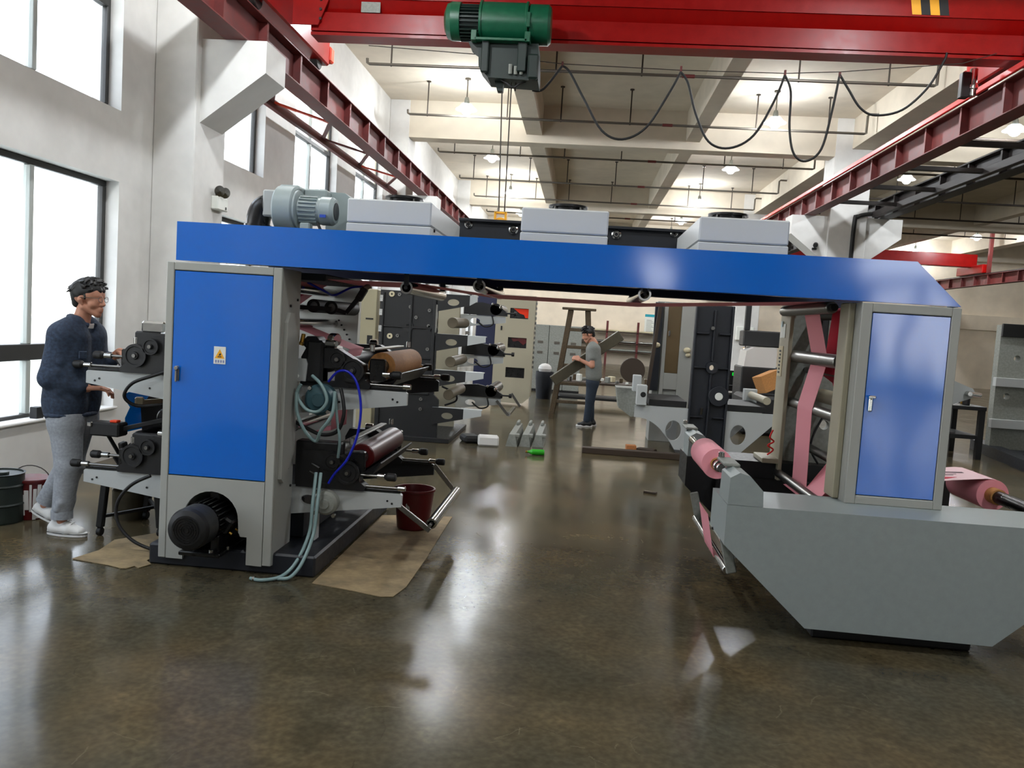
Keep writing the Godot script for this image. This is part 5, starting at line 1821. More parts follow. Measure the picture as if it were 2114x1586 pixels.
# ---------------------------------------------------------------- people
func hand(bones: Array, wrist: Vector3, fwd: Vector3, palm_n: Vector3, curl: float, size := 1.0, thumb_side := 1.0) -> void:
	fwd = fwd.normalized()
	palm_n = (palm_n - fwd * palm_n.dot(fwd)).normalized()
	var side := fwd.cross(palm_n).normalized() * thumb_side
	var s := size
	for k in 4:
		var off := (k - 1.5) * 0.019 * s
		bones.append(bone(wrist + side * off * 0.7, wrist + fwd * 0.085 * s + side * off, 0.015 * s, 0.0125 * s))
		var l: float = [0.038, 0.043, 0.04, 0.031][k] * s
		var p0 := wrist + fwd * 0.088 * s + side * off
		var d1 := (fwd + palm_n * curl * 0.6).normalized()
		var p1 := p0 + d1 * l
		var d2 := (fwd * (1.0 - curl * 0.6) + palm_n * curl * 1.3).normalized()
		var p2 := p1 + d2 * l * 0.8
		var d3 := (fwd * (0.7 - curl) + palm_n * (0.3 + curl)).normalized()
		var p3 := p2 + d3 * l * 0.6
		bones.append(bone(p0, p1, 0.0098 * s, 0.0092 * s))
		bones.append(bone(p1, p2, 0.0092 * s, 0.0085 * s))
		bones.append(bone(p2, p3, 0.0085 * s, 0.007 * s))
	var t0 := wrist - side * 0.026 * s + fwd * 0.025 * s
	var t1 := t0 - side * 0.028 * s + fwd * 0.035 * s + palm_n * 0.01 * s
	var t2 := t1 + fwd * 0.032 * s + palm_n * 0.012 * s
	bones.append(bone(t0, t1, 0.014 * s, 0.011 * s))
	bones.append(bone(t1, t2, 0.0105 * s, 0.0085 * s))

func shoe(t: Node3D, heel: Vector3, toe: Vector3, up: Vector3, m: Material, sole_m: Material, stripe: bool) -> void:
	var f := (toe - heel).normalized()
	var L := (toe - heel).length()
	var side := f.cross(up).normalized()
	var b: Array = []
	for sg in [-1.0, 1.0]:
		b.append(bone(heel + f * 0.045 + up * 0.045 + side * 0.012 * sg, heel + f * L * 0.55 + up * 0.042 + side * 0.02 * sg, 0.034, 0.034))
		b.append(bone(heel + f * L * 0.55 + up * 0.042 + side * 0.02 * sg, toe - f * 0.045 + up * 0.032 + side * 0.014 * sg, 0.034, 0.026))
	b.append(bone(heel + f * 0.05 + up * 0.05, heel + f * 0.06 + up * 0.085, 0.038, 0.034))
	b.append(bone(heel + f * 0.09 + up * 0.08, heel + f * L * 0.55 + up * 0.055, 0.032, 0.03))
	var o := obj("shoe_upper", body(b, 0.008, 0.02), m, t)
	var st := S()
	var prof := PackedVector2Array()
	for i in 24:
		var a := TAU * i / 24.0
		var xx := 0.5 * L + (0.5 * L + 0.004) * cos(a)
		var w := 0.046 + 0.006 * cos(a)
		prof.append(Vector2(xx, w * sin(a) * (1.0 if absf(sin(a)) < 0.9 else 1.0)))
	plate(st, prof, 0.0, 0.026, [], Transform3D(Basis(f, side, up), heel))
	obj("sole", st, sole_m, o)
	if stripe:
		st = S()
		var p2 := PackedVector2Array()
		for q in prof:
			p2.append(Vector2((q.x - L * 0.5) * 1.01 + L * 0.5, q.y * 1.04))
		plate(st, p2, 0.016, 0.020, [], Transform3D(Basis(f, side, up), heel))
		obj("sole_stripe", st, M.sign_ink, o)
		st = S()
		for k in 4:
			var q := heel + f * (0.10 + k * 0.025) + up * (0.118 - k * 0.011)
			tube(st, [q - side * 0.022, q + up * 0.005, q + side * 0.022], 0.0035, 6)
		var lq := heel + f * 0.10 + up * 0.12
		var lp := []
		for i in 9:
			var a := TAU * i / 8.0
			lp.append(lq + f * 0.016 * cos(a) + up * (0.018 + 0.018 * sin(a)) + side * 0.012)
		tube(st, lp, 0.003, 6)
		obj("laces", st, m, o)

# a head in its own axes: f forward, u up, s to the side; returns the flesh, adds hair and eyes as parts
func head_bones(o: Vector3, b: Basis) -> Array:
	var L := []
	var add := func(f1: float, u1: float, s1: float, f2: float, u2: float, s2: float, r1: float, r2: float) -> void:
		for sg in ([1.0, -1.0] if s1 != 0.0 or s2 != 0.0 else [1.0]):
			L.append(bone(o + b * Vector3(f1, u1, s1 * sg), o + b * Vector3(f2, u2, s2 * sg), r1, r2))
	add.call(-0.025, 0.03, 0.012, 0.02, 0.035, 0.012, 0.074, 0.070)
	add.call(0.05, 0.035, 0.02, 0.05, 0.04, 0.02, 0.042, 0.042)
	add.call(0.055, -0.01, 0.02, 0.052, -0.03, 0.022, 0.038, 0.036)
	add.call(0.045, -0.035, 0.036, 0.06, -0.03, 0.03, 0.027, 0.022)
	add.call(0.0, -0.055, 0.046, 0.066, -0.097, 0.01, 0.024, 0.020)
	add.call(0.074, -0.102, 0.0, 0.07, -0.098, 0.0, 0.018, 0.018)
	add.call(0.066, -0.068, 0.0, 0.06, -0.06, 0.0, 0.030, 0.032)
	add.call(0.091, -0.062, 0.012, 0.094, -0.061, 0.0, 0.006, 0.008)
	add.call(0.089, -0.075, 0.010, 0.092, -0.076, 0.0, 0.006, 0.008)
	add.call(0.088, 0.012, 0.0, 0.106, -0.030, 0.0, 0.009, 0.013)
	add.call(0.098, -0.036, 0.011, 0.092, -0.036, 0.012, 0.008, 0.008)
	add.call(0.082, 0.024, 0.022, 0.074, 0.024, 0.042, 0.011, 0.010)
	add.call(-0.006, 0.006, 0.075, -0.012, -0.012, 0.080, 0.012, 0.012)
	add.call(-0.012, -0.012, 0.080, 0.0, -0.036, 0.072, 0.012, 0.008)
	add.call(-0.02, -0.06, 0.0, -0.045, -0.17, 0.0, 0.050, 0.054)
	return L

func head_hair(o: Vector3, b: Basis, seed_v: int, lift: float, forward: float) -> SurfaceTool:
	var q := RandomNumberGenerator.new()
	q.seed = seed_v
	var H := []
	for sg in [-1.0, 1.0]:
		H.append(bone(o + b * Vector3(-0.035, 0.045, 0.018 * sg), o + b * Vector3(0.02, 0.058, 0.018 * sg), 0.074, 0.066))
		H.append(bone(o + b * Vector3(-0.06, 0.015, 0.02 * sg), o + b * Vector3(-0.066, -0.035, 0.018 * sg), 0.052, 0.034))
		H.append(bone(o + b * Vector3(-0.02, 0.03, 0.05 * sg), o + b * Vector3(0.03, 0.045, 0.048 * sg), 0.040, 0.032))
		H.append(bone(o + b * Vector3(0.062, 0.068, 0.02 * sg), o + b * Vector3(0.078, 0.060, 0.018 * sg), 0.030, 0.022))
		H.append(bone(o + b * Vector3(0.022, 0.02, 0.072 * sg), o + b * Vector3(0.018, -0.004, 0.074 * sg), 0.010, 0.006))
	for i in 150:
		var el := q.randf_range(0.15, 1.45)
		var az := q.randf_range(-PI, PI)
		if absf(az) < 0.75 and el < 0.55:
			continue
		var d := Vector3(cos(el) * cos(az), sin(el), cos(el) * sin(az))
		var root := Vector3(-0.012, 0.048, 0) + d * Vector3(0.088, 0.078, 0.078)
		var sweep := Vector3(forward, 0.0, 0.25 * signf(d.z)) if d.x > -0.25 else Vector3(-0.5, -0.8, 0)
		var tip := root + (d * 0.5 + sweep * 0.7 + Vector3(0, -0.25, 0)).normalized() * q.randf_range(0.028, 0.05) + d * lift
		H.append(bone(o + b * root, o + b * tip, 0.012, 0.004))
	return body(H, 0.0058, 0.008)

func build_man_in_denim() -> void:
	var t := thing("person", "standing person in denim jacket, pale jeans and white sneakers, glasses", "person", Vector3(-3.35, 0, -5.25))
	var zc := -5.25
	var P := func(x: float, y: float, dz: float) -> Vector3: return Vector3(x, y, zc + dz)
	# body: head with face, neck, trunk, arms, hands, legs as one skin
	var b: Array = []
	b.append(bone(P.call(-3.315, 1.44, 0), P.call(-3.325, 1.40, 0), 0.054, 0.06))
	b.append(bone(P.call(-3.33, 1.34, -0.10), P.call(-3.35, 0.90, -0.07), 0.09, 0.09))
	b.append(bone(P.call(-3.33, 1.34, 0.10), P.call(-3.35, 0.90, 0.07), 0.09, 0.09))
	# near arm, forearm hidden behind the bracket; far arm reaches to the deck
	b.append(bone(P.call(-3.345, 1.34, 0.175), P.call(-3.395, 1.06, 0.20), 0.05, 0.042))
	b.append(bone(P.call(-3.395, 1.06, 0.20), P.call(-3.20, 1.00, 0.10), 0.04, 0.028))
	b.append(bone(P.call(-3.335, 1.34, -0.175), P.call(-3.30, 1.10, -0.20), 0.05, 0.042))
	b.append(bone(P.call(-3.30, 1.10, -0.20), P.call(-3.13, 1.235, -0.15), 0.04, 0.03))
	for sg in [-1.0, 1.0]:
		b.append(bone(P.call(-3.345, 0.84, 0.085 * sg), P.call(-3.34 - (0.08 if sg < 0 else 0.0), 0.47, 0.09 * sg), 0.085, 0.055))
	b.append(bone(P.call(-3.33, 0.47, 0.09), P.call(-3.365, 0.085, 0.09), 0.05, 0.034))
	b.append(bone(P.call(-3.42, 0.47, -0.09), P.call(-3.60, 0.14, -0.09), 0.05, 0.034))
	b.append(bone(P.call(-3.60, 0.14, -0.09), P.call(-3.595, 0.11, -0.09), 0.036, 0.036))
	var skin_st := body(b, 0.0085, 0.025)
	var hb: Array = []
	hand(hb, P.call(-3.13, 1.235, -0.15), Vector3(1, -0.35, 0.1), Vector3(0.3, -1, 0), 0.55, 1.0, 1.0)
	hand(hb, P.call(-3.20, 1.00, 0.10), Vector3(1, 0.05, -0.3), Vector3(0, -1, 0), 0.6, 1.0, -1.0)
	var hm := body(hb, 0.0045, 0.006).commit()
	skin_st.append_from(hm, 0, Transform3D())
	var ho: Vector3 = P.call(-3.270, 1.587, 0)
	var hbas := Basis(Vector3(0, 0, 1), -0.04)
	skin_st.append_from(body(head_bones(ho, hbas), 0.0042, 0.011).commit(), 0, Transform3D())
	obj("body", skin_st, M.skin, t)
	# eyes, brows and glasses
	var st := S()
	for sg in [-1.0, 1.0]:
		ball(st, ho + hbas * Vector3(0.079, 0.004, 0.030 * sg), 0.0105, 10)
		bar(st, ho + hbas * Vector3(0.092, 0.028, 0.014 * sg), ho + hbas * Vector3(0.084, 0.029, 0.042 * sg), 0.006, 0.005)
	obj("eye", st, M.hair, t)
	st = S()
	for sg in [-1.0, 1.0]:
		var ring := []
		for i in 17:
			var a := TAU * i / 16.0
			ring.append(ho + hbas * Vector3(0.108 - 0.006 * absf(cos(a)), 0.002 + 0.018 * sin(a), 0.033 * sg + 0.023 * cos(a)))
		tube(st, ring, 0.0018, 6)
		tube(st, [ho + hbas * Vector3(0.10, 0.008, 0.056 * sg), ho + hbas * Vector3(0.06, 0.009, 0.074 * sg), ho + hbas * Vector3(-0.005, 0.005, 0.088 * sg), ho + hbas * Vector3(-0.02, -0.01, 0.088 * sg)], 0.0018, 6)
	obj("glasses", st, M.galv, t)
	obj("hair", head_hair(ho, hbas, 12, 0.006, 1.0), M.hair, t)
	# jacket
	var j: Array = []
	for sg in [-1.0, 1.0]:
		j.append(bone(P.call(-3.335, 1.315, 0.095 * sg), P.call(-3.355, 1.08, 0.085 * sg), 0.125, 0.14))
		j.append(bone(P.call(-3.355, 1.08, 0.085 * sg), P.call(-3.37, 0.90, 0.075 * sg), 0.14, 0.132))
		j.append(bone(P.call(-3.37, 0.90, 0.072 * sg), P.call(-3.37, 0.84, 0.07 * sg), 0.132, 0.128))
		j.append(bone(P.call(-3.325, 1.40, 0.07 * sg), P.call(-3.345, 1.345, 0.17 * sg), 0.075, 0.075))
	j.append(bone(P.call(-3.40, 1.25, 0), P.call(-3.41, 1.02, 0), 0.10, 0.10))
	j.append(bone(P.call(-3.345, 1.345, 0.17), P.call(-3.395, 1.06, 0.205), 0.075, 0.066))
	j.append(bone(P.call(-3.395, 1.06, 0.205), P.call(-3.235, 1.01, 0.125), 0.062, 0.05))
	j.append(bone(P.call(-3.335, 1.345, -0.17), P.call(-3.30, 1.10, -0.205), 0.075, 0.064))
	j.append(bone(P.call(-3.30, 1.10, -0.205), P.call(-3.20, 1.18, -0.175), 0.06, 0.05))
	# folds
	for q in [[1.20, 0.22, -3.44], [1.13, 0.23, -3.45], [1.00, 0.20, -3.46]]:
		j.append(bone(P.call(q[2], q[0], q[1] * 0.5), P.call(q[2] + 0.12, q[0] - 0.03, q[1]), 0.03, 0.02))
	var jk := obj("denim_jacket", body(j, 0.011, 0.035), M.denim, t)
	st = S()
	var col := []
	for i in 15:
		var a := -PI * 0.85 + PI * 1.7 * i / 14.0
		col.append(P.call(-3.315 - 0.078 * cos(a), 1.435 + 0.028 * cos(a), 0.078 * sin(a)))
	tube(st, col, 0.017, 8)
	obj("collar", st, M.denim, jk)
	st = S()
	var hem := []
	for i in 25:
		var a := TAU * i / 24.0
		hem.append(P.call(-3.37 + 0.128 * cos(a), 0.815, 0.195 * sin(a)))
	tube(st, hem, 0.016, 8)
	obj("hem_band", st, M.denim, jk)
	st = S()
	bx(st, P.call(-3.20, 1.22, 0.16), Vector3(0.05, 0.05, 0.012), 0.004, Basis(Vector3.UP, 0.9))
	obj("chest_pocket", st, M.denim, jk)
	st = S()
	lathe(st, [Vector2(0.058, 0), Vector2(0.066, 0.0), Vector2(0.063, 0.03), Vector2(0.056, 0.03)], P.call(-3.305, 1.405, 0), Vector3(0.25, 1, 0), 20)
	obj("white_shirt_collar", st, M.shoe_white, t)
	# jeans
	var g: Array = []
	for sg in [-1.0, 1.0]:
		g.append(bone(P.call(-3.36, 0.86, 0.075 * sg), P.call(-3.355, 0.76, 0.08 * sg), 0.115, 0.112))
	g.append(bone(P.call(-3.355, 0.78, 0.085), P.call(-3.325, 0.47, 0.09), 0.108, 0.082))
	g.append(bone(P.call(-3.325, 0.47, 0.09), P.call(-3.36, 0.175, 0.09), 0.08, 0.064))
	g.append(bone(P.call(-3.365, 0.78, -0.085), P.call(-3.425, 0.47, -0.09), 0.108, 0.082))
	g.append(bone(P.call(-3.425, 0.47, -0.09), P.call(-3.575, 0.22, -0.09), 0.08, 0.06))
	for q in [[-3.27, 0.45, 0.09], [-3.29, 0.41, 0.11], [-3.35, 0.44, -0.06], [-3.36, 0.40, -0.07], [-3.31, 0.24, 0.12], [-3.33, 0.20, 0.12]]:
		g.append(bone(P.call(q[0], q[1], q[2] - 0.05), P.call(q[0] - 0.03, q[1] - 0.015, q[2] + 0.03), 0.022, 0.014))
	var jn := obj("jeans", body(g, 0.011, 0.03), M.jeans, t)
	for q in [[-3.362, 0.135, 0.09, 0.064, 0.0], [-3.60, 0.185, -0.09, 0.06, 0.55]]:
		st = S()
		pipe(st, P.call(q[0], q[1] - 0.02, q[2]), P.call(q[0] + 0.055 * sin(q[4]), q[1] + 0.035, q[2]), q[3] + 0.004, q[3] - 0.012, 22)
		obj("cuff", st, M.jeans, jn)
	shoe(t, P.call(-3.46, 0.002, 0.09), P.call(-3.19, 0.002, 0.085), Vector3.UP, M.shoe_white, M.shoe_white, true)
	shoe(t, P.call(-3.70, 0.095, -0.09), P.call(-3.455, 0.004, -0.09), Vector3(0.348, 0.937, 0).normalized(), M.shoe_white, M.shoe_white, true)

func build_man_in_tee() -> void:
	var t := thing("person", "standing person in grey T-shirt and dark jeans holding a long olive box", "person", Vector3(0.25, 0, -13.5))
	var zc := -13.5
	var P := func(x: float, y: float, dz: float) -> Vector3: return Vector3(x, y, zc + dz)
	var b: Array = []
	b.append(bone(P.call(0.185, 1.40, 0), P.call(0.21, 1.34, 0), 0.05, 0.06))
	for sg in [-1.0, 1.0]:
		b.append(bone(P.call(0.23, 1.25, 0.10 * sg), P.call(0.25, 0.85, 0.07 * sg), 0.09, 0.09))
		b.append(bone(P.call(0.25, 0.80, 0.08 * sg), P.call(0.23, 0.45, 0.09 * sg), 0.08, 0.055))
		b.append(bone(P.call(0.23, 0.45, 0.09 * sg), P.call(0.20 + 0.06 * (1.0 - sg) * 0.5, 0.09, 0.09 * sg), 0.05, 0.034))
		b.append(bone(P.call(0.22, 1.26, 0.18 * sg), P.call(0.22, 1.00, 0.21 * sg), 0.048, 0.04))
	b.append(bone(P.call(0.22, 1.00, 0.21), P.call(0.02, 1.085, 0.13), 0.038, 0.028))
	b.append(bone(P.call(0.22, 1.00, -0.21), P.call(0.03, 1.06, -0.18), 0.038, 0.028))
	var sk := body(b, 0.012, 0.025)
	var hb: Array = []
	hand(hb, P.call(0.02, 1.085, 0.13), Vector3(-0.8, 0.25, -0.35), Vector3(0.1, -0.6, -1), 0.6, 1.0, 1.0)
	hand(hb, P.call(0.03, 1.06, -0.18), Vector3(-0.8, 0.1, 0.3), Vector3(0, -0.6, 1), 0.6, 1.0, -1.0)
	sk.append_from(body(hb, 0.006, 0.007).commit(), 0, Transform3D())
	var ho: Vector3 = P.call(0.132, 1.497, 0)
	var hbas := Basis(Vector3(-1, 0, 0), Vector3(0, 1, 0), Vector3(0, 0, -1)) * Basis(Vector3(0, 0, 1), -0.42)
	sk.append_from(body(head_bones(ho, hbas), 0.006, 0.011).commit(), 0, Transform3D())
	obj("body", sk, M.skin, t)
	obj("hair", head_hair(ho, hbas, 31, 0.012, 0.4), M.hair, t)
	var j: Array = []
	for sg in [-1.0, 1.0]:
		j.append(bone(P.call(0.225, 1.25, 0.10 * sg), P.call(0.245, 1.02, 0.085 * sg), 0.122, 0.128))
		j.append(bone(P.call(0.245, 1.02, 0.085 * sg), P.call(0.26, 0.84, 0.08 * sg), 0.128, 0.13))
		j.append(bone(P.call(0.205, 1.33, 0.06 * sg), P.call(0.22, 1.28, 0.17 * sg), 0.065, 0.07))
		j.append(bone(P.call(0.22, 1.27, 0.175 * sg), P.call(0.218, 1.13, 0.195 * sg), 0.066, 0.062))
	obj("t_shirt", body(j, 0.012, 0.03), M.tee, t)
	var g: Array = []
	for sg in [-1.0, 1.0]:
		g.append(bone(P.call(0.26, 0.82, 0.07 * sg), P.call(0.25, 0.72, 0.08 * sg), 0.105, 0.105))
		g.append(bone(P.call(0.25, 0.72, 0.085 * sg), P.call(0.23, 0.45, 0.09 * sg), 0.1, 0.075))
		g.append(bone(P.call(0.23, 0.45, 0.09 * sg), P.call(0.20 + 0.06 * (1.0 - sg) * 0.5, 0.11, 0.09 * sg), 0.073, 0.06))
	obj("jeans", body(g, 0.012, 0.03), M.jeans_dark, t)
	shoe(t, P.call(0.29, 0.002, 0.09), P.call(0.03, 0.002, 0.11), Vector3.UP, M.rubber, M.shoe_white, false)
	shoe(t, P.call(0.36, 0.002, -0.09), P.call(0.10, 0.002, -0.09), Vector3.UP, M.rubber, M.shoe_white, false)
	# the box he holds
	var st := S()
	bar(st, Vector3(-0.40, 0.70, -13.50), Vector3(0.66, 1.52, -13.66), 0.11, 0.17, 0.006)
	var bx0 := single("steel_box_section", st, M.olive, "long olive painted box section carried slantwise by person in T-shirt", "beam", Vector3(-0.40, 0.62, -13.50))
	bx0.set_meta("category", "beam")

# ---------------------------------------------------------------- machines and clutter further back
func ring_bolt(st: SurfaceTool, x: float, y: float, z: float, r: float) -> void:
	lathe(st, [Vector2(r * 0.35, 0.012), Vector2(r * 0.35, 0.02), Vector2(r, 0.02), Vector2(r, 0.0)], Vector3(x, y, z), Vector3(0, 0, 1), 16)

func tapered_arm(t: Node3D, x0: float, x1: float, y: float, z: float, h0: float, h1: float, m: Material, hole_x: float, called := "bracket_arm") -> Node3D:
	var st := S()
	plate(st, V2([x0, y, x1, y, x1, y - h1, x0, y - h0]), z - 0.03, z, [circle(hole_x, y - h0 * 0.45, 0.075, 0.042)])
	return obj(called, st, m, t)

func build_black_press() -> void:
	var t := thing("press_unit", "black iron press frame with white stacked bracket arms behind printing stand", "machine", Vector3(-2.2, 0, -11.2))
	var st := S()
	plate(st, V2([-2.60, 0.06, -1.77, 0.06, -1.77, 0.55, -1.84, 0.62, -1.84, 1.90, -1.92, 1.93, -2.60, 1.93]), -10.56, -10.5)
	var pl := obj("front_frame", st, M.black_iron, t)
	# cast ribs
	for q in [[-2.58, -2.54, 0.1, 1.9], [-2.2, -2.17, 0.5, 1.9], [-1.90, -1.86, 0.65, 1.88]]:
		st = S()
		bb(st, q[0], q[1], q[2], q[3], -10.5, -10.475, 0.006)
		obj("rib", st, M.black_iron, pl)
	for y in [0.62, 1.08, 1.47]:
		st = S()
		bb(st, -2.54, -1.90, y - 0.015, y + 0.015, -10.5, -10.478, 0.006)
		obj("rib", st, M.black_iron, pl)
	for q in [[-2.22, 1.48, 0.07, "black_iron"], [-1.90, 1.44, 0.075, "black_iron"], [-2.3, 0.85, 0.06, "black_iron"]]:
		st = S()
		ring_bolt(st, q[0], q[1], -10.5, q[2])
		obj("bearing_boss", st, M[q[3]], pl)
	for q in [[-2.45, 1.88], [-2.45, 1.34]]:
		st = S()
		ring_bolt(st, q[0], q[1], -10.5, 0.036)
		obj("cream_bush", st, M.cloth_cream, pl)
	for q in [[-2.20, 1.73], [-1.95, 1.70], [-2.12, 1.6], [-1.95, 1.5], [-1.95, 1.2], [-1.96, 0.95], [-2.2, 0.8], [-1.97, 0.72], [-2.0, 0.55], [-2.0, 0.42], [-2.35, 1.88], [-2.35, 1.35]]:
		st = S()
		ring_bolt(st, q[0], q[1], -10.5, 0.022)
		obj("bolt", st, M.steel, pl)
	st = S()
	bb(st, -1.86, -1.84, 1.42, 1.78, -10.5, -10.46)
	for y in [1.84, 1.66, 1.45]:
		bb(st, -2.60, -2.56, y - 0.06, y + 0.02, -10.5, -10.47)
	obj("gib_strip", st, M.chrome, pl)
	# grey post left of the frame
	st = S()
	bb(st, -2.86, -2.64, 0.0, 1.93, -10.7, -10.5, 0.01)
	obj("post", st, M.tan, t)
	st = S()
	bb(st, -2.78, -2.68, 1.535, 1.555, -10.5, -10.495)
	bb(st, -2.75, -2.68, 1.20, 1.33, -10.5, -10.495)
	obj("slot_cover", st, M.rubber, t)
	# near and far side arms
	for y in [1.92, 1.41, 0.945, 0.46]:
		var a := tapered_arm(t, -1.84, -1.43, y, -10.45, 0.225, 0.13, M.black_iron, -1.64)  # shadow inside the near arms is painted in as black, tips stay pale
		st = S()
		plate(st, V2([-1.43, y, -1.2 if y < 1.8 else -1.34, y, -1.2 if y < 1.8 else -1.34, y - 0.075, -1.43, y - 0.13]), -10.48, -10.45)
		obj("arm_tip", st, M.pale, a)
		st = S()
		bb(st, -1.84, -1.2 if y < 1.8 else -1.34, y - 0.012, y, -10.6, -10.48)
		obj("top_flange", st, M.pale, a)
	st = S()
	plate(st, V2([-2.5, 0.06, -1.74, 0.06, -1.74, 1.9, -2.5, 1.9]), -11.8, -11.72)
	obj("rear_frame", st, M.cream, t)
	st = S()
	bb(st, -2.7, -1.6, 0.0, 0.06, -12.1, -10.45, 0.005)
	obj("base_plate", st, M.black_iron, t)
	for y in [1.56, 1.05, 0.62]:
		st = S()
		cyl(st, Vector3(-1.66, y, -11.72), Vector3(-1.66, y, -10.6), 0.07, 20, 0.006)
		obj("impression_roller", st, M.roller_brown, t)
	for y in [1.69, 1.10, 0.49]:
		var a := tapered_arm(t, -1.78, -1.1, y, -12.0, 0.19, 0.09, M.pale, -1.55)
		st = S()
		tube(st, curve([Vector3(-1.52, y - 0.08, -11.98), Vector3(-1.40, y - 0.16, -11.97), Vector3(-1.28, y - 0.12, -11.97), Vector3(-1.30, y - 0.0, -11.98)]), 0.012, 6)
		obj("cable", st, M.rubber, a)
		# ink unit on the arm
		st = S()
		plate(st, V2([-1.72, y + 0.005, -1.08, y + 0.005, -1.08, y + 0.06, -1.20, y + 0.14, -1.45, y + 0.19, -1.72, y + 0.17]), -12.05, -11.98)
		var ib := obj("ink_carriage", st, M.black_iron, t)
		st = S()
		cyl(st, Vector3(-1.25, y + 0.10, -13.0), Vector3(-1.25, y + 0.10, -11.98), 0.085, 20)
		obj("ink_cylinder", st, M.black_gloss, ib)
		for q in [[-1.18, 0.13, 0.03], [-1.30, 0.17, 0.02]]:
			st = S()
			ball(st, Vector3(q[0], y + q[1], -11.95), q[2], 10)
			obj("chrome_cap", st, M.chrome, ib)
		st = S()
		cyl(st, Vector3(-1.10, y + 0.05, -11.96), Vector3(-0.98, y + 0.05, -11.96), 0.012, 8)
		cyl(st, Vector3(-0.98, y + 0.05, -11.96), Vector3(-0.94, y + 0.05, -11.96), 0.03, 12)
		obj("knob", st, M.rubber, ib)
	st = S()
	bar(st, Vector3(-1.16, 0.46, -11.97), Vector3(-0.97, 0.25, -11.97), 0.014, 0.04)
	obj("swing_arm", st, M.steel, t)
	st = S()
	bar(st, Vector3(-1.02, 0.5, -12.9), Vector3(-0.87, 0.3, -12.9), 0.014, 0.04)
	obj("swing_arm", st, M.steel, t)
	st = S()
	cyl(st, Vector3(-0.97, 0.27, -12.9), Vector3(-0.97, 0.27, -11.97), 0.03, 14)
	obj("idler_roller", st, M.chrome, t)
	st = S()
	tube(st, curve([Vector3(-1.80, 0.70, -10.9), Vector3(-1.62, 0.62, -10.9), Vector3(-1.60, 0.52, -10.9), Vector3(-1.75, 0.45, -10.9)]), 0.014, 6)
	obj("cable", st, M.rubber, t)
	# cream cabinet further back with three smoked windows
	t = thing("press_cabinet", "cream press cabinet with three dark smoked windows and painted orange reflections", "cabinet", Vector3(-1.28, 0, -16.3))
	st = S()
	plate(st, V2([-1.66, 0.05, -1.05, 0.05, -0.91, 0.18, -0.90, 2.15, -1.66, 2.15]), -16.5, -16.0, [rect(-1.39, -1.03, 1.70, 1.90), rect(-1.40, -1.035, 1.13, 1.33), rect(-1.41, -1.04, 0.545, 0.745)])
	obj("front_panel", st, M.cream, t)
	for y in [1.80, 1.23, 0.645]:
		st = S()
		bb(st, -1.41, -1.03, y - 0.1, y + 0.1, -16.1, -16.06)
		var w := obj("smoked_window", st, M.black_gloss, t)
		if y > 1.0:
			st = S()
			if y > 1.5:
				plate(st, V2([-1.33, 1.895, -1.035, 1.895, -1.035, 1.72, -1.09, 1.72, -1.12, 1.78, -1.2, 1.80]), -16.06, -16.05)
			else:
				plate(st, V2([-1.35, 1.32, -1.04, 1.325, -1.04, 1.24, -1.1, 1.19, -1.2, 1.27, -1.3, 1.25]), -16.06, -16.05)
			obj("painted_reflection", st, M.reflection_orange if y > 1.5 else M.pail_red, w)  # reflection in the dark glass, painted as a flat coloured plate
	st = S()
	bx(st, Vector3(-1.54, 1.50, -15.99), Vector3(0.03, 0.08, 0.02), 0.004)
	obj("handle", st, M.sign_ink, t)
	for k in 14:
		st = S()
		bb(st, -0.90, -0.87, 0.75 + k * 0.095, 0.80 + k * 0.095, -16.1, -16.04)
		obj("edge_catch", st, M.steel, t)
	st = S()
	bb(st, -2.05, -1.66, 0.25, 2.12, -16.4, -16.05, 0.01)
	obj("blue_side_panel", st, M.blue_dark, t)

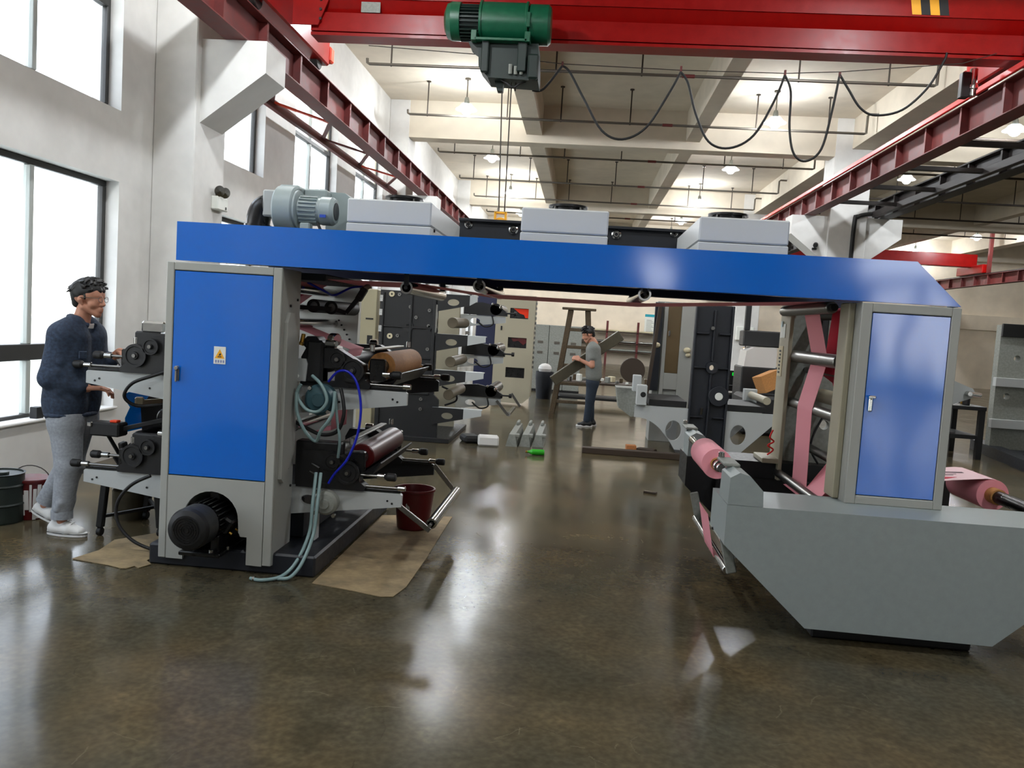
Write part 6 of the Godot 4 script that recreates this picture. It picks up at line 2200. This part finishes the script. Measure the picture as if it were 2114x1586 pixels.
func build_navy_unit() -> void:
	var t := thing("press_side_frame", "tall dark navy ribbed iron side frame with white curved brackets", "machine", Vector3(1.68, 0, -10.75))
	var st := S()
	plate(st, V2([1.44, 0.08, 1.92, 0.08, 1.92, 1.99, 1.44, 1.99]), -10.72, -10.68, [circle(1.69, 1.20, 0.035)])
	var f := obj("frame_plate", st, M.navy, t)
	for q in [[1.44, 1.465, 0.08, 1.99], [1.895, 1.92, 0.08, 1.99], [1.675, 1.70, 1.28, 1.93], [1.675, 1.70, 0.12, 1.12]]:
		st = S()
		bb(st, q[0], q[1], q[2], q[3], -10.68, -10.62, 0.005)
		obj("rib", st, M.navy, f)
	for q in [[1.62, 1.66], [1.185, 1.215], [0.55, 0.575]]:
		for x in [[1.465, 1.63], [1.75, 1.895]]:
			st = S()
			bb(st, x[0], x[1] if q[0] != 1.62 else x[1], q[0], q[1] - 0.01, -10.68, -10.63, 0.005)
			obj("rib", st, M.navy, f)
	st = S()
	lathe(st, [Vector2(0.035, -0.02), Vector2(0.035, 0.07), Vector2(0.075, 0.07), Vector2(0.08, 0.0)], Vector3(1.69, 1.20, -10.68), Vector3(0, 0, 1), 26)
	obj("hub", st, M.navy, f)
	st = S()
	cyl(st, Vector3(1.80, 0.84, -10.68), Vector3(1.80, 0.84, -10.60), 0.13, 30, 0.008)
	var dk := obj("drive_disc", st, M.navy, t)
	st = S()
	cyl(st, Vector3(1.80, 0.84, -10.60), Vector3(1.80, 0.84, -10.585), 0.05, 22, 0.004)
	obj("white_cap", st, M.sign_white, dk)
	st = S()
	cyl(st, Vector3(1.66, 1.70, -10.64), Vector3(1.66, 1.70, -10.6), 0.025, 6)
	obj("grease_fitting", st, M.steel, t)
	st = S()
	cyl(st, Vector3(1.60, 0.60, -10.64), Vector3(1.60, 0.68, -10.6), 0.018, 10)
	obj("grease_fitting", st, M.steel, t)
	# curved brackets
	for s in [-1.0, 1.0]:
		var e := 1.44 if s < 0 else 1.92
		var p := PackedVector2Array([Vector2(e, 0.655), Vector2(e + s * 0.68, 0.655), Vector2(e + s * 0.68, 0.50)])
		for i in 9:
			var a := i / 8.0
			if s < 0:
				p.append(Vector2(e + s * lerpf(0.66, 0.14, a), 0.115 + 0.385 * (1.0 - pow(a, 2.2))))
			else:
				p.append(Vector2(e + s * lerpf(0.58, 0.2, a), 0.115 + 0.385 * (1.0 - a)))
		p.append(Vector2(e, 0.115))
		for z in [-10.66, -11.7]:
			st = S()
			plate(st, p.duplicate(), z - 0.03, z, [circle(e + s * 0.17, 0.36, 0.10, 0.13, 24)])
			obj("curved_bracket", st, M.pale, t)
		st = S()
		bb(st, e + s * 0.02, e + s * 0.50, 0.66, 0.74, -11.7, -10.70, 0.004)
		obj("top_rail", st, M.rubber, t)
	st = S()
	bb(st, 0.77, 0.90, 0.66, 0.92, -10.75, -10.6, 0.008)
	bb(st, 0.74, 0.85, 0.80, 1.02, -11.2, -11.0, 0.008)
	obj("bearing_block", st, M.pale, t)
	st = S()
	cyl(st, Vector3(0.85, 0.80, -10.6), Vector3(0.85, 0.80, -10.595), 0.035, 16)
	obj("bore", st, M.rubber, t)
	st = S()
	cyl(st, Vector3(2.42, 0.82, -11.7), Vector3(2.42, 0.82, -10.68), 0.05, 18)
	obj("tension_roller", st, M.cream, t)
	st = S()
	bb(st, 2.32, 2.50, 0.66, 0.90, -11.75, -11.65, 0.006)
	obj("roller_bearing", st, M.pale, t)
	st = S()
	cyl(st, Vector3(0.75, 1.06, -11.55), Vector3(0.75, 1.06, -11.45), 0.17, 26)
	obj("core_holder_disc", st, M.wood_dark, t)
	st = S()
	plate(st, V2([0.55, 0.80, 0.95, 0.80, 0.95, 0.42, 0.78, 0.40, 0.60, 0.52]), -12.05, -11.6)
	obj("rear_arm_box", st, M.cast_grey, t)
	st = S()
	bb(st, 0.12, 1.86, 0.0, 0.075, -10.66, -10.52, 0.006)
	obj("base_channel", st, M.wood_dark, t)
	st = S()
	bb(st, 1.38, 1.98, 0.0, 0.08, -11.9, -10.66, 0.006)
	obj("base_plate", st, M.black_iron, t)
	# tan cabinet behind it
	t = thing("press_cabinet", "grey press cabinet with tall narrow brown door behind navy frame", "cabinet", Vector3(1.42, 0, -12.4))
	st = S()
	bb(st, 1.20, 1.255, 0.55, 2.06, -12.25, -12.2, 0.004)
	bb(st, 1.45, 1.66, 0.45, 2.06, -12.25, -12.2, 0.004)
	bb(st, 1.255, 1.45, 0.78, 1.02, -12.25, -12.2, 0.004)
	bb(st, 1.10, 1.66, 0.0, 2.06, -12.7, -12.25, 0.004)
	obj("body", st, M.grey, t)
	st = S()
	bb(st, 1.257, 1.448, 1.022, 2.04, -12.235, -12.205, 0.003)
	var d := obj("door", st, M.brown_panel, t)
	st = S()
	bx(st, Vector3(1.29, 1.60, -12.19), Vector3(0.025, 0.08, 0.02), 0.004)
	obj("handle", st, M.chrome, d)
	st = S()
	bb(st, 1.06, 1.18, 0.75, 2.04, -12.24, -12.19, 0.004)
	obj("steel_edge", st, M.navy, t)
	for q in [[1.56, 1.37, -12.17, 0.055], [1.58, 1.30, -12.17, 0.04], [1.12, 1.42, -12.16, 0.05]]:
		st = S()
		ball(st, Vector3(q[0], q[1], q[2]), q[3], 10, 0.8)
		obj("masking_wad", st, M.cloth_cream, t)
	st = S()
	bar(st, Vector3(1.02, 0.75, -12.05), Vector3(1.12, 1.99, -12.05), 0.05, 0.05)
	single("wood_post", st, M.wood_dark, "dark slanted wooden post leaning against the grey press cabinet", "post", Vector3(1.02, 0.73, -12.05))

func build_clutter() -> void:
	var st := S()
	# trestle ladder
	var t := thing("trestle_ladder", "tall wooden trestle ladder standing behind the person in T-shirt", "ladder", Vector3(-0.05, 0, -14.3))
	var top := [Vector3(-0.19, 1.90, -14.2), Vector3(0.10, 1.90, -14.2)]
	var foot := [Vector3(-0.42, 0.0, -14.35), Vector3(0.28, 0.0, -14.35)]
	for i in 2:
		st = S()
		bar(st, foot[i], top[i], 0.09, 0.06, 0.006)
		obj("stile", st, M.wood, t)
		st = S()
		bar(st, foot[i] + Vector3(0, 0, -0.9), top[i] + Vector3(0, 0, -0.08), 0.09, 0.06, 0.006)
		obj("rear_stile", st, M.wood, t)
	st = S()
	bb(st, -0.34, 0.24, 1.895, 1.935, -14.32, -14.12, 0.006)
	obj("top_board", st, M.wood, t)
	for y in [1.56, 1.26, 0.94, 0.62, 0.30]:
		st = S()
		var a: Vector3 = foot[0].lerp(top[0], y / 1.9)
		var b: Vector3 = foot[1].lerp(top[1], y / 1.9)
		bar(st, a, b, 0.05, 0.055, 0.006)
		obj("rung", st, M.wood, t)
	# wrapped block, castings, bottle
	st = S()
	bx(st, Vector3(-1.10, 0.065, -10.58), Vector3(0.27, 0.13, 0.2), 0.02, Basis(Vector3.UP, 0.15))
	single("wrapped_parcel", st, M.bag_plastic, "white plastic-wrapped parcel on the floor beside the grey castings", "parcel", Vector3(-1.10, 0.0, -10.58))
	st = S()
	bx(st, Vector3(-1.36, 0.05, -10.75), Vector3(0.22, 0.10, 0.3), 0.03, Basis(Vector3.UP, 0.4))
	single("rag_heap", st, M.rubber, "dark heap of rags beside the white parcel", "rags", Vector3(-1.36, 0.0, -10.75))
	var cx := [-0.80, -0.63, -0.46]
	var who := ["beside the white parcel", "between the two others", "next to the green bottle"]
	for i in 3:
		t = thing("iron_casting", "grey wedge-shaped iron casting on the floor " + who[i], "casting", Vector3(cx[i], 0, -11.3), "grey castings on the floor")
		var zf := -10.62 - i * 0.06
		st = S()
		plate(st, V2([cx[i] - 0.075, 0.0, cx[i] + 0.075, 0.0, cx[i] + 0.045, 0.16, cx[i] - 0.035, 0.16]), zf - 1.3, zf)
		obj("wedge_body", st, M.cast_grey, t)
		st = S()
		bb(st, cx[i] - 0.02, cx[i] + 0.02, 0.16, 0.21, zf - 1.3, zf - 1.0, 0.01)
		bb(st, cx[i] + 0.03, cx[i] + 0.10, 0.12, 0.165, zf - 0.12, zf - 0.02, 0.008)
		obj("lug", st, M.cast_grey, t)
	t = thing("drink_bottle", "green plastic bottle lying on the floor before the castings", "bottle", Vector3(-0.45, 0.0, -10.06))
	st = S()
	lathe(st, [Vector2(0, 0), Vector2(0.033, 0.0), Vector2(0.036, 0.01), Vector2(0.036, 0.15), Vector2(0.015, 0.19), Vector2(0.012, 0.21), Vector2(0, 0.21)], Vector3(-0.345, 0.037, -10.08), Vector3(-1, 0, 0.12), 18)
	obj("bottle_body", st, M.bottle_green, t)
	st = S()
	cyl(st, Vector3(-0.553, 0.037, -10.055), Vector3(-0.575, 0.037, -10.052), 0.014, 12)
	obj("cap", st, M.brass, t)
	st = S()
	bx(st, Vector3(0.76, 0.055, -10.83), Vector3(0.13, 0.11, 0.12), 0.004, Basis(Vector3.UP, 0.08))
	single("wood_block", st, M.box_wood, "small orange-brown wood block behind the dark floor channel", "block", Vector3(0.76, 0, -10.83))
	st = S()
	bx(st, Vector3(0.98, 0.03, -11.0), Vector3(0.25, 0.05, 0.12), 0.008, Basis(Vector3.UP, -0.4))
	single("tool_tray", st, M.wood_dark, "dark tool tray on the floor beside the wood block", "tray", Vector3(0.98, 0.0, -11.0))
	# wooden offcut near the aisle
	st = S()
	bx(st, Vector3(0.80, 0.01, -8.2), Vector3(0.13, 0.02, 0.05), 0.003, Basis(Vector3.UP, -0.35))
	single("wood_offcut", st, M.wood_dark, "thin dark wood offcut lying alone on the aisle floor", "offcut", Vector3(0.80, 0, -8.2))
	# red twine on the rewinder post, small tools below
	hose("red_twine", "red twine hanging from the cream edge of the rewinder", [Vector3(1.455, 0.94, -6.15), Vector3(1.43, 0.89, -6.12), Vector3(1.46, 0.86, -6.12), Vector3(1.42, 0.83, -6.12), Vector3(1.46, 0.80, -6.12), Vector3(1.42, 0.76, -6.12)], 0.006, M.red_twine, "twine")
	st = S()
	bx(st, Vector3(2.30, 0.04, -10.75), Vector3(0.14, 0.08, 0.1), 0.02)
	single("yellow_sponge", st, M.yellow, "yellow sponge on the floor under the white curved bracket", "sponge", Vector3(2.30, 0.0, -10.75))
	for i in 3:
		st = S()
		bx(st, Vector3(2.42 + 0.1 * i, 0.03, -11.0 - 0.2 * i), Vector3(0.28, 0.05, 0.05), 0.008, Basis(Vector3.UP, 0.2 * i))
		single("hand_tool", st, M.rubber, "black hand tool on the floor behind the yellow sponge", "tool", Vector3(2.42 + 0.1 * i, 0.005, -11.0 - 0.2 * i), "tools behind the sponge")
	# grey lockers
	t = thing("steel_locker", "tall grey steel lockers standing behind the trestle ladder", "locker", Vector3(-0.5, 0, -20.2))
	for i in 3:
		st = S()
		bb(st, -1.15 + i * 0.4, -0.76 + i * 0.4, 0.05, 1.62, -20.5, -20.0, 0.01)
		var b := obj("body", st, M.cast_grey, t)
		st = S()
		for y in [1.2, 0.95]:
			bb(st, -1.02 + i * 0.4, -0.89 + i * 0.4, y - 0.03, y + 0.03, -20.0, -19.99)
		obj("vent", st, M.galv, b)
	st = S()
	bb(st, -1.16, 0.05, 0.0, 0.05, -20.48, -20.02)
	obj("plinth", st, M.rubber, t)
	t = thing("waste_bin", "grey-black waste bin with white bag beside the lockers", "bin", Vector3(-0.72, 0, -18.0))
	st = S()
	lathe(st, [Vector2(0, 0), Vector2(0.16, 0), Vector2(0.2, 0.5), Vector2(0.2, 0.6), Vector2(0.19, 0.6), Vector2(0.15, 0.03), Vector2(0, 0.03)], Vector3(-0.72, 0.0, -18.0), Vector3.UP, 22)
	obj("bin_body", st, M.navy, t)
	st = S()
	ball(st, Vector3(-0.72, 0.66, -18.0), 0.15, 12, 0.8)
	obj("bin_bag", st, M.bag_plastic, t)
	# work table with parts
	t = thing("work_table", "steel work table heaped with parts behind person in T-shirt", "table", Vector3(0.5, 0, -17.3))
	st = S()
	bb(st, -0.45, 1.25, 0.46, 0.50, -17.8, -16.8, 0.006)
	obj("table_top", st, M.wood_dark, t)
	for q in [[-0.4, -16.85], [1.2, -16.85], [-0.4, -17.75], [1.2, -17.75]]:
		st = S()
		bb(st, q[0] - 0.03, q[0] + 0.03, 0, 0.46, q[1] - 0.03, q[1] + 0.03)
		obj("leg", st, M.rubber, t)
	st = S()
	bb(st, -0.4, 1.2, 0.14, 0.18, -17.75, -16.85)
	obj("lower_shelf", st, M.rubber, t)
	rng.seed = 8
	for i in 16:
		st = S()
		var x := -0.36 + i * 0.098
		var s := Vector3(rng.randf_range(0.05, 0.1), rng.randf_range(0.04, 0.16), rng.randf_range(0.08, 0.2))
		var z := -17.25 + (0.28 if i % 2 == 0 else -0.2) + rng.randf_range(-0.08, 0.08)
		var rust: Material = M[["cast_grey", "cloth_cream", "steel", "wood", "sign_white"][i % 5]]
		if i % 3 == 0:
			cyl(st, Vector3(x, 0.50, z), Vector3(x, 0.5 + s.y, z), s.x * 0.5, 14, 0.005)
		else:
			bx(st, Vector3(x, 0.50 + s.y * 0.5, z), s, 0.01, Basis(Vector3.UP, rng.randf_range(-0.6, 0.6)))
		single("machine_part", st, rust, "small loose machine part lying on the steel work table", "machine part", Vector3(x, 0.5, z), "parts on the work table")
	for q in [[1.62, 0.55, "wood", 0.26], [1.92, 0.75, "cloth_cream", 0.26], [1.32, 0.30, "cast_grey", 0.26]]:
		st = S()
		bx(st, Vector3(q[0], q[1] * 0.5, -18.6), Vector3(q[3], q[1], 0.3), 0.01)
		single("stacked_carton", st, M[q[2]], {"wood": "brown carton standing beside the work table", "cloth_cream": "tall cream carton beside the brown one", "cast_grey": "low grey carton beside the brown one"}[q[2]], "carton", Vector3(q[0], 0, -18.6))
	# wall rack with long stock on the end wall
	t = thing("wall_rack", "long wall rack with steel bars on the cream end wall", "rack", Vector3(1.5, 0, -38.3))
	for y in [0.62, 1.0, 1.5]:
		st = S()
		bb(st, -0.6, 5.0, y - 0.04, y + 0.02, -38.65, -38.0, 0.006)
		obj("shelf", st, M.wood_dark, t)
	for x in [-0.5, 1.2, 2.6, 4.8]:
		st = S()
		bb(st, x - 0.05, x + 0.05, 0, 2.0, -38.1, -38.0)
		obj("upright", st, M.maroon, t)
	for i in 9:
		st = S()
		var y: float = [0.66, 1.04, 1.54][i % 3]
		cyl(st, Vector3(-0.4 + i * 0.08, y + 0.026, -38.15 - i * 0.05), Vector3(3.5 + (i % 4) * 0.4, y + 0.026, -38.15 - i * 0.05), 0.045, 8)
		single("steel_bar", st, M[["cast_grey", "steel", "cloth_cream"][i % 3]], "long steel bar stored on the wall rack", "bar", Vector3(1.5, y - 0.019, -38.15 - i * 0.05), "bars on the wall rack")
	t = thing("wall_poster", "white notice with teal stripes on the cream end wall", "poster", Vector3(3.15, 1.45, -38.69))
	st = S()
	bb(st, 2.92, 3.42, 1.46, 2.42, -38.695, -38.67)
	obj("sheet", st, M.sign_white, t)
	for y in [[2.3, 2.42], [1.46, 1.52]]:
		st = S()
		bb(st, 2.92, 3.42, y[0], y[1], -38.67, -38.665)
		obj("teal_stripe", st, M.teal, t)
	st = S()
	for k in 9:
		bb(st, 3.0, 3.34 - 0.05 * (k % 3), 1.62 + k * 0.065, 1.635 + k * 0.065, -38.67, -38.667)
	obj("text_line", st, M.galv, t)
	# electrical box on the free column
	t = thing("electrical_box", "white electrical box with cables on the free white column", "electrical box", Vector3(5.55, 1.5, -28.7))
	st = S()
	bb(st, 5.26, 5.84, 1.52, 1.98, -28.74, -28.55, 0.015)
	obj("case", st, M.sign_white, t)
	st = S()
	tube(st, curve([Vector3(5.6, 1.52, -28.68), Vector3(5.62, 1.3, -28.66), Vector3(5.55, 1.1, -28.66), Vector3(5.6, 0.6, -28.66), Vector3(5.65, 0.1, -28.66)]), 0.02, 6)
	tube(st, [Vector3(5.62, 1.98, -28.7), Vector3(5.62, 4.3, -28.7)], 0.03, 6)
	obj("cable", st, M.pipe_dark, t)
	st = S()
	bb(st, 5.55, 5.66, 1.15, 1.28, -28.7, -28.6, 0.01)
	obj("yellow_plug", st, M.yellow, t)
	# digital display, bench and boxes before the column
	t = thing("work_bench", "low dark work bench with machine parts before the white column", "bench", Vector3(3.6, 0, -17.0))
	st = S()
	bb(st, 2.6, 4.6, 0.55, 0.62, -17.6, -16.4, 0.006)
	obj("bench_top", st, M.rubber, t)
	for q in [[2.65, -16.45], [4.55, -16.45], [2.65, -17.55], [4.55, -17.55]]:
		st = S()
		bb(st, q[0] - 0.04, q[0] + 0.04, 0, 0.55, q[1] - 0.04, q[1] + 0.04)
		obj("leg", st, M.rubber, t)
	st = S()
	bb(st, 2.65, 4.55, 0.12, 0.45, -17.5, -16.5, 0.01)
	obj("drawer_case", st, M.navy, t)
	for i in 7:
		st = S()
		var x := 2.72 + i * 0.29
		var hh := 0.10 + 0.06 * ((i * 7) % 4)
		bx(st, Vector3(x, 0.62 + hh * 0.5, -16.8 - 0.1 * (i % 3)), Vector3(0.2, hh, 0.22), 0.03, Basis(Vector3.UP, 0.1 * i))
		single("black_part", st, M.black_iron, "black machined part lying on the low work bench", "machine part", Vector3(x, 0.62, -16.8 - 0.1 * (i % 3)), "black parts on the bench")
	t = thing("digital_display", "small black counter with glowing green digits on the bench", "display", Vector3(3.06, 0.9, -16.5))
	st = S()
	bb(st, 2.96, 3.30, 0.62, 0.66, -16.6, -16.4, 0.004)
	bb(st, 3.1, 3.14, 0.66, 0.82, -16.52, -16.48)
	obj("stand", st, M.rubber, t)
	st = S()
	bb(st, 2.97, 3.28, 0.82, 0.95, -16.53, -16.45, 0.006)
	obj("display_case", st, M.rubber, t)
	st = S()
	for i in 4:
		var x := 3.02 + i * 0.055
		for s in [[0, 0.04, 0.045, 0.005], [0.0, 0.02, 0.045, 0.005], [0.0, 0.0, 0.045, 0.005]]:
			if (i + int(s[1] * 50)) % 4 != 3:
				bb(st, x, x + 0.036, 0.855 + s[1] * 1.2, 0.865 + s[1] * 1.2, -16.45, -16.445)
		bb(st, x + 0.03, x + 0.038, 0.857, 0.91, -16.45, -16.445)
		if i % 2 == 0:
			bb(st, x - 0.002, x + 0.006, 0.857, 0.91, -16.45, -16.445)
	obj("green_digits", st, M.led_green, t)
	st = S()
	bx(st, Vector3(3.23, 0.89, -14.3), Vector3(0.36, 0.30, 0.3), 0.006, Basis(Vector3(0, 0, 1), 0.42) * Basis(Vector3.UP, 0.3))
	single("cardboard_box", st, M.kraft, "tilted brown cardboard box on the dark heap near the column", "box", Vector3(3.23, 0.69, -14.3))
	st = S()
	bb(st, 2.75, 3.7, 0.0, 0.66, -14.8, -13.9, 0.05)
	single("covered_machine", st, M.rubber, "low dark covered machine under the tilted cardboard box", "machine", Vector3(3.2, 0, -14.4))
	t = thing("drill_press", "black machine tool under a white cloth cover behind the cardboard box", "machine", Vector3(3.4, 0, -15.3))
	st = S()
	bb(st, 2.9, 3.9, 0.0, 1.10, -15.7, -14.95, 0.02)
	obj("body", st, M.black_iron, t)
	st = S()
	bb(st, 2.95, 3.9, 1.46, 1.75, -15.7, -15.3, 0.02)
	bb(st, 3.0, 3.1, 1.75, 2.3, -15.6, -15.5, 0.01)
	obj("spindle_head", st, M.black_iron, t)
	st = S()
	plate(st, V2([2.94, 1.10, 3.5, 1.10, 3.5, 1.46, 3.1, 1.45, 2.97, 1.38]), -15.6, -15.0)
	obj("cloth_cover", st, M.bag_plastic, t)
	# far nave: bench with parts, machine frame, second crane
	t = thing("parts_bench", "dark bench crowded with metal parts in the far nave", "bench", Vector3(6.0, 0, -13.2))
	st = S()
	bb(st, 5.1, 6.12, 0.74, 0.80, -13.8, -12.8, 0.006)
	obj("bench_top", st, M.black_iron, t)
	for q in [[5.15, -12.85], [6.07, -12.85], [5.15, -13.75], [6.07, -13.75]]:
		st = S()
		bb(st, q[0] - 0.04, q[0] + 0.04, 0, 0.74, q[1] - 0.04, q[1] + 0.04)
		obj("leg", st, M.rubber, t)
	st = S()
	bb(st, 5.15, 6.07, 0.3, 0.36, -13.75, -12.85)
	obj("lower_shelf", st, M.rubber, t)
	rng.seed = 21
	for i in 12:
		st = S()
		var x := 5.2 + i * 0.078
		var z := -13.0 - 0.25 * (i % 3)
		var hh := rng.randf_range(0.08, 0.34)
		if i % 2 == 0:
			cyl(st, Vector3(x, 0.80, z), Vector3(x, 0.80 + hh, z), rng.randf_range(0.025, 0.05), 12, 0.004)
		else:
			bx(st, Vector3(x, 0.80 + hh * 0.4, z), Vector3(0.07, hh * 0.8, 0.10), 0.01, Basis(Vector3.UP, rng.randf() * 0.4))
		single("metal_part", st, M[["steel", "black_iron", "brass", "wood_dark"][i % 4]], "loose metal part standing on the parts bench", "machine part", Vector3(x, 0.80, z), "parts on the far bench")
	t = thing("press_tower", "grey bored machine frame on a dark base in the far nave", "machine", Vector3(7.2, 0, -13.4))
	st = S()
	plate(st, V2([6.52, 0.12, 8.3, 0.12, 8.3, 2.06, 6.52, 2.06]), -13.6, -13.45, [circle(6.8, 1.55, 0.05), circle(7.1, 1.57, 0.07), circle(6.7, 0.95, 0.05), circle(6.85, 0.55, 0.05)])
	obj("side_plate", st, M.cast_grey, t)
	st = S()
	bb(st, 6.52, 8.3, 1.88, 2.08, -13.45, -13.40, 0.005)
	var tb := obj("top_band", st, M.rubber, t)
	st = S()
	cyl(st, Vector3(6.95, 1.98, -13.40), Vector3(6.95, 1.98, -13.37), 0.05, 18)
	obj("bearing", st, M.chrome, tb)
	for y in [1.17, 0.52]:
		st = S()
		bb(st, 6.47, 8.2, y - 0.07, y + 0.07, -13.45, -13.35, 0.006)
		obj("cross_band", st, M.pale, t)
	st = S()
	plate(st, V2([6.20, 11.7, 6.42, 11.7, 6.84, 14.3, 6.62, 14.3]), 0.0, 0.16, [], Transform3D(Basis(Vector3(1, 0, 0), Vector3(0, 0, -1), Vector3(0, 1, 0)), Vector3(0, 0, 0)))
	bb(st, 6.7, 8.3, 0.0, 0.12, -14.2, -12.9)
	obj("base_channel", st, M.navy, t)
	t = thing("bridge_crane", "distant red bridge crane in the far nave", "crane", Vector3(11, 4.66, -34.3))
	st = S()
	bb(st, 6.3, 15.35, 4.95, 5.45, -34.5, -34.1, 0.02)
	obj("girder", st, M.crane_red, t)
	for x in [6.38, 15.3]:
		st = S()
		bb(st, x - 0.15, x + 0.15, 4.83 if x < 10 else 4.67, 5.1 if x < 10 else 5.0, -35.4, -33.2, 0.02)
		obj("end_truck", st, M.crane_red, t)
	# small wall sign
	st = S()
	bb(st, 15.6, 16.6, 1.9, 2.35, -38.695, -38.66)
	single("wall_board", st, M.cloth_cream, "pale blank board on the end wall of the far nave", "board", Vector3(16.1, 1.9, -38.69))

func build_background() -> void:
	build_black_press()
	build_navy_unit()
	build_clutter()

var lamp_energy := 10.0

func _ready() -> void:
	# ---- camera
	var cam := Camera3D.new()
	cam.name = "camera"
	add_child(cam)
	cam.transform = Transform3D(Basis(Vector3(0.99452442, 0.06314305, -0.08327149), Vector3(-0.06887627, 0.99531358, -0.06787442), Vector3(0.07859544, 0.0732382, 0.99421272)).orthonormalized(), Vector3(0, 1.6, 0))
	cam.fov = rad_to_deg(2.0 * atan(793.0 / 1700.0))
	cam.near = 0.05
	cam.far = 200.0
	cam.current = true
	# ---- overcast sky, exposure
	var we := WorldEnvironment.new()
	we.name = "environment"
	var env := Environment.new()
	var sky := Sky.new()
	var sm := ProceduralSkyMaterial.new()
	sm.sky_top_color = Color(0.86, 0.92, 1.0)
	sm.sky_horizon_color = Color(1.0, 0.99, 0.97)
	sm.ground_bottom_color = Color(0.75, 0.74, 0.7)
	sm.ground_horizon_color = Color(0.95, 0.95, 0.93)
	sm.sun_angle_max = 0.0
	sm.energy_multiplier = 10.0
	sky.sky_material = sm
	env.background_mode = Environment.BG_SKY
	env.sky = sky
	env.tonemap_mode = Environment.TONE_MAPPER_LINEAR
	env.tonemap_exposure = 0.66
	env.sdfgi_enabled = true
	env.ssao_enabled = true
	env.ssil_enabled = true
	we.environment = env
	add_child(we)
	rng.seed = 1
	materials()
	build_hall()
	build_overhead()
	build_print_stand()
	build_beams()
	build_winder()
	build_rewinder()
	build_decks()
	build_dryers()
	build_blower()
	build_drive_motor()
	build_web()
	build_pumps_and_hoses()
	build_background()
	build_man_in_denim()
	build_man_in_tee()
	build_floor_items()
	build_lamps()
